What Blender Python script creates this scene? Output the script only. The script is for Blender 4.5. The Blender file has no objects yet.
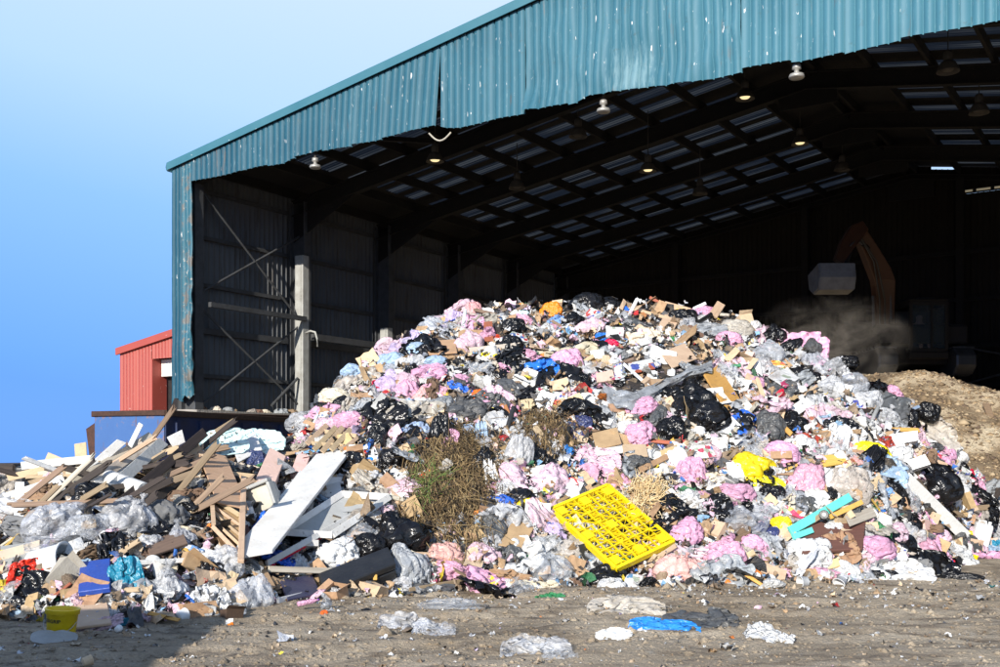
import bpy, math, random
import numpy as np
from mathutils import Vector, Matrix

R = math.radians
random.seed(11)
rng = np.random.default_rng(11)
C = bpy.context.scene.collection
SC = bpy.context.scene

# ------------------------------------------------------------------ camera, world, sun, exposure
F = 1058.0          # focal length in photograph pixels (1000 px wide)
HZ = 455.0          # photograph row of the horizon
EYE = 1.7
cam = bpy.data.cameras.new('camera'); cam_o = bpy.data.objects.new('camera', cam); C.objects.link(cam_o)
cam.sensor_width = 36.0; cam.lens = 36.0 * F / 1000.0
cam.shift_y = (HZ - 333.5) / 1000.0
cam.clip_start = 0.1; cam.clip_end = 6000
cam_o.location = (0, 0, EYE); cam_o.rotation_euler = (R(90), 0, 0)
SC.camera = cam_o
SUN_EL, SUN_AZ = R(21.0), R(22.0)      # light travels 22 degrees to the right of the view direction
Ldir = Vector((math.sin(SUN_AZ) * math.cos(SUN_EL), math.cos(SUN_AZ) * math.cos(SUN_EL), -math.sin(SUN_EL)))
sun = bpy.data.lights.new('sun', 'SUN'); sun.energy = 5.0; sun.angle = R(0.5); sun.color = (1.0, 0.95, 0.87)
sun_o = bpy.data.objects.new('sun', sun); C.objects.link(sun_o)
sun_o.rotation_euler = Ldir.to_track_quat('-Z', 'Y').to_euler(); sun_o.location = (-6, -20, 15)

W = bpy.data.worlds.new('World'); SC.world = W; W.use_nodes = True
wn, wl = W.node_tree.nodes, W.node_tree.links
wn.clear()
sky = wn.new('ShaderNodeTexSky'); sky.sky_type = 'NISHITA'; sky.sun_disc = False
sky.sun_elevation = SUN_EL; sky.sun_rotation = R(180) + SUN_AZ; sky.air_density = 1.0; sky.dust_density = 0.6
bg1 = wn.new('ShaderNodeBackground'); bg1.inputs['Strength'].default_value = 0.07
wl.new(sky.outputs[0], bg1.inputs[0])
tc = wn.new('ShaderNodeTexCoord'); sep = wn.new('ShaderNodeSeparateXYZ'); wl.new(tc.outputs['Generated'], sep.inputs[0])
mx_ = wn.new('ShaderNodeMath'); mx_.operation = 'MULTIPLY_ADD'; wl.new(sep.outputs['X'], mx_.inputs[0]); mx_.inputs[1].default_value = 0.16
wl.new(sep.outputs['Z'], mx_.inputs[2])
rp = wn.new('ShaderNodeValToRGB'); wl.new(mx_.outputs[0], rp.inputs[0])
el = rp.color_ramp.elements
el[0].position = 0.0; el[0].color = (0.115, 0.345, 1.0, 1)
el[1].position = 0.42; el[1].color = (0.62, 0.77, 0.97, 1)
e = el.new(-0.0); e.position = 0.02; e.color = (0.13, 0.37, 1.0, 1)
e = el.new(0.17); e.color = (0.27, 0.53, 1.0, 1)
e = el.new(0.27); e.color = (0.46, 0.68, 1.0, 1)
e = el.new(0.62); e.color = (0.26, 0.38, 0.62, 1)
e = el.new(1.0); e.color = (0.12, 0.20, 0.42, 1)
bg2 = wn.new('ShaderNodeBackground'); bg2.inputs['Strength'].default_value = 0.95
wl.new(rp.outputs[0], bg2.inputs[0])
mixs = wn.new('ShaderNodeMixShader'); mixs.inputs[0].default_value = 0.9
wl.new(bg1.outputs[0], mixs.inputs[1]); wl.new(bg2.outputs[0], mixs.inputs[2])
wo = wn.new('ShaderNodeOutputWorld'); wl.new(mixs.outputs[0], wo.inputs['Surface'])
SC.view_settings.view_transform = 'Standard'; SC.view_settings.look = 'None'
SC.view_settings.exposure = 0.35; SC.view_settings.gamma = 1.0; SC.view_settings.use_curve_mapping = False
try:
    SC.cycles.max_bounces = 7; SC.cycles.diffuse_bounces = 3; SC.cycles.glossy_bounces = 2
    SC.cycles.transparent_max_bounces = 10; SC.cycles.transmission_bounces = 3; SC.cycles.volume_bounces = 0
    SC.cycles.use_denoising = True; SC.cycles.sample_clamp_indirect = 4.0
except Exception:
    pass

# ------------------------------------------------------------------ numpy noise
def _h(ix, iy, iz, s):
    n = (ix.astype(np.int64) * 374761393 + iy.astype(np.int64) * 668265263 + iz.astype(np.int64) * 2147483647 + s * 974634777) & 0xFFFFFFFF
    n = ((n ^ (n >> 13)) * 1274126177) & 0xFFFFFFFF
    n = ((n ^ (n >> 16)) * 2246822519) & 0xFFFFFFFF
    return ((n ^ (n >> 15)) & 0xFFFFFF) / float(0xFFFFFF)
def vn(p, s=0):
    i = np.floor(p); f = p - i; f = f * f * (3 - 2 * f); i = i.astype(np.int64)
    x, y, z = i[..., 0], i[..., 1], i[..., 2]; fx, fy, fz = f[..., 0], f[..., 1], f[..., 2]
    def g(a, b, c): return _h(x + a, y + b, z + c, s)
    l = lambda a, b, t: a + (b - a) * t
    return l(l(l(g(0,0,0), g(1,0,0), fx), l(g(0,1,0), g(1,1,0), fx), fy), l(l(g(0,0,1), g(1,0,1), fx), l(g(0,1,1), g(1,1,1), fx), fy), fz)
def fbm(p, o=4, s=0):
    a, t, n = 0.5, 0, 0
    for k in range(o):
        t = t + a * (vn(p * (2.03 ** k) + 17.3 * k, s + k) - 0.5); n += a; a *= 0.5
    return t / n
def ridged(p, o=3, s=0):
    a, t = 0.5, 0
    for k in range(o):
        t = t + a * (1 - np.abs(2 * vn(p * (2.1 ** k) + 9.1 * k, s + k) - 1)); a *= 0.5
    return t
def P3(x, y, z=None):
    x = np.asarray(x, float); y = np.asarray(y, float)
    return np.stack(np.broadcast_arrays(x, y, np.zeros_like(x) if z is None else np.asarray(z, float)), -1)

# ------------------------------------------------------------------ materials
MATS = {}
class NT:
    def __init__(s, name):
        s.m = bpy.data.materials.new(name); s.m.use_nodes = True
        s.n = s.m.node_tree.nodes; s.l = s.m.node_tree.links
        s.b = s.n['Principled BSDF']; s.o = s.n['Material Output']
    def new(s, t, **k):
        n = s.n.new(t)
        for a, v in k.items(): setattr(n, a, v)
        return n
    def coord(s, kind='Object', scale=1.0, stretch=None):
        t = s.new('ShaderNodeTexCoord'); m = s.new('ShaderNodeMapping')
        m.inputs['Scale'].default_value = stretch or (scale, scale, scale)
        s.l.new(t.outputs[kind], m.inputs[0]); return m.outputs[0]
    def rnd_offset(s, vec):
        oi = s.new('ShaderNodeObjectInfo'); mu = s.new('ShaderNodeMath', operation='MULTIPLY'); mu.inputs[1].default_value = 43.0
        s.l.new(oi.outputs['Random'], mu.inputs[0]); ad = s.new('ShaderNodeVectorMath', operation='ADD')
        s.l.new(vec, ad.inputs[0]); s.l.new(mu.outputs[0], ad.inputs[1]); return ad.outputs[0]
    def noise(s, vec, scale, detail=4, rough=0.55, dist=0.0):
        n = s.new('ShaderNodeTexNoise'); n.inputs['Scale'].default_value = scale; n.inputs['Detail'].default_value = detail
        n.inputs['Roughness'].default_value = rough; n.inputs['Distortion'].default_value = dist
        s.l.new(vec, n.inputs['Vector']); return n.outputs['Fac']
    def ramp(s, f, stops, interp='LINEAR'):
        r = s.new('ShaderNodeValToRGB'); r.color_ramp.interpolation = interp
        e = r.color_ramp.elements
        while len(e) > 1: e.remove(e[-1])
        e[0].position = stops[0][0]; e[0].color = (*stops[0][1], 1)
        for p, c in stops[1:]:
            q = e.new(p); q.color = (*c, 1)
        s.l.new(f, r.inputs[0]); return r.outputs[0]
    def mix(s, f, a, b, typ='MIX'):
        m = s.new('ShaderNodeMix', data_type='RGBA', blend_type=typ)
        for sock, v in ((m.inputs[0], f), (m.inputs[6], a), (m.inputs[7], b)):
            if isinstance(v, (int, float)): sock.default_value = v
            elif isinstance(v, tuple): sock.default_value = (*v, 1) if len(v) == 3 else v
            else: s.l.new(v, sock)
        return m.outputs[2]
    def step(s, f, a, b):
        m = s.new('ShaderNodeMapRange'); m.inputs[1].default_value = a; m.inputs[2].default_value = b
        s.l.new(f, m.inputs[0]); return m.outputs[0]
    def bump(s, h, strength=0.5, dist=0.02, prev=None):
        b = s.new('ShaderNodeBump'); b.inputs['Strength'].default_value = strength; b.inputs['Distance'].default_value = dist
        s.l.new(h, b.inputs['Height'])
        if prev is not None: s.l.new(prev, b.inputs['Normal'])
        return b.outputs[0]
    def hsv(s, col, val_lo=0.8, val_hi=1.15, hue=0.015):
        oi = s.new('ShaderNodeObjectInfo'); h = s.new('ShaderNodeHueSaturation')
        a = s.new('ShaderNodeMapRange'); a.inputs[3].default_value = val_lo; a.inputs[4].default_value = val_hi
        s.l.new(oi.outputs['Random'], a.inputs[0]); s.l.new(a.outputs[0], h.inputs['Value'])
        m7 = s.new('ShaderNodeMath', operation='MULTIPLY'); m7.inputs[1].default_value = 7.31; s.l.new(oi.outputs['Random'], m7.inputs[0])
        fr = s.new('ShaderNodeMath', operation='FRACT'); s.l.new(m7.outputs[0], fr.inputs[0])
        c = s.new('ShaderNodeMapRange'); c.inputs[3].default_value = 0.5 - hue; c.inputs[4].default_value = 0.5 + hue
        s.l.new(fr.outputs[0], c.inputs[0]); s.l.new(c.outputs[0], h.inputs['Hue']); s.l.new(col, h.inputs['Color'])
        return h.outputs[0]
    def done(s, col=None, rough=0.5, normal=None, **kw):
        if col is not None:
            if isinstance(col, tuple): s.b.inputs['Base Color'].default_value = (*col, 1)
            else: s.l.new(col, s.b.inputs['Base Color'])
        if isinstance(rough, (int, float)): s.b.inputs['Roughness'].default_value = rough
        else: s.l.new(rough, s.b.inputs['Roughness'])
        if normal is not None: s.l.new(normal, s.b.inputs['Normal'])
        for k, v in kw.items():
            k = k.replace('_', ' ')
            if isinstance(v, (int, float)): s.b.inputs[k].default_value = v
            elif isinstance(v, tuple): s.b.inputs[k].default_value = v
            else: s.l.new(v, s.b.inputs[k])
        MATS[s.m.name] = s.m
        return s.m

DIRT = (0.16, 0.125, 0.085)
def m_film(name, col, rough=0.32, alpha=None, dirt=0.35, bump=0.7, sc=1.0, spec=0.5, vary=True):
    t = NT(name); v = t.rnd_offset(t.coord('Object', sc))
    n1 = t.noise(v, 3.0, 4); n2 = t.noise(v, 2.6, 2, 0.5, 1.0)
    n3 = t.noise(v, 3.4, 2, 0.5, 0.9)
    sb = t.new('ShaderNodeMath', operation='SUBTRACT'); sb.inputs[1].default_value = 0.5; t.l.new(n3, sb.inputs[0])
    ab = t.new('ShaderNodeMath', operation='ABSOLUTE'); t.l.new(sb.outputs[0], ab.inputs[0])
    n4 = t.noise(v, 7.5, 4, .65); d = t.step(n1, 0.42, 0.78)
    c = t.mix(d, col, tuple(a * (1 - dirt) + b * dirt for a, b in zip(col, DIRT)))
    c = t.mix(t.step(n4, 0.56, 0.8), c, tuple(a * (1 - dirt * 1.3) + b * dirt * 1.3 for a, b in zip(col, DIRT)))
    if vary: c = t.hsv(c, 0.85, 1.12)
    n5 = t.noise(v, 7.0, 2, .5, 1.3); s5 = t.new('ShaderNodeMath', operation='SUBTRACT'); s5.inputs[1].default_value = 0.5; t.l.new(n5, s5.inputs[0]); a5 = t.new('ShaderNodeMath', operation='ABSOLUTE'); t.l.new(s5.outputs[0], a5.inputs[0])
    nb = t.bump(n2, bump * .3, 0.10)
    nb = t.bump(ab.outputs[0], bump * .75, 0.10, nb)
    nb = t.bump(a5.outputs[0], bump * .55, 0.05, nb)
    kw = {}
    if alpha is not None:
        a = t.new('ShaderNodeMapRange'); a.inputs[1].default_value = 0.3; a.inputs[2].default_value = 0.7
        a.inputs[3].default_value = alpha[0]; a.inputs[4].default_value = alpha[1]; t.l.new(n2, a.inputs[0]); kw['Alpha'] = a.outputs[0]
    return t.done(c, rough, nb, Specular_IOR_Level=spec, **kw)
def m_matte(name, col, col2=None, rough=0.8, sc=1.0, bump=0.3, vary=True, lo=0.8, hi=1.15, dirt=0.35):
    t = NT(name); v = t.rnd_offset(t.coord('Object', sc))
    n1 = t.noise(v, 4.0, 5, 0.6); n2 = t.noise(v, 22.0, 4)
    c = t.mix(t.step(n1, 0.35, 0.7), col, col2 or tuple(x * 0.82 for x in col))
    c = t.mix(t.step(n2, 0.62, 0.8), c, tuple(a * (1 - dirt) + b * dirt for a, b in zip(col, DIRT)))
    if vary: c = t.hsv(c, lo, hi)
    return t.done(c, rough, t.bump(n2, bump, 0.02))
def m_wood(name, col, col2, rough=0.75, vary=True):
    t = NT(name); v = t.rnd_offset(t.coord('Object', 1, (1.2, 14, 14)))
    n1 = t.noise(v, 2.0, 5, 0.6, 0.4); v2 = t.rnd_offset(t.coord('Object', 3.0)); n2 = t.noise(v2, 2.0, 4)
    c = t.mix(t.step(n1, 0.3, 0.7), col, col2)
    c = t.mix(t.step(n2, 0.58, 0.8), c, tuple(0.5 * a + 0.5 * b for a, b in zip(col2, DIRT)))
    if vary: c = t.hsv(c, 0.8, 1.15)
    return t.done(c, rough, t.bump(n1, 0.25, 0.01))
def m_print(name, base, cols, sc=5.0, rough=0.4, bump=0.5):
    t = NT(name); v = t.rnd_offset(t.coord('Object', 1.0))
    vo = t.new('ShaderNodeTexVoronoi'); vo.inputs['Scale'].default_value = sc; vo.distance = 'CHEBYCHEV'; t.l.new(v, vo.inputs['Vector'])
    s = t.new('ShaderNodeSeparateColor'); t.l.new(vo.outputs['Color'], s.inputs[0])
    st = [(0.0, base)]
    k = 0.45
    for c in cols: st.append((k, c)); k += 0.55 / len(cols)
    c = t.ramp(s.outputs[0], st, 'CONSTANT')
    n1 = t.noise(v, 3.0, 4); n2 = t.noise(v, 6.0, 3, 0.6, 1.2)
    c = t.mix(t.step(n1, 0.55, 0.85), c, DIRT)
    c = t.hsv(c, 0.85, 1.1, 0.04)
    return t.done(c, rough, t.bump(n2, bump, 0.08))

WHITE = (0.66, 0.66, 0.64)
m_film('clear_film', (0.62, 0.65, 0.70), 0.20, (0.12, 0.62), 0.3, 0.9, spec=0.8)
m_film('milky_film', (0.68, 0.69, 0.71), 0.26, (0.28, 0.85), 0.4, 0.9, spec=0.7)
m_film('white_film', (0.68, 0.68, 0.67), 0.30, None, 0.42, 0.9)
m_film('pink_film', (0.74, 0.39, 0.54), 0.34, (0.82, 1.0), 0.3, 0.85)
m_film('pale_pink_film', (0.76, 0.54, 0.62), 0.30, (0.6, 1.0), 0.3, 0.85)
m_film('lilac_film', (0.62, 0.50, 0.74), 0.36, (0.7, 1.0), 0.22, 0.65)
m_film('salmon_film', (0.84, 0.46, 0.42), 0.34, (0.7, 1.0), 0.2, 0.7)
m_film('black_film', (0.006, 0.006, 0.007), 0.24, None, 0.05, 0.5, spec=0.45)
m_film('dark_grey_film', (0.075, 0.08, 0.085), 0.4, None, 0.3, 0.8)
m_film('grey_film', (0.34, 0.36, 0.38), 0.36, (0.8, 1.0), 0.3, 0.8)
m_film('blue_film', (0.02, 0.17, 0.62), 0.32, None, 0.12, 0.7)
m_film('sky_blue_film', (0.36, 0.48, 0.66), 0.36, (0.7, 1.0), 0.2, 0.7)
m_film('navy_film', (0.03, 0.05, 0.14), 0.3, None, 0.2, 0.8)
m_film('teal_film', (0.012, 0.20, 0.32), 0.34, None, 0.12, 0.6)
m_film('mint_film', (0.60, 0.80, 0.78), 0.4, None, 0.15, 0.4)
def m_marked(name, src, dark, scale, lo, stretch=(1, 1, 1)):
    m = MATS[src].copy(); m.name = name; n, l = m.node_tree.nodes, m.node_tree.links; b = n['Principled BSDF']; s = b.inputs['Base Color'].links[0].from_socket
    c = n.new('ShaderNodeTexCoord'); mp = n.new('ShaderNodeMapping'); mp.inputs['Scale'].default_value = stretch; l.new(c.outputs['Object'], mp.inputs[0])
    no = n.new('ShaderNodeTexNoise'); no.inputs['Scale'].default_value = scale; no.inputs['Detail'].default_value = 1; l.new(mp.outputs[0], no.inputs['Vector'])
    mr = n.new('ShaderNodeMapRange'); mr.inputs[1].default_value = lo; mr.inputs[2].default_value = lo + .02; l.new(no.outputs['Fac'], mr.inputs[0])
    mi = n.new('ShaderNodeMix'); mi.data_type = 'RGBA'; l.new(mr.outputs[0], mi.inputs[0]); l.new(s, mi.inputs[6]); mi.inputs[7].default_value = (*dark, 1); l.new(mi.outputs[2], b.inputs['Base Color']); MATS[name] = m
m_marked('marked_mint_film', 'mint_film', (.08, .10, .10), 8.0, .66, (1.6, .8, 1)); m_marked('written_pink_film', 'pale_pink_film', (.40, .16, .32), 9.0, .63, (1.2, 5, 1))
m_film('yellow_film', (0.88, 0.68, 0.01), 0.36, None, 0.1, 0.5)
m_film('orange_film', (0.85, 0.20, 0.015), 0.36, None, 0.1, 0.6)
m_film('red_film', (0.62, 0.012, 0.02), 0.26, None, 0.05, 0.6)
m_film('green_film', (0.03, 0.20, 0.07), 0.4, None, 0.2, 0.6)
m_film('purple_film', (0.14, 0.03, 0.30), 0.36, None, 0.1, 0.6)
m_film('beige_film', (0.66, 0.58, 0.46), 0.5, None, 0.3, 0.7)
m_film('dirty_film', (0.48, 0.44, 0.38), 0.4, (0.7, 1.0), 0.6, 0.8)
m_matte('paper', (0.72, 0.71, 0.68), (0.60, 0.58, 0.54), 0.85)
m_matte('cardboard', (0.47, 0.31, 0.17), (0.36, 0.23, 0.125), 0.88)
m_matte('pale_cardboard', (0.62, 0.47, 0.30), (0.52, 0.38, 0.24), 0.88)
m_matte('brown_paper', (0.40, 0.26, 0.14), (0.28, 0.17, 0.09), 0.88)
m_matte('cloth_beige', (0.62, 0.55, 0.42), (0.5, 0.43, 0.33), 0.95)
m_matte('cloth_grey', (0.22, 0.22, 0.22), (0.14, 0.14, 0.14), 0.95)
m_matte('cloth_brown', (0.20, 0.12, 0.08), (0.13, 0.08, 0.05), 0.95)
m_matte('cloth_blue', (0.20, 0.38, 0.62), (0.14, 0.28, 0.5), 0.95)
m_matte('cloth_red', (0.45, 0.03, 0.04), (0.3, 0.02, 0.03), 0.95)
m_matte('cloth_green', (0.08, 0.18, 0.10), (0.05, 0.11, 0.07), 0.95)
m_matte('white_foam', (0.82, 0.82, 0.80), (0.74, 0.73, 0.70), 0.8)
m_matte('white_paint', (0.74, 0.73, 0.70), (0.60, 0.57, 0.52), 0.5, dirt=0.75)
m_matte('pink_board', (0.68, 0.47, 0.39), (0.60, 0.41, 0.33), 0.9)
m_matte('rust', (0.085, 0.042, 0.026), (0.045, 0.025, 0.018), 0.9, 3.0)
m_matte('black_plastic', (0.016, 0.016, 0.017), (0.03, 0.03, 0.03), 0.42)
m_matte('grey_plastic', (0.42, 0.42, 0.40), (0.36, 0.36, 0.34), 0.5)
m_matte('beige_plastic', (0.50, 0.45, 0.37), (0.42, 0.37, 0.30), 0.55)
m_matte('navy_board', (0.04, 0.04, 0.09), (0.06, 0.06, 0.10), 0.35)
m_matte('white_plastic', (0.80, 0.80, 0.79), (0.72, 0.72, 0.70), 0.38)
m_matte('yellow_plastic', (0.86, 0.64, 0.004), (0.74, 0.53, 0.006), 0.45, vary=False, dirt=0.8)
m_matte('bucket_yellow', (0.85, 0.60, 0.012), (0.78, 0.52, 0.012), 0.4, vary=False, dirt=0.2)
m_matte('turquoise_paint', (0.16, 0.68, 0.58), (0.12, 0.58, 0.50), 0.45, vary=False)
m_matte('blue_paint', (0.02, 0.07, 0.36), (0.02, 0.055, 0.28), 0.45, dirt=0.7, vary=False)
m_matte('insulation', (0.70, 0.52, 0.28), (0.55, 0.38, 0.18), 0.95)
m_wood('pine', (0.54, 0.40, 0.25), (0.40, 0.285, 0.175))
m_wood('plywood', (0.50, 0.34, 0.20), (0.41, 0.27, 0.15))
m_wood('ochre_board', (0.66, 0.40, 0.10), (0.55, 0.31, 0.07))
m_wood('old_timber', (0.30, 0.21, 0.13), (0.19, 0.13, 0.085))
m_wood('dark_timber', (0.055, 0.04, 0.03), (0.03, 0.022, 0.018))
m_wood('mahogany', (0.14, 0.065, 0.045), (0.10, 0.045, 0.03))
m_wood('rust_plank', (0.42, 0.15, 0.06), (0.30, 0.11, 0.05))
m_wood('cream_timber', (0.60, 0.54, 0.44), (0.42, 0.36, 0.28))
RED, BLU, GRN, YEL = (0.42, 0.05, 0.05), (0.08, 0.15, 0.38), (0.30, 0.36, 0.28), (0.7, 0.55, 0.12)
m_print('printed_white', WHITE, [RED, BLU, (0.7, 0.7, 0.7), GRN, (0.75, 0.74, 0.7)])
m_print('printed_blue', (0.75, 0.76, 0.78), [BLU, (0.2, 0.4, 0.7), (0.72, 0.72, 0.74)], 4)
m_print('printed_bright', (0.7, 0.1, 0.05), [YEL, WHITE, GRN, RED, (0.75, 0.3, 0.05)], 4)
m_print('newsprint', (0.70, 0.70, 0.69), [(0.12, 0.12, 0.12), (0.6, 0.6, 0.6), (0.3, 0.3, 0.3)], 9)

# ------------------------------------------------------------------ mesh helpers
def mesh(name, V, Fc, mats=(), smooth=False, mi=None):
    me = bpy.data.meshes.new(name)
    V = np.asarray(V, float)
    if isinstance(Fc, np.ndarray):
        nf, k = Fc.shape
        me.vertices.add(len(V)); me.vertices.foreach_set('co', V.astype(np.float32).ravel())
        me.loops.add(nf * k); me.loops.foreach_set('vertex_index', Fc.astype(np.int32).ravel())
        me.polygons.add(nf); me.polygons.foreach_set('loop_start', np.arange(0, nf * k, k, dtype=np.int32))
        try: me.polygons.foreach_set('loop_total', np.full(nf, k, dtype=np.int32))
        except Exception: pass
        me.update(calc_edges=True)
    else:
        me.from_pydata([tuple(v) for v in V], [], [tuple(f) for f in Fc])
    for m in mats: me.materials.append(MATS[m] if isinstance(m, str) else m)
    if smooth: me.polygons.foreach_set('use_smooth', np.ones(len(me.polygons), dtype=bool))
    if mi is not None: me.polygons.foreach_set('material_index', np.asarray(mi, dtype=np.int32))
    me.update()
    return me
def link(name, data, parent=None, M=None):
    o = bpy.data.objects.new(name, data); C.objects.link(o)
    if parent is not None: o.parent = parent
    if M is not None: o.matrix_local = M
    return o
def tag(o, label=None, cat=None, group=None, kind=None):
    if label: o['label'] = label
    if cat: o['category'] = cat
    if group: o['group'] = group
    if kind: o['kind'] = kind
    return o
def empty(name, M=None):
    o = bpy.data.objects.new(name, None); C.objects.link(o); o.empty_display_size = 0.1
    if M is not None: o.matrix_world = M
    return o
def setmat(o, m):
    s = o.material_slots[0]; s.link = 'OBJECT'; s.material = MATS[m]
class MB:
    def __init__(s): s.v = []; s.f = []
    def add(s, V, Fc):
        k = len(s.v); s.v += [tuple(p) for p in V]; s.f += [tuple(i + k for i in f) for f in Fc]; return s
    def box(s, c, d, M=None):
        c = Vector(c); V = [Vector((sx * d[0] / 2, sy * d[1] / 2, sz * d[2] / 2)) for sz in (-1, 1) for sy in (-1, 1) for sx in (-1, 1)]
        if M is not None: V = [M @ p for p in V]
        return s.add([p + c for p in V], [(0,2,3,1),(4,5,7,6),(0,1,5,4),(2,6,7,3),(0,4,6,2),(1,3,7,5)])
    def bar(s, a, b, w, h, up=(0, 0, 1)):
        a, b = Vector(a), Vector(b); x = (b - a); L = x.length; x.normalize(); u = Vector(up)
        if abs(x.dot(u)) > 0.98: u = Vector((0, 1, 0))
        y = u.cross(x).normalized(); z = x.cross(y)
        M = Matrix((x, y, z)).transposed()
        return s.box((a + b) / 2, (L, w, h), M)
    def tube(s, pts, r, n=8, caps=True):
        pts = [Vector(p) for p in pts]; rr = r if isinstance(r, (list, tuple)) else [r] * len(pts); k = len(s.v); ref = None
        for i, p in enumerate(pts):
            t = (pts[min(i + 1, len(pts) - 1)] - pts[max(i - 1, 0)])
            t = t.normalized() if t.length > 1e-9 else Vector((0, 0, 1))
            if ref is None: ref = Vector((0, 0, 1)) if abs(t.z) < 0.9 else Vector((1, 0, 0))
            a = t.cross(ref).normalized(); b = t.cross(a)
            for q in range(n):
                g = 2 * math.pi * q / n; s.v.append(tuple(p + rr[i] * (math.cos(g) * a + math.sin(g) * b)))
        for i in range(len(pts) - 1):
            for q in range(n):
                a0 = k + i * n + q; a1 = k + i * n + (q + 1) % n; s.f.append((a0, a1, a1 + n, a0 + n))
        if caps:
            s.f.append(tuple(k + q for q in range(n))[::-1]); s.f.append(tuple(k + (len(pts) - 1) * n + q for q in range(n)))
        return s
    def lathe(s, prof, n=20, M=None):
        k = len(s.v)
        for r, z in prof:
            for q in range(n):
                g = 2 * math.pi * q / n; p = Vector((r * math.cos(g), r * math.sin(g), z)); s.v.append(tuple(M @ p if M else p))
        for i in range(len(prof) - 1):
            for q in range(n):
                a0 = k + i * n + q; a1 = k + i * n + (q + 1) % n; s.f.append((a0, a1, a1 + n, a0 + n))
        return s
    def prism(s, poly, x0, x1):           # polygon in (y, z) extruded along x
        n = len(poly); k = len(s.v)
        s.v += [(x0, y, z) for y, z in poly] + [(x1, y, z) for y, z in poly]
        s.f += [tuple(k + i for i in range(n))[::-1], tuple(k + n + i for i in range(n))]
        s.f += [(k + i, k + (i + 1) % n, k + n + (i + 1) % n, k + n + i) for i in range(n)]
        return s
    def obj(s, name, mat, parent=None, M=None, smooth=False, bevel=0.0, seg=1):
        o = link(name, mesh(name, s.v, s.f, [mat], smooth), parent, M)
        if bevel:
            b = o.modifiers.new('edge', 'BEVEL'); b.width = bevel; b.segments = seg; b.limit_method = 'ANGLE'
        return o
def grid_faces(nu, nv, wrap=False):
    i = np.arange(nv - 1)[:, None] * nu; j = np.arange(nu if wrap else nu - 1)[None, :]
    a = (i + j).ravel(); b = (i + (j + 1) % nu).ravel()
    return np.stack([a, b, b + nu, a + nu], 1)

# ------------------------------------------------------------------ the lie of the land
HT = np.array([  # photograph column of the azimuth, foot row, crest row, slope
 (-420, 606, 482, .42), (-200, 610, 482, .42), (0, 614, 482, .42), (60, 620, 474, .42), (110, 622, 466, .42), (165, 616, 455, .42), (220, 612, 453, .42),
 (270, 602, 446, .45), (300, 596, 422, .50), (340, 592, 382, .55), (400, 590, 341, .60), (440, 588, 319, .62), (500, 586, 307, .64),
 (590, 582, 301, .65), (660, 582, 303, .65), (720, 582, 308, .65), (760, 580, 331, .65), (800, 579, 347, .65), (850, 579, 370, .65),
 (900, 574, 404, .63), (940, 566, 444, .60), (975, 556, 478, .58), (1000, 548, 499, .50), (1040, 542, 522, .46), (1080, 536, 534, .44)], float)
def _interp(px, k):
    w = 14.0
    return sum(np.interp(px + o * w, HT[:, 0], HT[:, k]) for o in (-1, -.5, 0, .5, 1)) / 5
def waste_h(x, y, bump=True):
    x = np.asarray(x, float); y = np.maximum(np.asarray(y, float), 0.5)
    px = 500 + F * x / y
    yf, yc, m = _interp(px, 1), _interp(px, 2), _interp(px, 3)
    df = F * EYE / (yf - HZ); k = (HZ - yc) / F
    dc = (EYE + m * df) / (m - k); zc = np.maximum(EYE + k * dc, 0.02)
    u = np.clip((y - df) / np.maximum(dc - df, .2), 0, 1)
    z = zc * (1 - (1 - u) ** 1.2)
    back = np.clip(y - dc - 0.6, 0, None)
    z = np.where(y > dc, np.maximum(zc - 0.45 * back, 0), z)
    z = np.where((px < -500) | (px > 1095), 0, z)
    if bump:
        a = np.clip(z / 0.6, 0, 1) * np.interp(px, [230, 330], [.45, 1.0])
        z = z + a * (0.34 * fbm(P3(x * .8, y * .8), 3, 3) + 0.16 * fbm(P3(x * 2.4, y * 2.4), 2, 8)) + (y < df) * 0
    return z
ST = np.array([(700, 30.5, 3.2), (780, 30, 3.55), (860, 29.5, 3.95), (885, 29, 3.85), (905, 28.5, 3.85), (925, 28, 3.85), (950, 27.5, 3.70), (975, 27, 3.45), (1000, 26.5, 3.22), (1060, 25.5, 2.85), (1200, 24, 2.2), (1400, 22, 1.5)], float)
def soil_h(x, y):
    x = np.asarray(x, float); y = np.maximum(np.asarray(y, float), 0.5); px = 500 + F * x / y
    dc = np.interp(px, ST[:, 0], ST[:, 1]); zc = np.interp(px, ST[:, 0], ST[:, 2])
    z = np.where(y < dc, zc - 0.43 * (dc - y), zc + np.clip((y - dc) * .06, 0, 0.25))
    z = z - np.clip((760 - px) / 30, 0, 8)
    n = 0.34 * fbm(P3(x * .7, y * .7), 4, 31) + 0.20 * (ridged(P3(x * 2.2, y * 2.2), 3, 37) - .4)
    return z + n * np.clip(z / 0.8, 0, 1)
def ground_h(x, y):
    x = np.asarray(x, float); y = np.asarray(y, float)
    d = np.clip(np.hypot(x, y) - 53, 0, None)
    near = np.clip(1 - np.hypot(x * .6, y - 11) / 30, 0, 1)
    rut = 0
    for k_, (y0_, sl_) in enumerate(((9.6, .10), (11.1, .08), (12.6, -.05), (14.0, -.03))):
        q_ = (y - y0_ - sl_ * x - .25 * np.sin(x * .5 + k_)); rut = rut - 0.045 * np.exp(-(q_ / .16) ** 2) * (1 + .5 * np.sin(x * 28 + q_ * 14)) + .018 * np.exp(-((np.abs(q_) - .3) / .1) ** 2)
    return -0.04 * d + near * rut * np.clip(1 - np.abs(x) / 14, 0, 1) + near * (0.10 * fbm(P3(x * .35, y * .35), 2, 51) + 0.07 * fbm(P3(x * 1.6, y * 2.2), 3, 53) + 0.035 * (ridged(P3(x * 5, y * 7), 2, 57) - .4))

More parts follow.
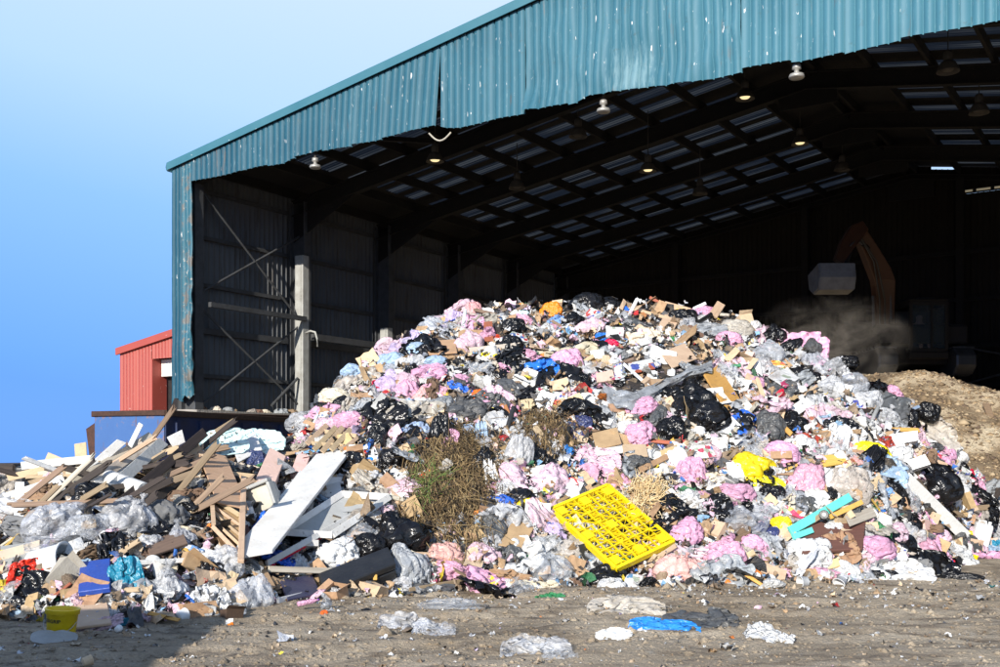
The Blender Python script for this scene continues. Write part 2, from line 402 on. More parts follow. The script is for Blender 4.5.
def ray(px, py): return Vector(((px - 500) / F, 1.0, (HZ - py) / F))
EYEV = Vector((0, 0, EYE))
def hit_many(px, py, fn):
    px = np.asarray(px, float); py = np.asarray(py, float)
    best = np.full(px.shape, np.nan); gap = np.full(px.shape, 1e9); gd = np.full(px.shape, 20.0)
    for d in np.arange(8.0, 31, 0.08):
        z = EYE + d * (HZ - py) / F; x = (px - 500) / F * d
        g = z - fn(x, np.full_like(x, d))
        new = (g <= 0) & np.isnan(best); best[new] = d
        c = g < gap; gap[c] = g[c]; gd[c] = d
    return np.where(np.isnan(best), gd, best)
_hs = lambda x, y: np.maximum(waste_h(x, y, False), ground_h(x, y) * 0)
_hb = lambda x, y: np.maximum(waste_h(x, y, True), ground_h(x, y))
# depth maps of the heap, with and without its bumps, for looking up rays quickly
GX, GY = np.arange(-60, 1066, 5.0), np.arange(285, 672, 4.0)
_mx, _my = np.meshgrid(GX, GY)
DB = hit_many(_mx, _my, _hb); DS = hit_many(_mx, _my, _hs)
def depth(px, py, m=None):
    m = DB if m is None else m
    py = max(py, np.interp(px, HT[:, 0], HT[:, 2]) + 4)
    i = np.clip((px - GX[0]) / 5.0, 0, len(GX) - 1.001); j = np.clip((py - GY[0]) / 4.0, 0, len(GY) - 1.001)
    a, b = int(i), int(j)
    q = m[b:b + 2, a:a + 2]
    if q.max() - q.min() > 1.5: return float(q[1].min())
    fi, fj = i - a, j - b
    return float(q[0, 0] * (1 - fi) * (1 - fj) + q[0, 1] * fi * (1 - fj) + q[1, 0] * (1 - fi) * fj + q[1, 1] * fi * fj)
def hp(px, py, lift=0.0, smooth=True):
    d = min(depth(px, py, DS), depth(px, py, DB)) - lift
    return EYEV + ray(px, py) * d
def hnormal(x, y):
    e = 0.15; f = lambda a, b: float(_hb(np.array([a]), np.array([b]))[0])
    return Vector((f(x - e, y) - f(x + e, y), f(x, y - e) - f(x, y + e), 2 * e)).normalized()

# ------------------------------------------------------------------ ground
def lines(dense, lo, hi, step, far):
    a = list(np.arange(lo, hi + 1e-6, step)); s = step
    up = [a[-1]]; dn = [a[0]]; s = step
    while up[-1] < far: s *= 1.22; up.append(up[-1] + s)
    s = step
    while dn[-1] > -far: s *= 1.22; dn.append(dn[-1] - s)
    return np.array(dn[:0:-1] + a + up[1:])
gx = lines(0, -8, 9.5, 0.055, 2600); gy = lines(0, 7.5, 17, 0.055, 2600)
X, Y = np.meshgrid(gx, gy); Z = ground_h(X, Y)
t = NT('earth'); v = t.coord('Object')
n1 = t.noise(v, 0.55, 5, 0.6); n2 = t.noise(v, 4.5, 5, 0.65); n3 = t.noise(v, 38.0, 4, 0.7); vs = t.coord('Object', 1, (1.0, 3.2, 1.0)); n4 = t.noise(vs, 1.3, 4, 0.6, 0.6)
c = t.ramp(n1, [(0.32, (0.30, 0.230, 0.150)), (0.48, (0.44, 0.35, 0.245)), (0.66, (0.60, 0.495, 0.36))])
c = t.mix(t.step(n4, 0.50, 0.66), c, (0.19, 0.145, 0.10))
c = t.mix(t.step(n2, 0.58, 0.76), c, (0.50, 0.44, 0.36))
c = t.mix(0.55, c, t.ramp(n3, [(0.3, (0.4, 0.4, 0.4)), (0.55, (0.8, 0.8, 0.8)), (0.72, (1.25, 1.22, 1.15))]), 'MULTIPLY')
nb = t.bump(n3, 0.9, 0.035); nb = t.bump(n2, 0.7, 0.09, nb)
t.done(c, 0.95, nb)
g = link('ground', mesh('ground', np.stack([X, Y, Z], -1).reshape(-1, 3), grid_faces(len(gx), len(gy)), ['earth'], True)); tag(g, kind='structure')

# ------------------------------------------------------------------ shed
ANG = math.atan2(695, 1058)             # the shed runs back 33 degrees to the right of the view
U = Vector((math.cos(ANG), -math.sin(ANG), 0)); D = Vector((math.sin(ANG), math.cos(ANG), 0))
C0 = Vector(((172 - 500) / F * 30, 30, 0))
SHM = Matrix(((U.x, D.x, 0, C0.x), (U.y, D.y, 0, C0.y), (0, 0, 1, 0), (0, 0, 0, 1)))
SHI = SHM.inverted()
SW, ST_, RISE, ZE = 30.9, 21.2, 0.158, 10.0       # width, depth, roof pitch, eaves height
SR = SW / 2
def ztop(s): return ZE + RISE * (s if s < SR else SW - s)
ZLOW = 9.33
def facade_sz(px, py):
    d = ray(px, py); n = D; k = (C0 - EYEV).dot(n) / d.dot(n); p = SHI @ (EYEV + d * k); return p.x, p.z
low_px = [(193, 182), (240, 171), (286, 161), (290, 157), (322, 150), (400, 136), (439, 126), (444, 128), (460, 127), (500, 118), (518, 116), (560, 107), (574, 104), (590, 97), (640, 89), (720, 76), (800, 61), (860, 47), (930, 33), (1000, 20)]
low_s, low_z = zip(*[facade_sz(*p) for p in low_px])
def zlow(s): return float(np.interp(s, low_s, low_z)) if s < low_s[-1] else ZLOW - 0.15

t = NT('teal_steel'); v = t.coord('Object'); vs = t.coord('Object', 1, (9, 9, 1.6))
sx = t.new('ShaderNodeSeparateXYZ'); t.l.new(v, sx.inputs[0])
n1 = t.noise(v, 0.35, 4); n2 = t.noise(vs, 2.2, 4, 0.62); n3 = t.noise(v, 5.0, 5, 0.65); n4 = t.noise(t.coord('Object', 1, (11, 11, 3.2)), 1.0, 3, 0.6)
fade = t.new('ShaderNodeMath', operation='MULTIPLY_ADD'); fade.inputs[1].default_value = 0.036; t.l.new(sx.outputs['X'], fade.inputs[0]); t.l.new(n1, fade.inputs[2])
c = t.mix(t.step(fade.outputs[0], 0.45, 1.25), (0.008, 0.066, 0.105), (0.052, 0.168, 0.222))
c = t.mix(t.step(n2, 0.60, 0.88), c, (0.17, 0.29, 0.33))
c = t.mix(t.step(n3, 0.60, 0.80), c, (0.05, 0.10, 0.11)); nr = t.noise(t.coord('Object', 1, (4.5, 4.5, .55)), 1.0, 4, .65); c = t.mix(t.step(nr, .63, .80), c, (0.17, 0.10, 0.06))
c = t.mix(t.step(n4, 0.685, 0.72), c, (0.72, 0.71, 0.68))
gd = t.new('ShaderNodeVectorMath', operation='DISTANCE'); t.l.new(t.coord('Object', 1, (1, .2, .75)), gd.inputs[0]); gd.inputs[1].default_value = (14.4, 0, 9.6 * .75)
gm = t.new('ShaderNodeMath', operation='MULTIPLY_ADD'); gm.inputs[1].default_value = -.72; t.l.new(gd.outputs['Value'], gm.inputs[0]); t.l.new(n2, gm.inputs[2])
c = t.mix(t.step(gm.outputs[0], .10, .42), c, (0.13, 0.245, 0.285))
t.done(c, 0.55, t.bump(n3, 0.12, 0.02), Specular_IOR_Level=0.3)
t = NT('torn_steel'); v = t.coord('Object'); n1 = t.noise(v, 2.6, 5, 0.65); n2 = t.noise(v, 9.0, 4)
c = t.mix(t.step(n1, 0.50, 0.60), (0.022, 0.115, 0.16), (0.13, 0.12, 0.105)); c = t.mix(t.step(n2, 0.60, 0.70), c, (0.42, 0.38, 0.32))
t.done(c, 0.6, t.bump(n2, 0.3, 0.03))
t = NT('teal_flashing'); v = t.coord('Object'); n1 = t.noise(v, 1.5, 4); n4 = t.noise(v, 6.0, 2)
c = t.mix(n1, (0.022, 0.12, 0.165), (0.06, 0.18, 0.22)); c = t.mix(t.step(n4, 0.72, 0.75), c, (0.7, 0.7, 0.68)); t.done(c, 0.5)
t = NT('shaded_steel'); v = t.coord('Object'); n1 = t.noise(v, 0.6, 5); t.done(t.mix(n1, (0.030, 0.026, 0.021), (0.014, 0.012, 0.010)), 0.9, None, Specular_IOR_Level=0.1)  # darker copy of the wall steel; the dimness at the back is in its colour
t = NT('wall_steel'); v = t.coord('Object'); n1 = t.noise(v, 0.6, 5); n2 = t.noise(t.coord('Object', 1, (6, 6, .8)), 1.0, 4, .65)
c = t.mix(n1, (0.165, 0.168, 0.168), (0.085, 0.086, 0.088)); c = t.mix(t.step(n2, 0.55, 0.75), c, (0.075, 0.06, 0.048)); t.done(c, 0.85, None, Specular_IOR_Level=0.15)
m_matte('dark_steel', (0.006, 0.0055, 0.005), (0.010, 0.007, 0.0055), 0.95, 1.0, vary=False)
m_matte('grimy_steel', (0.065, 0.068, 0.072), (0.04, 0.04, 0.04), 0.7, 1.0, vary=False)
m_matte('bucket_steel', (0.16, 0.155, 0.145), (0.10, 0.095, 0.09), 0.6, 1.0, vary=False)
m_matte('lit_column_and_cable', (0.42, 0.42, 0.39), (0.30, 0.29, 0.26), 0.7, 1.0, vary=False)  # pale tone; on the columns it paints in their sunlit part
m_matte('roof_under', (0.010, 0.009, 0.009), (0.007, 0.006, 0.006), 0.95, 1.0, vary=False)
t = NT('concrete'); v = t.coord('Object'); n1 = t.noise(v, 1.2, 5, .65); n2 = t.noise(v, 14, 4)
c = t.mix(n1, (0.46, 0.42, 0.36), (0.20, 0.175, 0.15)); t.done(c, 0.92, t.bump(n2, 0.5, 0.04))
t = NT('rooflight'); v = t.coord('Object'); n1 = t.noise(v, 1.4, 4); n1b = t.noise(v, 0.35, 2)
sy = t.new('ShaderNodeSeparateXYZ'); t.l.new(v, sy.inputs[0]); sn = t.new('ShaderNodeMath', operation='MULTIPLY'); sn.inputs[1].default_value = 2 * math.pi / 0.15; t.l.new(sy.outputs['Y'], sn.inputs[0])
si = t.new('ShaderNodeMath', operation='SINE'); t.l.new(sn.outputs[0], si.inputs[0])
tr = t.new('ShaderNodeBsdfTranslucent'); c = t.mix(t.step(si.outputs[0], -.2, .7), (0.028, 0.03, 0.033), t.mix(n1, (0.34, 0.275, 0.20), (0.18, 0.145, 0.11))); c = t.mix(t.step(n1b, .35, .6), (0.05, 0.052, 0.055), c); t.l.new(c, tr.inputs[0])
df = t.new('ShaderNodeBsdfDiffuse'); df.inputs[0].default_value = (0.03, 0.03, 0.03, 1)
mxs = t.new('ShaderNodeMixShader'); mxs.inputs[0].default_value = 0.7; t.l.new(df.outputs[0], mxs.inputs[1]); t.l.new(tr.outputs[0], mxs.inputs[2]); t.l.new(mxs.outputs[0], t.o.inputs[0])
MATS['rooflight'] = t.m
t = NT('window_pane'); tr = t.new('ShaderNodeBsdfTranslucent'); tr.inputs[0].default_value = (0.85, 0.68, 0.46, 1); t.l.new(tr.outputs[0], t.o.inputs[0]); MATS['window_pane'] = t.m

shed = empty('waste_shed', SHM)
tag(shed, 'tall teal corrugated steel shed with open gable front and torn lower corner', 'building')
PITCH = 0.2
def corr(s0, s1, zl, zt, nv=2, plane='front', depth_=0.035, pitch=PITCH, warp=None):
    """Corrugated sheet: profile runs along s (front) or t (side)."""
    prof = []
    k0 = int(round((s1 - s0) / pitch))
    p = (s1 - s0) / max(k0, 1)
    for k in range(k0):
        a = s0 + k * p
        prof += [(a, 0), (a + .78 * p, 0), (a + .83 * p, depth_ * 1.4), (a + .93 * p, depth_ * 1.4)]
    prof.append((s1, 0))
    V = []
    for j in range(nv):
        f = j / (nv - 1)
        for a, d in prof:
            z = zl(a) + (zt(a) - zl(a)) * f
            q = [a, d, z]
            if warp: q = warp(a, d, z, f)
            V.append(q if plane == 'front' else [q[1], q[0], q[2]])
    return np.array(V), grid_faces(len(prof), nv)
def sheet_obj(name, V, Fc, m, parent=shed): return link(name, mesh(name, V, Fc, [m]), parent)

# gable cladding, one sheet at a time
edges = [0.0, 0.42, 0.80]
while edges[-1] < SW - 0.9: edges.append(edges[-1] + 1.0)
edges[-1] = SW - 0.8; edges += [SW]
tear_s = facade_sz(441, 110)[0]; lap_s = facade_sz(570, 80)[0]
i_t = min(range(len(edges)), key=lambda i: abs(edges[i] - tear_s)); edges[i_t] = tear_s
i_l = min(range(len(edges)), key=lambda i: abs(edges[i] - lap_s)); edges[i_l] = lap_s
for i in range(len(edges) - 1):
    a, b = edges[i], edges[i + 1]
    if b <= 0.81 or a >= SW - 0.81:
        left = b <= 0.81
        def warp(s, d, z, f, left=left, i=i):
            if not left: return [s, d, z]
            k = max(0, 1 - (z - 3.0) / 4.6); k2 = max(0, 1 - (z - 3.0) / 7.0)
            n = fbm(np.array([[s * 2.2, z * 1.1, 2.0]]), 3, 77)[0]; n2 = fbm(np.array([[s * 5, z * 3.1, 7.0]]), 3, 79)[0]
            edge = max(0, (s - 0.38) / 0.42)
            return [s + edge * (0.42 * n * (0.3 + k) + 0.30 * n2 * k2) + edge * 0.16 * k2, d - (0.55 * n + 0.45 * n2) * k2 * (0.12 + edge) - 0.10 * k * edge, z]
        zl = (lambda s: 3.12 + 0.22 * abs(math.sin(s * 9)) + (0.35 * max(0, s - 0.45) if s > .45 else 0)) if left else (lambda s: 0.0)
        V, Fc = corr(a, b, zl, lambda s: ztop(s) - 0.2, 46 if left else 2, warp=warp, pitch=0.14)
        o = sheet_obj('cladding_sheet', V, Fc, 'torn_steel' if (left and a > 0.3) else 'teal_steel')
        if left and a > 0.3: o['label'] = 'crumpled torn teal cladding strip beside the opening'
    else:
        jit = random.choice([0, 0, 0, .01, .05, -.04]) + random.uniform(-.008, .008); out = random.uniform(0, .012)
        shear = 0.0
        if a > tear_s - 5.2 and b <= tear_s + .01: shear = -0.16 * (1 - (tear_s - b) / 5.2)
        dent = (lap_s - 1.2 < a < lap_s + 3.2)
        def warp(s, d, z, f, shear=shear, out=out, dent=dent):
            w = [s + shear * (1 - f), d - out, z]
            if dent:
                n = fbm(np.array([[s * 1.6, z * 1.3, 4.0]]), 3, 83)[0]; n2_ = fbm(np.array([[s * 3.1, z * 2.2, 9.0]]), 2, 87)[0]; w[1] += (0.40 * n + .12 * n2_) * (1 - f) ** .8; w[0] += 0.05 * n * (1 - f)
            else:
                n = fbm(np.array([[s * .9, z * .9, 4.0]]), 2, 85)[0]; w[1] += 0.03 * n * (1 - f)
            if a_l < s < a_l + 1.1: w[1] -= 0.05 * (1 - f)
            return w
        a_l = lap_s
        rag = (lambda s, jit=jit: zlow(s) + jit + 0.004 * math.sin(s * 23.0) + 0.02 * math.sin(s * 2.3))
        V, Fc = corr(a, b, rag, lambda s: ztop(s) - 0.2, 14 if b < 24 else 3, warp=warp)
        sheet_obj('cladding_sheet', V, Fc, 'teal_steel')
# verge flashing: two strips per slope, standing proud of the sheets
for k, (a, b) in enumerate(((-0.12, 7.2), (7.2, SR), (SR, 23.5), (23.5, SW + .12))):
    mb = MB(); z0, z1 = ztop(max(a, 0)) + (RISE * a if a < 0 else 0), ztop(min(b, SW))
    o_ = 0.004 * (k % 2)
    y0, y1 = -0.10 - o_, 0.25
    P = [(a, z0), (b, z1)]
    V = []
    for s_, z_ in P: V += [(s_, y0, z_ - .21), (s_, y0, z_ + .0), (s_, y1, z_ + .0), (s_, y1, z_ - .03), (s_, y0 + .03, z_ - .03), (s_, y0 + .03, z_ - .21)]
    n = 6; Fq = [tuple(range(6))[::-1], tuple(range(6, 12))] + [(i, (i + 1) % n, n + (i + 1) % n, n + i) for i in range(n)]
    mb.add(V, Fq); mb.obj('verge_flashing', 'teal_flashing', shed)
mb = MB(); mb.lathe([(0.02, -.02), (0.15, 0), (0.15, 0.36), (0.02, 0.38)], 12, Matrix.Translation((-0.1, -0.02, ZE - .11)) @ Matrix.Rotation(R(-90), 4, 'X')); mb.obj('eaves_gutter_end', 'teal_flashing', shed, smooth=True)
# side and rear wall sheets
for k in range(22):
    V, Fc = corr(k * 1.0 + 0.1 if k == 0 else k * 1.0, min(k + 1.0, 21.3), lambda s: 2.9, lambda s: ZE - .06, 2, 'side', 0.04)
    V[:, 0] += 0.10; sheet_obj('wall_sheet', V, Fc, 'wall_steel')
for k in range(7):
    V, Fc = corr(k * 3.0 + .05, k * 3 + 3.0, lambda s: 0.0, lambda s: ZE - .06, 2, 'side', 0.04); V[:, 0] = SW - 0.1 + V[:, 0]; sheet_obj('wall_sheet', V, Fc, 'wall_steel')
def rear_sz(px, py):
    d = ray(px, py); q = C0 + D * ST_; k = (q - EYEV).dot(D) / d.dot(D); p = SHI @ (EYEV + d * k); return p.x, p.z
w0, wz0 = rear_sz(966, 194); w1, wz1 = rear_sz(1014, 183)
sl0, slz = rear_sz(958, 146)
wz0, wz1 = sorted((wz0, wz1))
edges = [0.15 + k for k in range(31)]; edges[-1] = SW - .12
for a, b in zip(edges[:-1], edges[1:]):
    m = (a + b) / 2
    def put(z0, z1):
        V, Fc = corr(a, b, z0, z1, 2); V[:, 1] = ST_ - V[:, 1]; sheet_obj('wall_sheet', V, Fc[:, ::-1], 'shaded_steel')
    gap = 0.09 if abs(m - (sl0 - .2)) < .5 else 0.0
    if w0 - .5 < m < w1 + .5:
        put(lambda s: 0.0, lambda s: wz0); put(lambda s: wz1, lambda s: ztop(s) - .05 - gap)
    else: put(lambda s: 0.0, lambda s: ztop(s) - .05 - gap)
nwin = 4
for k in range(nwin):
    ww = (w1 - w0 + .8) / nwin; a = w0 - .3 + k * ww
    fr = MB()
    for p, q in (((a, wz0), (a, wz1)), ((a + ww - .06, wz0), (a + ww - .06, wz1))): fr.box((p[0] + .03, ST_ - .06, (wz0 + wz1) / 2), (.06, .05, wz1 - wz0))
    for zq in (wz0 + .02, wz1 - .02): fr.box((a + ww / 2, ST_ - .062, zq), (ww, .05, .05))
    f_ = fr.obj('window', 'dark_steel', shed)
    MB().box((a + ww / 2, ST_ - .03, (wz0 + wz1) / 2), (ww - .12, .02, wz1 - wz0)).obj('pane', 'window_pane', f_)
# frames: columns, rafters
BAY = 4.15
for k in range(6):
    tt = 0.35 + k * BAY
    for side in (0, 1):
        s = (0.62 if k else 0.42) if side == 0 else SW - 0.62
        mb = MB(); h = ZE - .35
        mb.box((s - .28, tt, h / 2), (.035, .30, h)); mb.box((s + .30, tt, h / 2), (.035, .30, h)); mb.box((s, tt, h / 2), (.52, .03, h))
        if k in (1, 2) and side == 0:
            mb.obj('column', 'grimy_steel', shed)
            zz = 7.95 if k == 1 else 6.1
            o = MB().box((s + .12, tt - .19, (2.9 + zz) / 2), (.24, .07, zz - 2.9)).box((s + .285, tt - .08, (2.9 + zz) / 2), (.08, .26, zz - 2.9)).obj('sunlit_column_strip', 'lit_column_and_cable', shed)  # pale strip added for sunlight on the column, cut off at the shadow edge
            o['label'] = 'pale strip added for the sunlit part of the column'
        elif side == 0 or k in (0, 5): mb.obj('column', 'grimy_steel', shed)
        x0, x1 = (0.35, SR) if side == 0 else (SW - .35, SR)
        z0, z1 = ztop(x0) - .34, ztop(SR) - .34
        hd = (0.40, .46, .46, .46, .46, .18)[k]
        mb = MB(); dirv = Vector((x1 - x0, 0, z1 - z0))
        up = Vector((0, 0, 1))
        mb.bar((x0, tt, z0 - hd / 2), (x1, tt, z1 - hd / 2), .03, hd); mb.bar((x0, tt, z0 - hd), (x1, tt, z1 - hd), .22, .03); mb.bar((x0, tt, z0), (x1, tt, z1), .22, .03)
        mb.obj('rafter', 'dark_steel', shed)
        if k:
            hx = 2.6 if side == 0 else -2.6
            V = [(x0, tt - .02, z0 - hd), (x0 + hx, tt - .02, ztop(x0 + hx) - .34 - hd), (x0, tt - .02, z0 - hd - .85)]
            V += [(p[0], tt + .02, p[2]) for p in V]
            MB().add(V, [(0, 1, 2), (3, 5, 4), (0, 3, 4, 1), (1, 4, 5, 2), (2, 5, 3, 0)]).obj('haunch', 'dark_steel', shed)
    MB().box((SR, tt, ztop(SR) - .9), (1.6, .05, .75)).obj('ridge_plate', 'dark_steel', shed)
# purlins
npur = 11
for k in range(npur):
    for side in (0, 1):
        s = 0.5 + k * (SR - .7) / (npur - 1); s = s if side == 0 else SW - s
        MB().box((s, ST_ / 2, ztop(s) - .17), (.09, ST_ - .1, .27)).obj('purlin', 'dark_steel', shed)
# roof: opaque sheets and clear strips alternate down the length
ty = 0.0
seq = []
for k in range(5):
    t0 = 0.35 + k * BAY
    seq += [(t0 + .42 + q * .93, t0 + 1.02 + q * .93) for q in range(4)]
last = 0.0
def roof_piece(t0, t1, side, sa, sb, name='roof_sheet', m='roof_under', clear=False):
    xa, xb = (sa, sb) if side == 0 else (SW - sa, SW - sb)
    za, zb = ztop(xa), ztop(xb)
    if clear:
        n = 5; V = []
        for s_, z_ in ((xa, za), (xb, zb)):
            for i in range(n * 4 + 1):
                f = i / (n * 4); V.append((s_, t0 + (t1 - t0) * f, z_ - .03 + (.035 if i % 4 in (0, 1) else 0)))
        return link(name, mesh(name, np.array(V), grid_faces(n * 4 + 1, 2), [m]), shed)
    V = [(xa, t0, za - .03), (xb, t0, zb - .03), (xb, t1, zb - .03), (xa, t1, za - .03), (xa, t0, za), (xb, t0, zb), (xb, t1, zb), (xa, t1, za)]
    return MB().add(V, [(3, 2, 1, 0), (4, 5, 6, 7), (0, 1, 5, 4), (1, 2, 6, 5), (2, 3, 7, 6), (3, 0, 4, 7)]).obj(name, m, shed)
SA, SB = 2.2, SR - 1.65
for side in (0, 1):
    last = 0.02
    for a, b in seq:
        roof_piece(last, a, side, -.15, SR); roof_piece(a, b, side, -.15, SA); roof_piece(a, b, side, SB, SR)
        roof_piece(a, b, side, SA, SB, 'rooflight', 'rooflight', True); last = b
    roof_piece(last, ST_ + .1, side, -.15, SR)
# wall rails and wind braces on the left wall
for k in range(5):
    t0, t1 = 0.35 + k * BAY + (.16 if k else 0), 0.35 + (k + 1) * BAY - .16
    for z in (9.35, 8.0, 6.62, 5.30, 4.0):
        MB().box((.22, (t0 + t1) / 2, z), (.10, t1 - t0, .11 if z != 5.30 else .18)).obj('wall_rail', 'grimy_steel', shed)
MB().box((1.0, 0.35 + BAY / 2, 5.95), (.12, BAY - .3, .14)).obj('tie_rail', 'grimy_steel', shed)
MB().box((1.0, 0.35 + 1.5 * BAY, 5.42), (.14, BAY - .3, .20)).obj('tie_rail', 'grimy_steel', shed)
for (za, zb) in ((9.2, 5.95), (6.35, 8.55), (5.85, 3.25), (3.15, 5.75)):
    MB().tube([(.62, .55, za), (.72, 0.35 + BAY - .15, zb)], .034, 8).obj('wind_brace', 'grimy_steel', shed)
MB().tube([(.8, 0.35 + BAY * .66, 3.2), (.8, 0.35 + BAY - .3, 4.1)], .045, 8).obj('wind_brace', 'grimy_steel', shed)
for z in (9.0, 7.3, 5.6, 4.2):
    MB().box((SR, ST_ - .2, z), (SW - .6, .12, .14)).obj('rear_rail', 'dark_steel', shed)
for s in (6.2, 11.6, 17.2, 22.6):
    mb = MB(); h = ztop(s) - .5; mb.box((s, ST_ - .45, h / 2), (.26, .03, h)).box((s, ST_ - .30, h / 2), (.03, .3, h)).box((s, ST_ - .16, h / 2), (.26, .03, h)); mb.obj('rear_column', 'dark_steel', shed)
for a, b in (((17.2, 4.2), (22.6, 5.6)), ((17.2, 5.6), (22.6, 4.2))):
    MB().tube([(a[0], ST_ - .35, a[1]), (b[0], ST_ - .33, b[1])], .04, 6).obj('wind_brace', 'grimy_steel', shed)
# head strut work behind the fascia at the left
for a, b in (((2.2, .5, 9.9), (6.9, .6, 10.25)), ((2.6, .5, 9.75), (6.9, .7, 9.95)), ((4.4, .5, 10.2), (6.9, 3.4, 10.3))):
    MB().bar(a, b, .12, .12).obj('head_strut', 'dark_steel', shed)
# concrete push walls
def conc(name, s0, s1, t0, t1, h):
    nx = max(2, int((s1 - s0) / .3) + 1); ny = max(2, int((t1 - t0) / .5) + 1)
    mb = MB(); xs = np.linspace(s0, s1, nx); ys = np.linspace(t0, t1, ny)
    V = []; 
    for y_ in ys:
        for x_ in xs: V.append((x_, y_, h + 0.10 * fbm(np.array([[x_ * 2, y_ * 1.3, 3.3]]), 3, 5)[0]))
    Fc = grid_faces(nx, ny).tolist(); k = len(V)
    ring = [i for i in range(nx)] + [nx * j + nx - 1 for j in range(1, ny)] + [nx * (ny - 1) + i for i in range(nx - 2, -1, -1)] + [nx * j for j in range(ny - 2, 0, -1)]
    V += [(V[i][0], V[i][1], 0.0) for i in ring]
    n = len(ring)
    for q in range(n): Fc.append((ring[q], k + q, k + (q + 1) % n, ring[(q + 1) % n]))
    mb.add(V, Fc); return mb.obj(name, 'concrete', shed)
conc('push_wall', 0.16, 0.98, 0.05, ST_ - .1, 2.98)
conc('push_wall', 1.0, SW - .3, ST_ - .75, ST_ - .5, 2.6)
# hanging loop of cable at the torn fascia
pts = []
for k in range(9):
    f = k / 8; px, py = 426 + f * 22, 131 + math.sin(f * math.pi) * 8 + (1 - f) * 1.0
    s, z = facade_sz(px, py); pts.append((s, .12, z))
MB().tube(pts, .022, 6).obj('loose_cable', 'beige_plastic', shed, smooth=True)
pts = [(1.05, .35 + BAY - .2, 5.5), (1.3, .35 + BAY - .25, 5.55), (1.5, .35 + BAY - .25, 5.5), (1.58, .35 + BAY - .25, 5.3), (1.55, .35 + BAY - .22, 5.05)]
MB().tube(pts, .035, 6).obj('loose_cable', 'lit_column_and_cable', shed, smooth=True)
# door flap-like debris on the push wall
# ------------------------------------------------------------------ high bay lamps
t = NT('lamp_glow'); t.done((1, .9, .6), 0.5, None, Emission_Color=(1.0, .80, .42, 1), Emission_Strength=0.8)
t = NT('lamp_metal'); t.done((0.40, 0.38, 0.34), 0.45, None, Metallic=0.4)
t = NT('lamp_dull'); t.done((0.05, 0.042, 0.034), 0.7)
def lamp_on_roof(px, py, drop):
    d = ray(px, py); k = 24.0
    for _ in range(40):
        p = SHI @ (EYEV + d * k); zt = ztop(min(max(p.x, 0), SW)) - drop; k += 0.5 * (zt - p.z) / max(d.z, .05)
    return SHI @ (EYEV + d * k)
lamps = [(435, 157, 1.3, 1, 'lit hanging high-bay lamp below the torn gap in the fascia'), (648, 167, 1.9, 1, 'lit hanging lamp in the middle of the dark roof'),
 (745, 94, 1.2, 1, 'lit hanging lamp close under the pale fascia edge'), (800, 140, 1.6, 1, 'lit hanging lamp near the ridge, deepest of the lit ones'),
 (578, 132, 1.4, 0, 'unlit hanging lamp behind the sunlit dented fascia lamp'), (948, 66, 1.4, 0, 'unlit hanging lamp against the pale rooflights at the far side'),
 (979, 108, 1.4, 0, 'unlit hanging lamp beneath the last rooflights of the far slope'), (517, 184, 1.5, 0, 'unlit hanging lamp above the crest of the heap'),
 (700, 190, 1.6, 0, 'unlit rusty lamp deep inside below the lit middle lamp'), (842, 166, 1.6, 0, 'unlit lamp deep inside near the dark ridge')]
for px, py, drop, lit, lab in lamps:
    p = lamp_on_roof(px, py, drop); zr = ztop(p.x) - .3
    e = empty('hanging_lamp', SHM @ Matrix.Translation((p.x, p.y, p.z))); tag(e, lab, 'lamp', 'lamps hanging from the shed roof')
    e.scale = (.78, .78, .78)
    MB().tube([(0, 0, .42), (0, 0, (zr - p.z) / .78)], .016, 6).obj('suspension_cord', 'lamp_dull', e)
    MB().lathe([(0.0, .44), (.11, .43), (.13, .36), (.13, .18), (.07, .14)], 14).obj('gear_housing', 'lamp_dull', e, smooth=True)
    MB().lathe([(.09, .16), (.20, .10), (.27, -.02), (.31, -.14), (.32, -.17), (.30, -.165), (.25, -.03), (.18, .08), (.05, .12)], 20).obj('lamp_shade', 'lamp_dull', e, smooth=True)
    MB().lathe([(0.0, -.15), (.13, -.14), (.17, -.10), (.16, -.06), (0.0, .02)], 14).obj('bulb', 'lamp_glow' if lit else 'lamp_dull', e, smooth=True)
for px, py, lab in ((311, 164, 'sunlit silver lamp hanging under the fascia nearest the teal corner'), (600, 107, 'sunlit silver lamp hanging beneath the dented white patch of fascia'), (794, 72, 'sunlit silver lamp hanging beneath the palest stretch of fascia')):
    s, z = facade_sz(px, py)
    e = empty('fascia_lamp', SHM @ Matrix.Translation((s, .16, z))); e.scale = (.8, .8, .8); tag(e, lab, 'lamp', 'sunlit lamps under the shed fascia')
    MB().tube([(0, 0, .2), (0, 0, .34), (0.0, .05, .5)], .04, 8).obj('bracket', 'lamp_dull', e)
    MB().lathe([(0.0, .24), (.10, .23), (.11, .13), (.06, .11), (.06, .03)], 14).obj('lamp_body', 'lamp_metal', e, smooth=True)
    MB().lathe([(.05, .05), (.17, .0), (.19, -.06), (.17, -.09), (.0, -.10)], 16).obj('lamp_shade', 'lamp_metal', e, smooth=True)

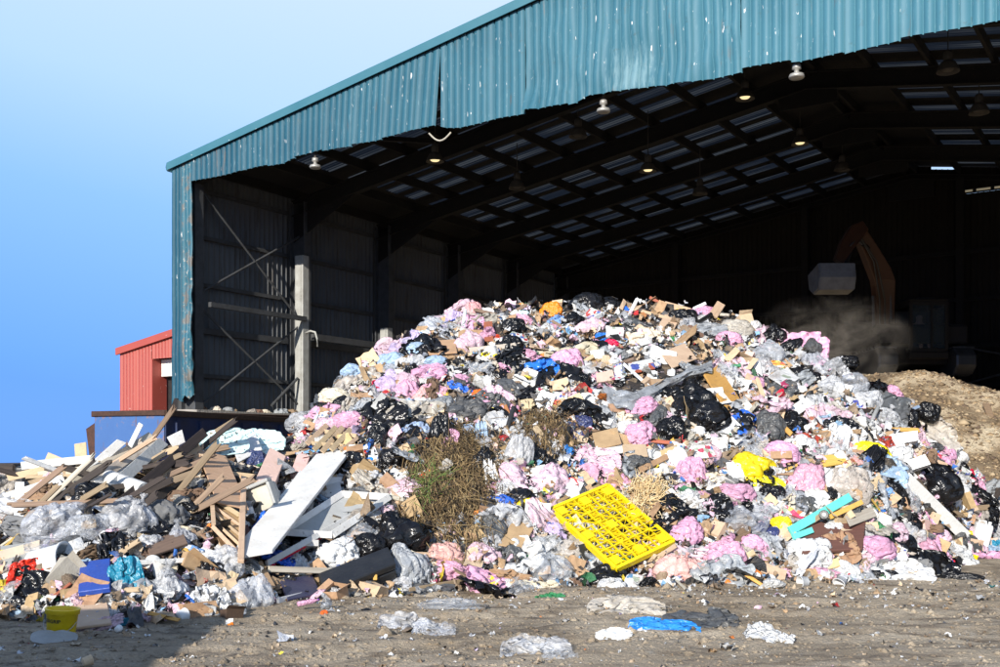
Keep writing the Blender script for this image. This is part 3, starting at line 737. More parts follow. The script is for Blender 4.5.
# ------------------------------------------------------------------ red building behind
t = NT('red_steel'); v = t.coord('Object'); n1 = t.noise(v, 0.8, 4); n4 = t.noise(v, 7.0, 2)
c = t.mix(n1, (0.42, 0.080, 0.055), (0.33, 0.062, 0.045)); c = t.mix(t.step(n4, 0.71, 0.74), c, (0.75, 0.6, 0.55)); t.done(c, 0.55)
def on_plane(px, py, y0):   # plane facing the camera like the shed front, passing through the ray at depth y0 of column 120
    q = EYEV + ray(120, 400) * y0; d = ray(px, py); k = (q - EYEV).dot(D) / d.dot(D); return EYEV + d * k
YB = 44.0
pA = on_plane(120, 455, YB); pA.z = 0
RBM = Matrix(((U.x, D.x, 0, pA.x), (U.y, D.y, 0, pA.y), (0, 0, 1, 0), (0, 0, 0, 1))); RBI = RBM.inverted()
rb = empty('red_building', RBM); tag(rb, 'red corrugated steel building with a dark doorway, behind the teal corner', 'building')
rz = lambda px, py: (RBI @ on_plane(px, py, YB))
ex = rz(119, 348); ez0 = ex.z; sl = (rz(172, 330).z - ez0) / (rz(172, 330).x - ex.x)
dx0, dx1, dzt = rz(152, 360).x, rz(186, 360).x, rz(152, 359).z
WB = dx1 + 3.0
rt = lambda s: ez0 + sl * s - .22
s = 0.0
while s < WB:
    e1 = min(s + 1.0, WB)
    cuts = sorted({s, e1} | {q for q in (dx0, dx1) if s < q < e1})
    for a, b in zip(cuts[:-1], cuts[1:]):
        mid = (a + b) / 2; low = dzt if dx0 < mid < dx1 else 0.0
        V, Fc = corr(a, b, lambda q: low, rt, 2, pitch=.2, depth_=.03); sheet_obj('cladding_sheet', V, Fc, 'red_steel', rb)
    s = e1
V, Fc = corr(0.0, 9.0, lambda q: 0, lambda q: ez0 - .2, 2, 'side', .03, .3); sheet_obj('side_cladding', V, Fc, 'red_steel', rb)
V, Fc = corr(0.0, 9.0, lambda q: 0, lambda q: rt(WB), 2, 'side', .03, .3); V[:, 0] += WB; sheet_obj('side_cladding', V, Fc, 'red_steel', rb)
MB().box((WB / 2, 9.0, 2.4), (WB, .1, 4.8)).obj('rear_cladding', 'red_steel', rb)
Vv = []
for s_ in (-.12, WB + .12):
    zz = ez0 + sl * s_
    Vv += [(s_, -.14, zz - .28), (s_, -.14, zz), (s_, 9.2, zz), (s_, 9.2, zz - .1), (s_, -.06, zz - .1), (s_, -.06, zz - .28)]
MB().add(Vv, [tuple(range(6))[::-1], tuple(range(6, 12))] + [(i, (i + 1) % 6, 6 + (i + 1) % 6, 6 + i) for i in range(6)]).obj('roof', 'red_steel', rb)
MB().box((dx0 - .0, .35, dzt / 2), (.06, .72, dzt)).obj('door_reveal', 'red_steel', rb)
MB().box((dx1, .35, dzt / 2), (.06, .72, dzt)).obj('door_reveal', 'red_steel', rb)
sh = MB().box(((dx0 + dx1) / 2, .55, dzt - .35), (dx1 - dx0 - .1, .25, .68)).obj('roller_shutter', 'white_paint', rb)
MB().box(((dx0 + dx1) / 2, .8, dzt / 2 - .2), (dx1 - dx0 - .1, .06, dzt - .4)).obj('inner_door', 'black_plastic', rb)

# ------------------------------------------------------------------ skips (roll-on containers)
t = NT('skip_paint'); v = t.coord('Object'); n1 = t.noise(v, 1.1, 5, .7, .3); n2 = t.noise(t.coord('Object', 1, (7, 7, 1.5)), 1.0, 4)
c = t.mix(n1, (0.03, 0.095, 0.28), (0.06, 0.15, 0.35)); c = t.mix(t.step(n1, 0.50, 0.57), c, (0.24, 0.13, 0.08)); c = t.mix(t.step(n2, 0.60, 0.68), c, (0.13, 0.07, 0.045))
t.done(c, 0.6, t.bump(n1, .2, .02))
m_matte('skip_side', (0.012, 0.03, 0.10), (0.02, 0.025, 0.05), 0.6, 1.0, vary=False)
def make_skip(M, label, L=6.2, Wd=2.5, H=2.55):
    e = empty('skip_container', M); tag(e, label, 'skip')
    for y in (0.0, Wd):
        mb = MB(); mb.box((L / 2, y, H / 2 + .1), (L, .05, H - .2)); mb.obj('side_wall', 'skip_side', e)
        for k in range(8):
            sgn = -1 if y == 0 else 1
            MB().box((.35 + k * (L - .7) / 7, y + sgn * .05, H / 2), (.12, .05, H - .3)).obj('stiffener', 'skip_side', e)
        MB().box((L / 2, y, H - .02), (L + .1, .16, .12)).obj('top_rail', 'rust', e, bevel=.01)
    MB().box((0.0, Wd / 2, H / 2 + .1), (.05, Wd, H - .2)).obj('end_wall', 'skip_paint', e)
    MB().box((-.07, Wd / 2, H * .62), (.1, Wd - .1, .12)).obj('stiffener', 'skip_paint', e)
    MB().box((L, Wd / 2, H / 2 + .1), (.05, Wd, H - .2)).obj('end_wall', 'skip_paint', e)
    for x in (0, L): MB().box((x, Wd / 2, H - .015), (.14, Wd + .1, .11)).obj('top_rail', 'rust', e, bevel=.01)
    MB().box((L / 2, Wd / 2, .2), (L - .1, Wd - .1, .12)).obj('floor_plate', 'rust', e)
    for y in (.5, Wd - .5): MB().box((L / 2, y, .09), (L, .1, .18)).obj('runner', 'rust', e)
    return e
kp = EYEV + ray(165, 413) * 21.5
ga = math.atan2(D.y, D.x) + R(13)
Mk = Matrix.Translation((kp.x, kp.y, 0)) @ Matrix.Rotation(ga, 4, 'Z')
skip = make_skip(Mk, 'rusty blue steel skip container behind the timber pile', H=kp.z + .02, Wd=1.75)
# mesh-fronted tailgate hanging open at the near corner
gp0, gp1, gp2, gp3 = [EYEV + ray(*p) * q for p, q in (((106, 415), 22.6), ((86, 429), 22.9), ((90, 462), 22.9), ((107, 462), 22.6))]
# the far door swung out beyond the skip's end
mb = MB(); mb.add([gp0, gp1, gp2, gp3] + [p + Vector((.02, .09, 0)) for p in (gp0, gp1, gp2, gp3)], [(0, 1, 2, 3), (7, 6, 5, 4), (0, 4, 5, 1), (1, 5, 6, 2), (2, 6, 7, 3), (3, 7, 4, 0)])
mb.v = [tuple(Mk.inverted() @ Vector(p)) for p in mb.v]
mb.obj('swung_door', 'rust', skip)
# second container, outside the view beside the camera, whose shadow falls along the foot of the left pile
p0 = Vector((-3.85, 8.69, 0)) - Vector((Ldir.x, Ldir.y, 0)).normalized() * 3.9
make_skip(Matrix.Translation((p0.x, p0.y, 0)) @ Matrix.Rotation(R(180), 4, 'Z'), 'parked steel skip container outside the view whose shadow crosses the yard', L=6.0, H=2.45)

# ------------------------------------------------------------------ soil mound inside
t = NT('soil'); v = t.coord('Object'); n1 = t.noise(v, 0.55, 5, .62, .5); n2 = t.noise(v, 7.0, 5, .65); n3 = t.noise(v, 30, 4, .7)
c = t.ramp(n1, [(0.30, (0.20, 0.14, 0.085)), (0.43, (0.36, 0.265, 0.165)), (0.49, (0.62, 0.49, 0.33)), (0.60, (0.80, 0.67, 0.48))])
c = t.mix(t.step(n2, 0.54, 0.76), c, (0.17, 0.12, 0.075)); c = t.mix(.5, c, t.ramp(n3, [(.35, (.55, .55, .55)), (.65, (1.2, 1.2, 1.2))]), 'MULTIPLY')
t.done(c, 0.95, t.bump(n3, .8, .05, t.bump(n2, .8, .14)))
pxs = np.linspace(690, 1420, 150); ds = np.linspace(16.5, 37.6, 130)
PX, DD = np.meshgrid(pxs, ds); X = (PX - 500) / F * DD; Zs = soil_h(X, DD)
q = np.stack([X, DD], -1); loc = (q - np.array([C0.x, C0.y])) @ np.array([[U.x, D.x], [U.y, D.y]])
ok = (loc[..., 1] < ST_ - .55) & (loc[..., 0] < SW - .3)
Zs = np.where(ok, Zs, -0.6); Zs = np.maximum(Zs, -0.6)
o = link('soil_mound', mesh('soil_mound', np.stack([X, DD, Zs], -1).reshape(-1, 3), grid_faces(150, 130), ['soil'], True)); tag(o, kind='structure')
o = MB().bar(EYEV + ray(986, 404) * 25.6, EYEV + ray(1001, 446) * 24.2, .16, .05).obj('timber_offcut', 'old_timber', bevel=.01); tag(o, 'brown plank lying on the tan soil mound', 'timber')

# ------------------------------------------------------------------ excavator
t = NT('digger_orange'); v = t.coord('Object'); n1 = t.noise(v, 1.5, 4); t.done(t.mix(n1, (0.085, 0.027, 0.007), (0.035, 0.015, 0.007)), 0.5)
t = NT('cab_glass'); t.done((0.05, 0.06, 0.06), 0.08, None, Alpha=0.35)
YX = 33.0
def xp(px, py, dy=0.0): return EYEV + ray(px, py) * (YX + dy)
base = xp(905, 376); base.z = float(soil_h(np.array([base.x]), np.array([YX]))[0])
ex = empty('excavator', Matrix.Translation(base)); tag(ex, 'orange tracked excavator working in the dark at the back of the shed', 'excavator')
B = lambda px, py, dy=0.0: xp(px, py, dy) - base
zt = B(905, 372).z
for sx in (-1.15, 1.15):
    mb = MB(); mb.prism([(-1.8, .25), (-1.5, 0), (1.5, 0), (1.8, .25), (1.8, .6), (1.5, .82), (-1.5, .82), (-1.8, .6)], sx - .3, sx + .3)
    tr_ = mb.obj('track', 'black_plastic', ex, bevel=.05)
    for k in range(12): MB().box((sx, -1.5 + k * .273, .83), (.64, .12, .05)).obj('track_shoe', 'black_plastic', tr_)
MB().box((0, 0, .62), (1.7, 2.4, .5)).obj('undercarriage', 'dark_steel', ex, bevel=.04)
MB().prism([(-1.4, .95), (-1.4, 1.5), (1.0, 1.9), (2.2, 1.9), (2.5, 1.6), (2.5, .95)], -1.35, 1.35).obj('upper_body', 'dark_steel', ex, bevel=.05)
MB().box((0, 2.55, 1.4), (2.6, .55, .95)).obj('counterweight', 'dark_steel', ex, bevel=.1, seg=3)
cx0, cx1 = B(892, 350).x, B(926, 350).x; cz0, cz1 = B(905, 355).z, B(905, 309).z; cy0, cy1 = -1.5, -.1
mb = MB()
for x in (cx0, cx1):
    for y in (cy0, cy1): mb.box((x, y, (cz0 + cz1) / 2), (.09, .09, cz1 - cz0))
for z in (cz0, cz1 - .04):
    for y in (cy0, cy1): mb.box(((cx0 + cx1) / 2, y, z), (cx1 - cx0 - .09, .085, .1))
    for x in (cx0, cx1): mb.box((x, (cy0 + cy1) / 2, z), (.085, cy1 - cy0 - .09, .1))
mb.box((cx0 + .62, cy0, (cz0 + cz1) / 2), (.06, .07, cz1 - cz0 - .12))
cab = mb.obj('cab_frame', 'shaded_steel', ex)
for x0, x1 in ((cx0 + .05, cx0 + .58), (cx0 + .66, cx1 - .05)): MB().box(((x0 + x1) / 2, cy0, (cz0 + cz1) / 2), (x1 - x0, .012, cz1 - cz0 - .12)).obj('pane', 'cab_glass', cab)
MB().box(((cx0 + cx1) / 2, cy1, (cz0 + cz1) / 2), (cx1 - cx0 - .1, .03, cz1 - cz0 - .1)).obj('rear_panel', 'black_plastic', cab)
MB().box(((cx0 + cx1) / 2, -.8, cz1 + .06), (cx1 - cx0 + .1, 1.5, .08)).obj('cab_roof', 'shaded_steel', ex, bevel=.03)
MB().box(((cx0 + cx1) / 2 + .1, -.8, cz1 + .15), (.5, .7, .1)).obj('roof_vent', 'dark_steel', ex, bevel=.03)
MB().box(((cx0 + cx1) / 2, cy0 - .02, cz0 - .16), (cx1 - cx0 + .1, .12, .2)).obj('cab_sill', 'shaded_steel', ex, bevel=.02)
def arm(name, pts, widths, thick, m, parent=ex):
    pts = [Vector(p) for p in pts]; V = []; n = len(pts)
    for i, p in enumerate(pts):
        t_ = (pts[min(i + 1, n - 1)] - pts[max(i - 1, 0)]).normalized(); nrm = Vector((-t_.z, 0, t_.x)).normalized() * widths[i] / 2
        for a, yy in ((1, -thick / 2), (1, thick / 2), (-1, thick / 2), (-1, -thick / 2)): V.append(p + nrm * a + Vector((0, yy, 0)))
    Fc = [(0, 1, 2, 3)[::-1], tuple(4 * (n - 1) + k for k in range(4))]
    for i in range(n - 1):
        for k in range(4): Fc.append((4 * i + k, 4 * i + (k + 1) % 4, 4 * i + 4 + (k + 1) % 4, 4 * i + 4 + k))
    return MB().add(V, Fc).obj(name, m, parent, bevel=.02)
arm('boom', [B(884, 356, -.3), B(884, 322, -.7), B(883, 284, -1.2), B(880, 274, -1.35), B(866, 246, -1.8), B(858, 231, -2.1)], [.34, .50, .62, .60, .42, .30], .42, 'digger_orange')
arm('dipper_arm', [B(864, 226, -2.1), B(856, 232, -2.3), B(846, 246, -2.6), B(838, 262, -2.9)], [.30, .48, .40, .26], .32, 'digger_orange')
for p, q, r in ((B(874, 362, -.6), B(873, 296, -1.3), .07), (B(892, 350, -.6), B(890, 286, -1.3), .07), (B(872, 250, -1.8), B(853, 238, -2.4), .06)):
    m_ = (Vector(p) + Vector(q)) / 2
    cyl = MB().tube([p, m_], r, 10).obj('hydraulic_cylinder', 'dark_steel', ex, smooth=False); MB().tube([m_, q], r * .55, 8).obj('piston_rod', 'grimy_steel', cyl)
bk0, bk1 = B(815, 292, -3.0), B(849, 266, -3.0)
w_, h_ = bk1.x - bk0.x, bk1.z - bk0.z
mb = MB()
prof = [(-.45, h_), (-.55, h_ * .45), (-.42, 0.0), (.1, -.06), (.5, .12), (.62, h_ * .75)]
inner = [(y * .94, .05 + z * .96) for y, z in prof]
k0 = bk0.x; n = len(prof)
V = [(0, y, z) for y, z in prof] + [(w_, y, z) for y, z in prof]
mb.add(V, [(i, i + 1, n + i + 1, n + i) for i in range(n - 1)] + [tuple(range(n)), tuple(range(n, 2 * n))[::-1]])
bo = mb.obj('bucket', 'bucket_steel', ex, Matrix.Translation((bk0.x, bk0.y, bk0.z)))
bo.modifiers.new('wall', 'SOLIDIFY').thickness = .05
arm('link_bar', [B(850, 250, -2.7), B(846, 262, -2.95), B(842, 268, -3.0)], [.14, .16, .12], .1, 'dark_steel')
for q_ in (0, 5): MB().tube([B(880 + q_, 352, -.55), B(880 + q_, 300, -1.35), B(874 + q_ * .6, 262, -1.85), B(860, 236, -2.4), B(850, 246, -2.8)], .025, 6).obj('hydraulic_hose', 'black_plastic', ex, smooth=True)
for k in range(5): MB().box((w_ * (k + .5) / 5, .66, h_ * .75 + .06), (.09, .1, .2)).obj('bucket_tooth', 'dark_steel', bo)
# operator
pb = [((0, 0, 0), .17), ((0, -.02, .24), .19), ((0, -.02, .44), .16), ((0, -.04, .54), .06), ((0, -.06, .66), .11), ((0, -.06, .76), .09)]
def skin_person(name, chain, limbs, M, m):
    V = [c for c, r in chain]; Rr = [r for c, r in chain]; E = [(i, i + 1) for i in range(len(chain) - 1)]
    for root, pts in limbs:
        prev = root
        for c_, r_ in pts: V.append(c_); Rr.append(r_); E.append((prev, len(V) - 1)); prev = len(V) - 1
    me = bpy.data.meshes.new(name); me.from_pydata(V, E, []); me.materials.append(MATS[m])
    o = link(name, me); o.matrix_world = M
    o.modifiers.new('skin', 'SKIN'); 
    for i, sv in enumerate(me.skin_vertices[0].data): sv.radius = (Rr[i], Rr[i]); sv.use_root = (i == 0)
    o.modifiers.new('sub', 'SUBSURF').levels = 1
    return o
t = NT('hi_vis'); t.done((0.45, 0.72, 0.05), 0.7)
t = NT('skin_tone'); t.done((0.45, 0.27, 0.19), 0.6)
pm = Matrix.Translation(base + Vector(((cx0 + cx1) / 2, -.75, cz0 + .38)))
man = skin_person('person', pb, [(2, [((.22, -.02, .42), .07), ((.27, -.12, .2), .055), ((.2, -.38, .16), .045), ((.18, -.46, .16), .05)]), (2, [((-.22, -.02, .42), .07), ((-.27, -.12, .2), .055), ((-.2, -.38, .16), .045), ((-.18, -.46, .16), .05)]),
     (0, [((.12, -.3, .0), .09), ((.13, -.5, -.02), .075), ((.13, -.52, -.3), .06)]), (0, [((-.12, -.3, .0), .09), ((-.13, -.5, -.02), .075), ((-.13, -.52, -.3), .06)])], pm, 'skin_tone')
tag(man, 'person in a hi-vis vest seated at the controls inside the excavator cab', 'person')
ch = [((0, 0, .02), .19), ((0, -.02, .24), .21), ((0, -.02, .43), .19)]
vs_ = skin_person('vest', ch, [], Matrix(), 'hi_vis'); vs_.parent = man

# ------------------------------------------------------------------ parked trailer at the far left
tb = EYEV + ray(-26, 455) * 24.0; tb.z = float(waste_h(np.array([tb.x]), np.array([24.0]))[0]) * 0
e = empty('tipper_trailer', Matrix.Translation((tb.x, tb.y, 0))); tag(e, 'dark tipper trailer with red tail light behind the timber pile', 'trailer')
zt_ = EYE - 9 / F * 24
MB().prism([(0, .75), (0, zt_), (5.0, zt_), (5.0, .75)], -1.0, .92).obj('body', 'dark_timber', e, bevel=.05)
MB().prism([(-.1, .7), (-.1, zt_ - .06), (.25, zt_ - .02), (.5, .7)], .95, 1.3).obj('mudguard', 'black_plastic', e, bevel=.06, seg=3)
t = NT('tail_red'); t.done((0.65, 0.01, 0.01), 0.25, None, Specular_IOR_Level=.6)
for x in (-.75, .72): MB().box((x, -.035, EYE - 17.5 / F * 24), (.26, .06, .11)).obj('tail_light', 'tail_red', e, bevel=.01)
for x in (-.95, .85):
    w = MB().lathe([(.2, -.14), (.46, -.14), (.5, -.1), (.5, .1), (.46, .14), (.2, .14)], 22, Matrix.Translation((x, 1.4, .5)) @ Matrix.Rotation(R(90), 4, 'Y')).obj('wheel', 'black_plastic', e)

# ------------------------------------------------------------------ waste heap body (the compacted mass under the loose pieces)
PAL = [((.74, .73, .70), 17), ((.64, .65, .68), 9), ((.78, .52, .63), 7), ((.012, .012, .014), 20), ((.08, .08, .085), 12), ((.45, .30, .17), 14), ((.62, .47, .31), 8),
       ((.28, .20, .13), 11), ((.38, .38, .38), 6), ((.03, .15, .5), 1.5), ((.25, .45, .68), 1.5), ((.5, .03, .03), 1.0), ((.75, .22, .04), .7), ((.8, .62, .05), 1.0), ((.05, .2, .09), .7), ((.1, .4, .38), .4), ((.6, .5, .72), 1.4)]
PC = np.array([c for c, w in PAL]); PW = np.array([w for c, w in PAL]); PW = PW / PW.sum()
t = NT('loose_waste'); at = t.new('ShaderNodeAttribute', attribute_name='col'); v = t.coord('Object'); n2 = t.noise(v, 26, 4, .6, .8); n1 = t.noise(v, 9, 4)
c = t.mix(t.step(n1, .52, .8), at.outputs['Color'], DIRT); t.done(c, 0.45, t.bump(n2, .8, .03))
t = NT('compacted_waste'); v = t.coord('Object'); vo = t.new('ShaderNodeTexVoronoi'); vo.inputs['Scale'].default_value = 9; t.l.new(v, vo.inputs['Vector'])
s_ = t.new('ShaderNodeSeparateColor'); t.l.new(vo.outputs['Color'], s_.inputs[0])
c = t.ramp(s_.outputs[0], [(0, (.05, .04, .035)), (.3, (.14, .10, .07)), (.55, (.24, .18, .12)), (.7, (.35, .33, .3)), (.85, (.02, .02, .02)), (.93, (.5, .4, .42))], 'CONSTANT')
n2 = t.noise(v, 12, 5, .7); t.done(c, .9, t.bump(n2, 1.0, .1))
pxs = np.linspace(-470, 1110, 330); ds = np.concatenate([np.linspace(9.5, 24, 210), np.linspace(24.3, 33, 20)])
PX, DD = np.meshgrid(pxs, ds); X = (PX - 500) / F * DD
Zw = waste_h(X, DD); Zw = Zw + np.clip(Zw / .3, 0, 1) * 0.10 * (ridged(P3(X * 3.2, DD * 3.2), 2, 61) - .45)
Zw = np.where(Zw < 0.03, -0.35, Zw - 0.05)
o = link('waste_heap', mesh('waste_heap', np.stack([X, DD, Zw], -1).reshape(-1, 3), grid_faces(330, 230), ['compacted_waste'], False)); tag(o, kind='stuff')

# ------------------------------------------------------------------ soft shapes
# film keeps its length when it is squeezed, so it buckles into folds: edge lengths are relaxed while the shape is pressed together
def shift(P, di, dj, wrap):
    """views of pairs (a, b) with b = a + (di, dj)"""
    nv, nu = P.shape[:2]
    if wrap: Q = np.roll(P, -dj, 1); return P[:nv - di], Q[di:]
    if dj >= 0: return P[:nv - di, :nu - dj], P[di:, dj:]
    return P[:nv - di, -dj:], P[di:, :nu + dj]
SETS = [(0, 1, .5), (1, 0, .5), (1, 1, .35), (1, -1, .35), (0, 2, .12), (2, 0, .12)]
def relax(P, rest, iters, wrap, confine):
    nv, nu = P.shape[:2]
    for it in range(iters):
        for (di, dj, k), r in zip(SETS, rest):
            a, b = shift(P, di, dj, wrap); d = b - a; L = np.sqrt((d * d).sum(-1)) + 1e-9
            c = d * ((L - r) / L * .5 * k)[..., None]
            D = np.zeros_like(P)
            if wrap:
                D[:nv - di] += c; D[di:] -= np.roll(c, dj, 1)
            elif dj >= 0: D[:nv - di, :nu - dj] += c; D[di:, dj:] -= c
            else: D[:nv - di, -dj:] += c; D[di:, :nu + dj] -= c
            P = P + D
        P = confine(P, it)
    return P
def lens(P, wrap): return [np.sqrt(((lambda ab: (ab[1] - ab[0]) ** 2)(shift(P, di, dj, wrap))).sum(-1)) for di, dj, k in SETS]

def smooth_noise(shape3, p, seed, o=2): return np.stack([fbm(p + 31.7 * k, o, seed + 5 * k) for k in range(3)], -1)
def bag_arrays(seed, nu=44, nv=30, tied=True, sag=0.25, fold=1.0):
    th = np.linspace(0, 2 * np.pi, nu, endpoint=False); ph = np.linspace(.06, np.pi - .06, nv); T, Pp = np.meshgrid(th, ph)
    d = np.stack([np.sin(Pp) * np.cos(T), np.sin(Pp) * np.sin(T), np.cos(Pp)], -1)
    lump = 1 + .75 * fbm(d * 1.0 + seed * 3.1, 2, seed)
    P = d * lump[..., None]; P0 = P.copy()
    if fold > 0:
        rest = [L * (1 + .28 * fold) for L in lens(P, True)]
        P = P + .10 * fold * smooth_noise(None, d * 2.4 + seed, seed + 9) + .05 * smooth_noise(None, d * 5.5 + seed, seed + 19, 1)
        w = np.clip((d[..., 2:] - .35) / .65, 0, 1)
        def confine(P, it):
            c = P.mean((0, 1)); q = P - c
            pull = (P0 - P) * .035
            r = np.sqrt((q * q).sum(-1, keepdims=True)) / (np.sqrt((P0 * P0).sum(-1, keepdims=True)) + 1e-6)
            P = P + pull - q * np.clip(r - 1.04, 0, 1) * .5
            if tied: P = P - np.concatenate([q[..., :2] * w * .02, 0 * w], -1)
            z = P[..., 2]; P[..., 2] = np.where(z < -.62, -.62 + (z + .62) * .6, z)
            return P
        P = relax(P, rest, 42, True, confine)
    V = P.reshape(-1, 3); z = V[:, 2]; V[:, 2] = np.where(z < 0, z * (1 - sag), z)
    V = np.concatenate([V, [P[0].mean(0), P[-1].mean(0)]]); V -= (V.max(0) + V.min(0)) / 2; V /= (V.max(0) - V.min(0)); k = nu * nv
    j = np.arange(nu); cap = [np.stack([np.full(nu, k), j, (j + 1) % nu, (j + 1) % nu], 1), np.stack([np.full(nu, k + 1), k - nu + (j + 1) % nu, k - nu + j, k - nu + j], 1)]
    Fc = grid_faces(nu, nv, True).tolist() + [tuple(f[:3]) for f in np.concatenate(cap).tolist()]
    return V, [tuple(f[::-1]) for f in Fc]
def sheet_arrays(seed, n=24, crumple=1.0, asp=1.0):
    r = np.random.default_rng(seed); u = np.linspace(-.5, .5, n); A, B_ = np.meshgrid(u, u * asp); p = P3(A, B_)
    rag = 1 + .16 * fbm(P3(np.arctan2(B_, A) * 1.6, 0 * A + seed), 2, seed + 3)
    uu, vv = 2 * A, 2 * B_ / asp; ea = A * (1 - .75 * (1 - np.sqrt(1 - vv * vv / 2))); eb = B_ * (1 - .75 * (1 - np.sqrt(1 - uu * uu / 2)))
    if crumple > .5: rag = 1 + .42 * fbm(P3(np.cos(np.arctan2(B_, A)) * 1.5 + seed, np.sin(np.arctan2(B_, A)) * 1.5), 3, seed + 3) * np.clip(np.maximum(np.abs(uu), np.abs(vv)), 0, 1)
    P = np.stack([ea * rag, eb * rag, 0 * A], -1); rest = lens(P, False)
    sq = 1 - (.40 * crumple if crumple < 1.3 else .5) ; sx_, sy_ = sq * r.uniform(.9, 1.25), sq * r.uniform(.85, 1.15)
    P = P * [min(sx_, .97), min(sy_, .97), 1]
    P = P + .34 * crumple * np.stack([.4 * fbm(p * 2.0 + seed, 2, seed + 1), .4 * fbm(p * 2.0 + seed + 9, 2, seed + 2), fbm(p * 2.6 + seed + 5, 3, seed + 3)], -1) + r.normal(0, .006, P.shape)
    bx, by = .5 * min(sx_, .97), .5 * asp * min(sy_, .97)
    def confine(P, it):
        x, y, z = P[..., 0], P[..., 1], P[..., 2]
        x = np.where(np.abs(x) > bx, np.sign(x) * (bx + (np.abs(x) - bx) * .7), x); y = np.where(np.abs(y) > by, np.sign(y) * (by + (np.abs(y) - by) * .7), y)
        return np.stack([x, y, z * .985], -1)
    P = relax(P, rest, 70, False, confine)
    V = P.reshape(-1, 3); V -= (V.max(0) + V.min(0)) / 2; s = V.max(0) - V.min(0); V = V / np.array([s[0], s[1] / asp, s[0]])
    return V, grid_faces(n, n)
BAGS = [mesh('plastic_bag', *bag_arrays(s, 50, 36), ['white_film'], True) for s in range(3, 13)]
LUMPS = [mesh('soft_bag', *bag_arrays(s, 50, 36, False, .25, 1.3), ['white_film'], True) for s in range(23, 31)]
SHEETS = [mesh('film_sheet', *sheet_arrays(s, 28), ['white_film'], True) for s in range(41, 53)]
FLATS = [mesh('paper_sheet', *sheet_arrays(s, 10, .35, .75), ['paper'], False) for s in range(51, 57)]
STRIPS = [mesh('cloth_strip', *sheet_arrays(s, 22, .9, .35), ['cloth_blue'], True) for s in range(61, 66)]
RAGS = [mesh('rag', *sheet_arrays(s, 24, 1.3, .8), ['cloth_beige'], True) for s in range(71, 77)]
def neck_arrays(seed):
    th = np.linspace(0, 2 * np.pi, 14, endpoint=False); V = []
    for k, (z, r) in enumerate(((-.5, .55), (-.2, .24), (-.05, .2), (.15, .34), (.35, .46), (.5, .5))):
        w = 1 + .28 * np.cos(5 * th + seed) * (k / 5) + .1 * np.sin(3 * th + k)
        V += [(r * a * math.cos(q) + .06 * k * math.sin(seed), r * a * math.sin(q) + .05 * k * math.cos(seed), z + .14 * (k > 3) * math.sin(3 * q + seed)) for q, a in zip(th, w)]
    return np.array(V), grid_faces(14, 6, True)
NECKS = [mesh('tied_neck', *neck_arrays(s), ['white_film'], True) for s in range(4)]
def card_arrays(seed, folds=True):
    r = random.Random(seed); n = 5; asp = r.uniform(.55, .95); bend = r.uniform(-.5, .5) if folds else r.uniform(-.12, .12); kx = r.choice([0.33, .5, .62])
    V = []
    for s_ in (1, -1):
        for j in range(n):
            for i in range(n):
                a, b = i / (n - 1), j / (n - 1); z = bend * max(0, a - kx) + .05 * r.uniform(-1, 1) * (s_ > 0)
                if s_ > 0: V.append([a - .5 + .015 * r.uniform(-1, 1), (b - .5) * asp + .015 * r.uniform(-1, 1), z])
    top = [list(p) for p in V]; V = top + [[p[0], p[1], p[2] - .018] for p in top]
    Fc = grid_faces(n, n).tolist(); Fc += [tuple(i + n * n for i in f[::-1]) for f in Fc]
    ring = [i for i in range(n)] + [n * j + n - 1 for j in range(1, n)] + [n * (n - 1) + i for i in range(n - 2, -1, -1)] + [n * j for j in range(n - 2, 0, -1)]
    for q in range(len(ring)): a, b = ring[q], ring[(q + 1) % len(ring)]; Fc.append((b, a, a + n * n, b + n * n))
    return V, Fc
CARDS = [mesh('cardboard_piece', *card_arrays(s), ['cardboard']) for s in range(8)]
def plank_arrays(seed):
    r = random.Random(seed); V = []; nx, ny = 5, 4
    for lvl in (-.022, .022):
        for i in range(nx):
            for j in range(ny):
                e = r.uniform(-.05, .05) if i in (0, nx - 1) else 0
                V.append((i / (nx - 1) - .5 + e, (j / (ny - 1) - .5) * .11 * (1 + .05 * math.sin(i + seed)), lvl * (1 - .25 * (j in (0, ny - 1))) + .006 * math.sin(i * 1.3 + seed)))
    f = grid_faces(ny, nx).tolist(); Fc = [q[::-1] for q in f] + [[a + nx * ny for a in q] for q in f]
    ring = list(range(ny)) + [ny * i + ny - 1 for i in range(1, nx)] + [ny * (nx - 1) + j for j in range(ny - 2, -1, -1)] + [ny * i for i in range(nx - 2, 0, -1)]
    for k in range(len(ring)): a, b = ring[k], ring[(k + 1) % len(ring)]; Fc.append((a, b, b + nx * ny, a + nx * ny))
    return V, Fc
PLANKS = [mesh('timber_offcut', *plank_arrays(s), ['pine']) for s in range(5)]
def box_arrays(seed):
    r = random.Random(seed); d = (1, r.uniform(.6, .95), r.uniform(.35, .75)); cr = .09; V = []
    for sz in (-1, 1):
        for sy in (-1, 1):
            for sx in (-1, 1): V.append((sx * d[0] / 2 + r.uniform(-cr, cr), sy * d[1] / 2 + r.uniform(-cr, cr), sz * d[2] / 2 + r.uniform(-cr, cr)))
    Fc = [(0, 2, 3, 1), (0, 1, 5, 4), (2, 6, 7, 3), (0, 4, 6, 2), (1, 3, 7, 5)]
    if seed % 2: Fc.append((4, 5, 7, 6))
    else:
        k = len(V); a, b, c_, d_ = V[4], V[5], V[7], V[6]
        lift = lambda p, q, s: tuple(p[i] + (0, q, s)[i] for i in range(3))
        V += [lift(a, -.3, .18), lift(b, -.34, .12), lift(d_, .3, .1), lift(c_, .28, .2)]
        Fc += [(4, 5, k + 1, k), (6, k + 2, k + 3, 7)]
    return V, Fc
BOXES = [mesh('carton', *box_arrays(s), ['cardboard']) for s in range(6)]
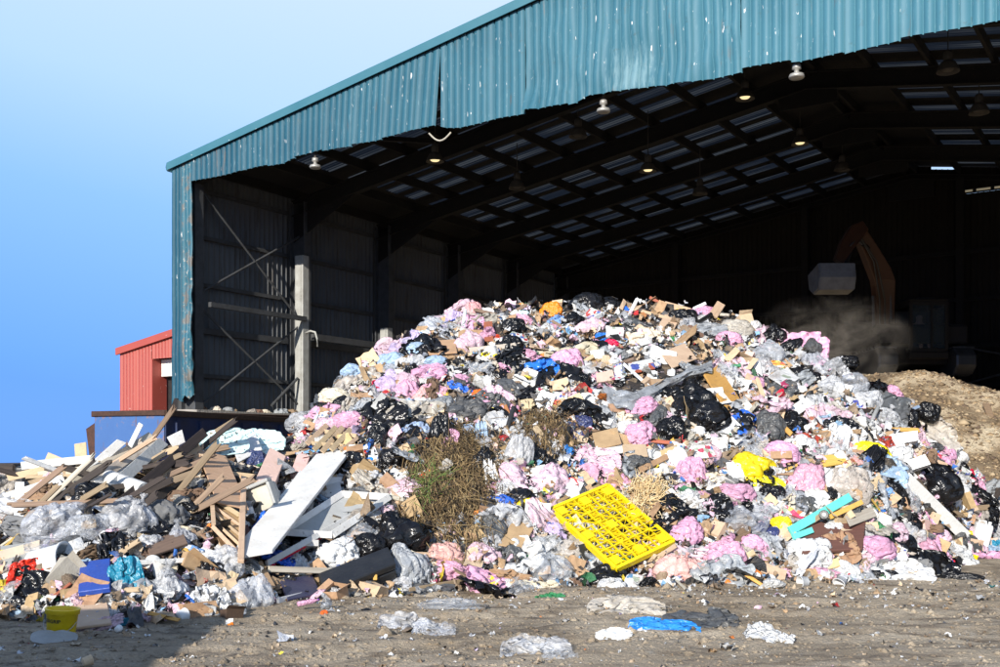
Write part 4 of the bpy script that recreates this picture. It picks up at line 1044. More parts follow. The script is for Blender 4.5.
def lathe_mesh(name, prof, m, n=14, squash=1.0):
    mb = MB().lathe(prof, n); V = [(x, y * squash, z) for x, y, z in mb.v]; return mesh(name, V, mb.f, [m], True)
BOTTLES = [lathe_mesh('plastic_bottle', [(0, -.5), (.15, -.49), (.17, -.42), (.155, -.1), (.17, .12), (.13, .28), (.06, .40), (.055, .46)], 'clear_film', 14, q) for q in (1, .6)]
CAPS = [lathe_mesh('cap', [(0, .52), (.065, .515), (.07, .45), (.06, .44)], 'blue_film', 10)]
TUBS = [lathe_mesh('plastic_tub', [(0, -.3), (.32, -.3), (.36, -.26), (.43, .27), (.47, .29), (.47, .33), (.42, .33), (.40, .28), (.33, -.22), (0, -.25)], 'white_plastic', 18, q) for q in (1, .75)]
PIPES = [lathe_mesh('pipe_length', [(.06, -.5), (.06, .5), (.048, .5), (.048, -.5), (.06, -.5)], 'white_plastic', 12)]
FOAMS = [mesh('foam_block', *box_arrays(s + 101 if s % 2 == 0 else s + 100), ['white_foam']) for s in range(4)]

# ------------------------------------------------------------------ named pieces of waste (placed one by one)
MASK = np.zeros((680, 1010), bool); _YY, _XX = np.mgrid[0:680, 0:1010]
def mask_ellipse(px, py, w, h, rot=0):
    c_, s_ = math.cos(R(-rot)), math.sin(R(-rot)); x, y = _XX - px, _YY - py
    MASK[((x * c_ + y * s_) / (w * .5)) ** 2 + ((-x * s_ + y * c_) / (h * .5)) ** 2 < .72] = True
def mask_line(A, B, w):
    n = int(math.hypot(B[0] - A[0], B[1] - A[1])) + 2
    for k in range(n):
        f = k / (n - 1); x, y = A[0] + (B[0] - A[0]) * f, A[1] + (B[1] - A[1]) * f; r = max(2, w * .6)
        MASK[max(0, int(y - r)):max(0, int(y + r + 1)), max(0, int(x - r)):max(0, int(x + r + 1))] = True
def mask_quad(A, B, Dq):
    n = 60
    for i in range(n):
        for j in range(n):
            x = A[0] + (B[0] - A[0]) * i / n + (Dq[0] - A[0]) * j / n; y = A[1] + (B[1] - A[1]) * i / n + (Dq[1] - A[1]) * j / n
            MASK[int(min(max(y, 0), 678)):int(min(max(y, 0), 678)) + 2, int(min(max(x, 0), 1008)):int(min(max(x, 0), 1008)) + 2] = True
HEROES = []     # (px, py, short name) landmarks for the labels of the smaller pieces
ALLNAMES = []
def frame(px, py, rot=0.0, tilt=0.0):
    """Axes at a spot: x across, y away, z up; rolled by rot and leaned back by tilt."""
    az = math.atan2((px - 500) / F, 1.0)
    return Matrix.Rotation(-az, 4, 'Z') @ Matrix.Rotation(R(-tilt), 4, 'X') @ Matrix.Rotation(R(-rot), 4, 'Y')
def note(px, py, lm):
    if lm: HEROES.append((px, py, lm))
def ms(px, py, sm=True): return depth(px, py, DS if sm else DB) / F
_bi = [0]
def bag(px, py, w, h, mat, label, lm=None, rot=0, soft=False, dp=0.8, name='plastic_bag', cat='bag', neck=None, group=None, ground=False):
    d = F * EYE / (py + h * .30 - HZ) if ground else depth(px, py); k = d / F; mask_ellipse(px, py, w, h, rot); W_, H_ = w * k * 1.08, h * k * 1.12; Dp = min(W_, H_ * 1.6) * dp
    pool = LUMPS if soft else BAGS; _bi[0] += 1
    p = EYEV + ray(px, py) * (d - (0 if ground else Dp * .18))
    M = Matrix.Translation(p) @ frame(px, py, rot) @ Matrix.Diagonal((W_, Dp, H_, 1)) @ Matrix.Rotation(_bi[0] * 1.9, 4, 'Z')
    M = Matrix.Translation(p) @ frame(px, py, rot) @ Matrix.Diagonal((W_, Dp, H_, 1))
    o = link(name, pool[_bi[0] % len(pool)]); o.matrix_world = M; setmat(o, mat); tag(o, label, cat, group); note(px, py, lm)
    if neck:
        q = NECKS[_bi[0] % 4]; n = link('tied_neck', q, o); s_ = .3 * neck
        n.matrix_local = Matrix.Translation((.08 * math.sin(_bi[0]), 0, .50)) @ Matrix.Diagonal((s_ * H_ / W_ * 1.0, s_ * H_ / Dp, s_ * 1.2, 1)); setmat(n, mat)
    return o
def film(px, py, w, h, mat, label, lm=None, rot=0, tilt=40, pool=None, name='plastic_sheet', cat='sheet', lift=.08, thick=1.0):
    mask_ellipse(px, py, w * .9, h * .9, rot); d = depth(px, py); k = d / F; ct = max(.35, math.cos(R(tilt)))
    pool = pool or SHEETS; _bi[0] += 1
    p = EYEV + ray(px, py) * (d - lift)
    me = pool[_bi[0] % len(pool)]; asp = {id(SHEETS): 1, id(RAGS): .8, id(STRIPS): .35, id(FLATS): .75}.get(id(pool), 1)
    W_, H_ = w * k * 1.1, h * k * 1.1 / ct / asp
    M = Matrix.Translation(p) @ frame(px, py, rot, tilt) @ Matrix.Rotation(R(90), 4, 'X') @ Matrix.Diagonal((W_, H_, min(W_, H_) * 1.0 * thick, 1))
    o = link(name, me); o.matrix_world = M; setmat(o, mat); tag(o, label, cat); note(px, py, lm); return o
def slab(A, Bp, Dq, th, mat, label, lm=None, name='board', cat='board', lift=.12, bev=.006, parent=None, lifts=None):
    """Board through three photographed corners resting on the heap: A, its neighbours B and D."""
    lf = lifts or (lift, lift, lift); mask_quad(A, Bp, Dq)
    a, b, d = hp(*A, lf[0]), hp(*Bp, lf[1]), hp(*Dq, lf[2])
    x, y = (b - a), (d - a); n = x.cross(y).normalized()
    if n.dot(a - EYEV) < 0: n = -n
    c = (b + d) / 2; ex_ = x.normalized(); ey = n.cross(ex_)
    M = Matrix((ex_, ey, n)).transposed().to_4x4(); M.translation = c; Mi = M.inverted()
    q = [Mi @ v_ for v_ in (a, b, b + d - a, d)]
    V = [(v_.x, v_.y, 0) for v_ in q] + [(v_.x, v_.y, th) for v_ in q]
    o = MB().add(V, [(0, 1, 2, 3), (7, 6, 5, 4), (0, 4, 5, 1), (1, 5, 6, 2), (2, 6, 7, 3), (3, 7, 4, 0)]).obj(name, mat, None, None, bevel=bev)
    o.matrix_world = M
    if label: tag(o, label, cat)
    note((Bp[0] + Dq[0]) / 2, (Bp[1] + Dq[1]) / 2, lm)
    return o
def plank(A, Bp, wpx, th, mat, label, lm=None, name='timber_plank', cat='timber', lift=.1, lift2=None, smooth=True):
    mask_line(A, Bp, wpx); a, b = hp(*A, lift, smooth), hp(*Bp, lift if lift2 is None else lift2, smooth)
    k = (a.y + b.y) / 2 / F; x = (b - a); L = x.length; x.normalize(); v = (EYEV - (a + b) / 2).normalized()
    y = v.cross(x).normalized(); z = x.cross(y)
    M = Matrix((x, y, z)).transposed().to_4x4(); M.translation = (a + b) / 2
    r = random.Random(int(A[0] * 7 + A[1])); w = wpx * k
    j = lambda: r.uniform(-.25, .25) * w
    V = [(-L / 2 + j(), -w / 2, -th), (L / 2 + j(), -w / 2, -th), (L / 2 + j(), w / 2, -th), (-L / 2 + j(), w / 2, -th)]
    V += [(p[0], p[1], 0) for p in V]
    o = MB().add(V, [(3, 2, 1, 0), (4, 5, 6, 7), (0, 1, 5, 4), (1, 2, 6, 5), (2, 3, 7, 6), (3, 0, 4, 7)]).obj(name, mat, None, None, bevel=.006)
    o.matrix_world = M; tag(o, label, cat); note((A[0] + Bp[0]) / 2, (A[1] + Bp[1]) / 2, lm); return o
def boxy(px, py, w, h, mat, label, lm=None, rot=0, yaw=25, tilt=15, dp=.8, name='carton', cat='box', me=None, lift=.1):
    mask_ellipse(px, py, w, h); d = depth(px, py); k = d / F; me = me or BOXES[(_bi[0]) % len(BOXES)]; _bi[0] += 1
    p = EYEV + ray(px, py) * (d - lift)
    M = Matrix.Translation(p) @ frame(px, py, rot, tilt) @ Matrix.Rotation(R(yaw), 4, 'Z') @ Matrix.Diagonal((w * k, w * k * dp, h * k * 1.6, 1))
    o = link(name, me); o.matrix_world = M; setmat(o, mat); tag(o, label, cat); note(px, py, lm); return o
# ---- left pile: timber, boards, clear bags
V_ = [  # A, B, width px, thickness, material, label, landmark
 ((68, 500), (154, 440), 10, .05, 'cream_timber', 'long cream window frame rail lying across the top of the timber pile', 'the cream frame rail'),
 ((74, 482), (152, 434), 7, .05, 'cream_timber', 'thin cream batten lying just above the long cream frame rail', None),
 ((104, 496), (164, 441), 12, .05, 'grey_plastic', 'grey frame section lying beneath the long cream frame rail', None),
 ((20, 466), (92, 459), 8, .05, 'white_paint', 'flaking white board lying flat near the top of the timber pile', 'the flaking white board'),
 ((4, 498), (66, 478), 9, .05, 'white_paint', 'white painted plank sloping past the upright white board', None),
 ((30, 484), (100, 464), 7, .04, 'pine', 'pine batten under the flaking white board', None),
 ((19, 522), (20, 481), 9, .04, 'white_plastic', 'upright white board standing at the far left of the timber pile', 'the upright white board'),
 ((55, 477), (79, 513), 5, .03, 'white_plastic', 'thin white pole leaning down over the clear printed bag', 'the thin white pole'),
 ((122, 502), (205, 432), 10, .07, 'dark_timber', 'charred dark beam sticking up against the blue skip', 'the charred beam'),
 ((112, 512), (202, 447), 6, .05, 'pine', 'long pine batten lying along the lower edge of the charred beam', 'the long pine batten'),
 ((134, 520), (197, 462), 9, .06, 'dark_timber', 'black beam lying below the long pine batten', None),
 ((86, 473), (122, 441), 9, .03, 'white_paint', 'white board sloping up to the rusty open skip door', None),
 ((130, 446), (141, 424), 5, .03, 'white_plastic', 'white batten leaning on the painted end of the skip', None),
 ((168, 444), (184, 436), 13, .03, 'white_paint', 'small square white panel in front of the dark skip side', 'the square white panel'),
 ((244, 476), (241, 560), 6, .05, 'pine', 'upright pine post in front of the plywood sheet', 'the upright pine post'),
 ((268, 563), (352, 516), 6, .05, 'white_paint', 'white rail with a red edge leaning under the white frame', 'the red-edged rail'),
 ((269, 569), (336, 571), 6, .05, 'cream_timber', 'cream plank lying flat above the black case', None),
 ((279, 601), (314, 593), 7, .04, 'white_paint', 'white batten lying in front of the dark blue board', None),
 ((133, 563), (192, 560), 5, .04, 'white_paint', 'white batten lying above the knotted white bag', None),
 ((40, 545), (0, 556), 10, .05, 'cloth_beige', 'dirty beige strip lying across the far left of the pile', None),
 ((100, 470), (175, 447), 6, .05, 'old_timber', 'weathered brown batten across the cream frame rail', None),
 ((52, 509), (118, 486), 6, .05, 'old_timber', 'weathered brown batten beneath the grey frame section', None),
 ((150, 452), (168, 486), 6, .04, 'white_paint', 'short white batten crossing the charred beam', None),
 ((76, 492), (132, 452), 6, .04, 'pine', 'pale pine batten between the cream rail and thin white pole', None),
 ((96, 484), (160, 452), 7, .04, 'white_paint', 'flaking white batten under the charred beam', None),
 ((36, 476), (84, 470), 8, .04, 'cream_timber', 'short cream board below the flaking white board', None),
 ((8, 478), (50, 468), 7, .04, 'pale_cardboard', 'pale fibreboard strip next to the dark trailer', None),
 ((60, 520), (98, 500), 7, .05, 'dark_timber', 'short charred stub above the clear printed bag', None),
 ((140, 470), (196, 440), 7, .05, 'navy_board', 'dark blue board sloping beside the charred beam', None),
 ((172, 472), (206, 452), 6, .04, 'white_paint', 'short white rail behind the plywood sheet', None),
 # main heap
 ((649, 297), (664, 305), 3, .03, 'rust_plank', 'thin red-brown stick poking up at the crest', 'the thin red-brown stick'),
 ((664, 304), (690, 311), 6, .03, 'pine', 'pale stick lying along the crest', None),
 ((693, 309), (706, 303), 3, .02, 'white_plastic', 'thin white rod poking up at the crest', None),
 ((636, 307), (645, 316), 4, .03, 'rust_plank', 'short red-brown stub at the crest', None),
 ((713, 316), (722, 302), 9, .05, 'pine', 'short stump of pale wood standing on the crest', 'the pale wood stump'),
 ((499, 397), (511, 424), 8, .03, 'rust_plank', 'rust-red plank leaning below the orange bag on the slope', 'the rust-red plank'),
 ((488, 322), (489, 341), 9, .03, 'rust_plank', 'orange-brown wood piece standing below the crest', None),
 ((770, 414), (791, 434), 5, .03, 'ochre_board', 'tan stick lying across a black sack', 'the tan stick'),
 ((672, 441), (681, 432), 4, .03, 'ochre_board', 'short ochre stick beside the brown branch', None),
 ((690, 434), (668, 447), 4, .03, 'old_timber', 'brown branch under the leaning black sack', None),
 ((908, 480), (966, 537), 12, .10, 'white_foam', 'long white foam beam sloping down to the jerrycan', 'the long white beam'),
 ((610, 352), (660, 396), 3, .02, 'white_plastic', 'thin white tube lying across the middle of the heap', None),
 ((890, 412), (858, 410), 4, .03, 'dark_timber', 'dark batten lying across the film strewn flank', None),
 ((895, 416), (920, 406), 3, .02, 'sky_blue_film', 'thin pale blue tube on the far flank', None),
 ((758, 402), (735, 430), 4, .03, 'cream_timber', 'cream batten lying below the ochre board', None),
 ((470, 350), (520, 345), 5, .04, 'cream_timber', 'cream batten high on the left shoulder of the heap', None),
 ((800, 395), (815, 424), 5, .03, 'white_paint', 'white batten beside the tan stick', None),
 ((640, 470), (668, 456), 6, .03, 'brown_paper', 'brown strip of board by the straw insulation', None),
 ((410, 590), (480, 578), 5, .03, 'old_timber', 'brown batten lying on the ground by the salmon bag', None),
]
for a, b, w, th, m, lab, lm in V_:
    plank(a, b, w, th, m, lab, lm, lift=.55 if ('pine post' in (lm or '') or 'white beam' in (lm or '')) else (.28 if a[0] < 300 else .2))
red_edge = None
# boards and panels
slab((197, 449), (226, 456), (217, 502), .022, 'plywood', 'plywood sheet propped upright in front of the mint film', 'the plywood sheet', lifts=(.35, .4, .5))
slab((316, 454), (352, 448), (226, 558), .045, 'white_paint', 'large white door panel sloping down beside the broken pallet', 'the white door panel', lifts=(.25, .3, .25))
slab((270, 447), (286, 456), (256, 478), .10, 'pink_board', 'pink insulation slab leaning behind the grey monitor', 'the pink insulation slab', lifts=(.4, .4, .4))
slab((258, 479), (267, 485), (252, 490), .08, 'pink_board', 'small broken end of pink insulation beside the pine post', None, lifts=(.4, .4, .4))
slab((298, 452), (310, 456), (290, 474), .06, 'pink_board', 'pink insulation offcut against the white door panel', None, lifts=(.2, .2, .2))
slab((704, 374), (718, 365), (729, 414), .035, 'ochre_board', 'ochre wooden board standing out in the upper heap', 'the ochre board', lifts=(.3, .25, .3))
slab((808, 522), (866, 519), (802, 552), .05, 'mahogany', 'dark brown panelled door half buried near the foot', 'the dark brown door', lifts=(.2, .2, .3))
slab((845, 516), (872, 506), (850, 526), .02, 'cream_timber', 'cream board above the dark brown door', None, lifts=(.2, .2, .25))
slab((280, 580), (312, 574), (288, 600), .03, 'navy_board', 'dark blue board lying at the foot of the left pile', 'the dark blue board', lifts=(.15, .15, .2))
slab((68, 606), (107, 601), (70, 628), .03, 'pale_cardboard', 'clean beige board standing behind the yellow bucket', 'the beige board', lifts=(.1, .1, .12))
slab((427, 341), (455, 339), (428, 354), .03, 'cardboard', 'brown cardboard panel on the left shoulder of the heap', 'the cardboard panel', lifts=(.2, .2, .25))
slab((430, 354), (462, 347), (436, 361), .03, 'cardboard', 'brown cardboard flap just below the cardboard panel', None, lifts=(.2, .2, .25))
slab((768, 376), (782, 367), (786, 387), .03, 'printed_white', 'white printed carton flap on the right of the heap', 'the printed carton flap', name='carton_flap', cat='cardboard', lifts=(.2, .2, .25))
slab((628, 363), (652, 358), (631, 373), .03, 'printed_white', 'white printed sheet lying near the middle of the heap', None, lifts=(.2, .2, .25))
slab((660, 352), (685, 343), (672, 368), .02, 'pale_cardboard', 'pale cardboard sheet above the long clear film', 'the pale cardboard sheet', lifts=(.2, .2, .25))
slab((592, 433), (617, 427), (596, 449), .03, 'cardboard', 'cardboard carton side beside the pink sack', 'the carton side', lifts=(.25, .25, .25))
slab((596, 446), (622, 443), (597, 455), .03, 'white_foam', 'white foam slab just above the pink sack', None, lifts=(.25, .25, .25))
slab((622, 444), (646, 444), (624, 456), .05, 'pale_cardboard', 'pale cardboard block beside the pink sack', None, lifts=(.25, .25, .25))
slab((498, 545), (513, 520), (522, 549), .015, 'cardboard', 'triangular cardboard scrap standing above the crumpled brown paper', 'the triangular cardboard scrap', lifts=(.2, .2, .2))
slab((666, 312), (680, 318), (658, 326), .02, 'pale_cardboard', 'upright cardboard sheet at the crest beside a black bag', None, lifts=(.1, .1, .1))
slab((346, 474), (362, 466), (358, 484), .03, 'cardboard', 'cardboard box side with holes beside the white door panel', None, lifts=(.2, .2, .2))
slab((520, 400), (535, 397), (523, 411), .03, 'pale_cardboard', 'square cardboard scrap above the hanging straw', None, lifts=(.2, .2, .2))
slab((820, 456), (843, 452), (824, 466), .03, 'ochre_board', 'brown board tucked beneath the far yellow bag', None, lifts=(.2, .2, .2))
slab((788, 408), (806, 396), (796, 416), .02, 'paper', 'white card beside the tan stick', None, lifts=(.2, .2, .2))
slab((76, 474), (74, 444), (88, 472), .02, 'pale_cardboard', 'bent cardboard sheet standing up beside the rusty skip door', 'the bent cardboard sheet', lifts=(.1, .1, .1))
slab((232, 446), (256, 434), (238, 462), .02, 'white_paint', 'white sheet lying under the mint film', None, lifts=(.1, .1, .2))
slab((280, 497), (300, 470), (289, 503), .02, 'white_paint', 'white skirting offcut leaning on the white door panel', None, lifts=(.4, .4, .4))
slab((250, 565), (262, 560), (264, 592), .03, 'plywood', 'small plywood piece leaning beside the big clear bag', None, lifts=(.2, .2, .2))
slab((232, 530), (248, 524), (244, 562), .02, 'mahogany', 'brown backing board behind the pine post', None, lifts=(.1, .1, .2))
slab((145, 542), (182, 530), (150, 556), .03, 'old_timber', 'weathered board under the clear peaked bag', None, lifts=(.1, .1, .2))
slab((160, 468), (198, 462), (166, 482), .02, 'pale_cardboard', 'pale hardboard sheet behind the grey carpet', None, lifts=(.1, .1, .2))
slab((48, 452), (72, 462), (42, 466), .04, 'pale_cardboard', 'beige block of board at the top of the far left pile', None, lifts=(.0, .0, .05))
slab((0, 546), (38, 541), (4, 566), .03, 'grey_plastic', 'grey-beige gutter panel at the far left of the pile', 'the gutter panel', lifts=(.2, .2, .2))
slab((322, 478), (338, 474), (326, 498), .04, 'white_plastic', 'white cabinet door under the white door panel', None, lifts=(.15, .15, .15))

# broken pallet of pale slats
mask_quad((307, 444), (332, 450), (327, 425)); mask_quad((283, 532), (342, 494), (332, 535)); mask_quad((212, 498), (241, 516), (214, 528)); mask_ellipse(262, 501, 36, 36); mask_quad((318, 573), (388, 546), (324, 592)); mask_line((790, 531), (850, 497), 10); mask_ellipse(978, 532, 24, 26); mask_ellipse(61, 622, 34, 28); mask_ellipse(50, 562, 36, 34); mask_line((108, 478), (144, 491), 16)
pr = empty('broken_pallet', Matrix.Translation(hp(334, 440, .2))); tag(pr, 'broken pallet of pale pine slats above the white door panel', 'pallet'); note(334, 436, 'the broken pallet')
def pbar(A, Bp, wpx, th, mat, nm, parent, l1=.2, l2=.2):
    a, b = hp(*A, l1), hp(*Bp, l2); k = a.y / F; v = (EYEV - a).normalized()
    base_ = parent.matrix_world.translation if parent.parent is None else parent.parent.matrix_world.translation
    mb = MB().bar(a - Vector(parent.location), b - Vector(parent.location), wpx * k, th, v); return mb.obj(nm, mat, parent, None, bevel=.004)
for A, Bp in (((307, 444), (327, 425)), ((314, 450), (336, 427)), ((322, 452), (343, 427)), ((331, 450), (351, 429))): pbar(A, Bp, 5.5, .022, 'pine', 'slat', pr, .32, .32)
for A, Bp in (((322, 431), (357, 436)), ((312, 443), (344, 446)), ((343, 449), (357, 438))): pbar(A, Bp, 4, .05, 'pine', 'bearer', pr, .24, .24)

# slatted timber tray
sr = empty('slatted_tray', Matrix.Translation(hp(227, 530, .2))); tag(sr, 'shallow pine drawer tray standing on edge below the plywood sheet', 'tray'); note(226, 530, 'the pine tray')
c4 = [(212, 498), (241, 516), (242, 557), (214, 528)]
for i in range(4): pbar(c4[i], c4[(i + 1) % 4], 4.5, .10, 'pine', 'tray_side', sr, .34, .34)
for f in (.25, .5, .75):
    A = (212 + 2 * f, 498 + 30 * f); Bp = (241 + f, 516 + 41 * f); pbar(A, Bp, 3, .04, 'pine', 'cross_slat', sr, .32, .32)
a_, b_, d_ = (hp(*c4[i], .24) - Vector(sr.location) for i in (0, 1, 3))
MB().add([a_, b_, b_ + d_ - a_, d_], [(0, 1, 2, 3)]).obj('base_board', 'plywood', sr).modifiers.new('thick', 'SOLIDIFY').thickness = .012

# white window frame with a grey pane
wf = empty('window_frame', Matrix.Translation(hp(335, 516, .2))); tag(wf, 'discarded white window frame lying flat with a grey pane', 'window frame'); note(338, 515, 'the white window frame')
c4 = [(283, 532), (342, 494), (389, 497), (332, 535)]
for i in range(4): pbar(c4[i], c4[(i + 1) % 4], 7, .06, 'white_paint', 'frame_rail', wf, .30, .30)
a_, b_, d_ = (hp(*c4[i], .27) - Vector(wf.location) for i in (0, 1, 3))
MB().add([a_, b_, b_ + d_ - a_, d_], [(0, 1, 2, 3)]).obj('pane', 'grey_plastic', wf)
red_o = plank((270, 566), (350, 521), 3, .03, 'red_film', 'red trim strip fixed below the red-edged white rail', None, lift=.12)

# plastic pallet, yellow
A, Bq, Dq = hp(608, 484, .42), hp(674, 540, .25), hp(551, 508, .25)
x, y = Bq - A, Dq - A; Lx, Ly = x.length, y.length; nrm = x.cross(y).normalized()
if nrm.dot(A - EYEV) > 0: nrm = -nrm
xm, ym = x.normalized(), y.normalized()
PM = Matrix((x, y, nrm)).transposed().to_4x4(); PM.translation = A        # unit square of the deck
yp = empty('plastic_pallet', Matrix.Translation(A)); tag(yp, 'bright yellow plastic pallet with open lattice deck, leaning at the foot of the heap', 'pallet'); note(612, 523, 'the yellow pallet')
UV = lambda u, v, w=0: (PM @ Vector((u, v, 0))) - A + nrm * w
def yb(nm, u0, v0, u1, v1, w, h, w0=0.0, parent=yp): return MB().bar(UV(u0, v0, w0 - h / 2), UV(u1, v1, w0 - h / 2), w, h, nrm).obj(nm, 'yellow_plastic', parent)
for (u0, v0, u1, v1) in ((0, 0, 1, 0), (1, 0, 1, 1), (1, 1, 0, 1), (0, 1, 0, 0)): yb('deck_edge', u0, v0, u1, v1, .05, .085)
mask_quad((608, 484), (676, 543), (549, 512)); NU, NV = 12, 8
for i in range(1, NU): yb('cross_rib', i / NU, .02, i / NU, .98, .011 if i % 3 else .018, .035, -.002)
for j in range(1, NV): yb('long_rib', .02, j / NV, .98, j / NV, .011, .035, -.005)
for i in range(NU):
    for j in range(NV):
        if (i + j) % 2 == 0: yb('diagonal_rib', i / NU, j / NV, (i + 1) / NU, (j + 1) / NV, .007, .028, -.009)
        else: yb('diagonal_rib', i / NU, (j + 1) / NV, (i + 1) / NU, j / NV, .007, .028, -.009)
for u in (.085, .5, .915):
    for v in (.10, .5, .90):
        c_ = [UV(u + a * .055, v + b * .065, .004) for a, b in ((-1, -1), (1, -1), (1, 1), (-1, 1))]
        c2 = [p_ - nrm * .10 for p_ in c_]
        MB().add(c_ + c2, [(0, 1, 2, 3), (7, 6, 5, 4), (0, 4, 5, 1), (1, 5, 6, 2), (2, 6, 7, 3), (3, 7, 4, 0)]).obj('corner_block' if u != .5 and v != .5 else 'centre_block', 'yellow_plastic', yp)
for v in (.08, .5, .92): yb('skid', .02, v, .98, v, .10, .02, -.10)

# ---- individually shaped things on the left pile
# yellow bucket with lettering
d_ = F * EYE / (634 - HZ); bp = EYEV + ray(61, 634) * d_; bp.z = 0.0
bk = empty('bucket', Matrix.Translation(bp) @ Matrix.Rotation(R(4), 4, 'Y')); tag(bk, 'yellow plastic bucket lettered TRAGRIP standing at the foot of the left pile', 'bucket'); note(61, 622, 'the yellow bucket')
H_ = .245; r0, r1 = .128, .150
body = MB().lathe([(0, 0), (r0 - .01, 0), (r0, .012), (r1 - .008, H_ * .80), (r1 + .006, H_ * .81), (r1 + .006, H_ * .95), (r1 + .012, H_ * .97), (r1 + .012, H_), (r1 - .004, H_), (r1 - .012, H_ * .9), (r0 - .014, .02), (0, .015)], 40).obj('body', 'bucket_yellow', bk, smooth=True)
for p_ in body.data.polygons: p_.use_smooth = True
MB().tube([(r1 * math.sin(a) * 1.05, -r1 * math.cos(a) * 1.06, H_ * .74 - .16 * max(0, math.cos(a)) ** .8 * 1.0) for a in np.linspace(-1.35, 1.35, 15)], .0035, 6).obj('handle', 'lamp_metal', bk)
MB().tube([(r1 * math.sin(a) * 1.07, -r1 * math.cos(a) * 1.09, H_ * .74 - .16 * max(0, math.cos(a)) ** .8) for a in np.linspace(-.62, -.1, 6)], .009, 8).obj('hand_grip', 'white_plastic', bk)
t = NT('print_black'); t.done((.02, .018, .015), .5)
def lettering(txt, size, zc, ang, parent, rad):
    cu = bpy.data.curves.new('lettering', 'FONT'); cu.body = txt; cu.size = size; cu.align_x = 'CENTER'; cu.offset = size * .018
    tmp = bpy.data.objects.new('lettering', cu); C.objects.link(tmp); bpy.context.view_layer.update()
    me = bpy.data.meshes.new_from_object(tmp.evaluated_get(bpy.context.evaluated_depsgraph_get())); bpy.data.objects.remove(tmp)
    for v_ in me.vertices:
        a = ang + v_.co.x / rad; z = zc + v_.co.y; rr = rad + (r1 - r0) * (z / H_ - .55) * .9 + .0025
        v_.co = (rr * math.sin(a), -rr * math.cos(a), z)
    me.materials.clear(); me.materials.append(MATS['print_black']); return link('lettering', me, parent)
lettering('TRAGRIP', .047, H_ * .50, -.36, bk, .1435)
# sheet of paper curled before the bucket
film(54, 637, 40, 9, 'grey_plastic', 'curled grey paper sheet lying against the yellow bucket', None, -12, 65, FLATS, 'paper_sheet', 'paper', .12)
# red crisp packet
o = film(30, 578, 40, 34, 'red_film', 'shiny red snack packet torn open with dark lettering panel', 'the red snack packet', 8, 15, SHEETS, 'snack_packet', 'packet', .18, .6)
for k, (u0, v0) in enumerate(((-.14, .22), (.22, .10))):
    lb = MB()
    n_ = 7
    for i in range(n_):
        f_ = i / (n_ - 1); lb.v.append((u0 - .17 + .34 * f_, v0 - .10 - .03 * math.sin(f_ * 6), .62)); lb.v.append((u0 - .17 + .34 * f_, v0 + .10 - .03 * math.sin(f_ * 6), .62))
    lb.f = [(2 * i, 2 * i + 2, 2 * i + 3, 2 * i + 1) for i in range(n_ - 1)]
    lbo = lb.obj('printed_panel', 'black_film', o); sw = lbo.modifiers.new('wrap', 'SHRINKWRAP'); sw.target = o; sw.offset = .02; sw.wrap_method = 'PROJECT'; sw.use_negative_direction = True; sw.use_positive_direction = True; sw.use_project_z = True
# white tub on its side with a pipe in it
k_ = ms(50, 562); tp = EYEV + ray(50, 563) * (depth(50, 563) - .12)
o = MB().lathe([(0, -.5), (.40, -.5), (.43, -.46), (.47, .42), (.51, .45), (.51, .5), (.45, .5), (.42, .42), (.37, -.42), (0, -.43)], 30).obj('plastic_tub', 'white_plastic', None, smooth=True)
o.matrix_world = Matrix.Translation(tp) @ frame(50, 562, 0) @ Matrix.Rotation(R(55), 4, 'Z') @ Matrix.Rotation(R(78), 4, 'X') @ Matrix.Diagonal((36 * k_, 36 * k_, 38 * k_, 1))
tag(o, 'large white tub lying on its side with its open mouth showing', 'tub'); note(50, 562, 'the tipped white tub')
o = MB().lathe([(.5, -1), (.5, 1), (.40, 1), (.40, -1), (.5, -1)], 18).obj('pipe_length', 'white_plastic', None, smooth=True)
o.matrix_world = Matrix.Translation(EYEV + ray(55, 571) * (depth(50, 563) - .35)) @ frame(50, 562) @ Matrix.Rotation(R(20), 4, 'Z') @ Matrix.Rotation(R(80), 4, 'X') @ Matrix.Diagonal((11 * k_, 11 * k_, 12 * k_, 1)); tag(o, 'short white pipe poking out of the tipped tub', 'pipe')
# white roll
a_, b_ = hp(108, 478, .25), hp(144, 491, .4)
o = MB().tube([a_, a_ * .98 + b_ * .02, b_ * .98 + a_ * .02, b_], [8 * a_.y / F, 8.4 * a_.y / F, 8.4 * a_.y / F, 8.2 * a_.y / F], 20).obj('paper_roll', 'paper', None, smooth=False); tag(o, 'thick white roll lying below the charred beam', 'roll'); note(128, 486, 'the white roll')
# blue rusted tin panel, flattened jug
slab((80, 562), (110, 558), (78, 592), .06, 'blue_paint', 'rust flecked blue metal panel beside the teal sack', 'the rusty blue panel', lifts=(.2, .2, .3))
o = boxy(66, 580, 30, 26, 'beige_plastic', 'dirty flattened beige jug next to the red snack packet', None, -35, 20, 20, .35, 'plastic_jug', 'jug')
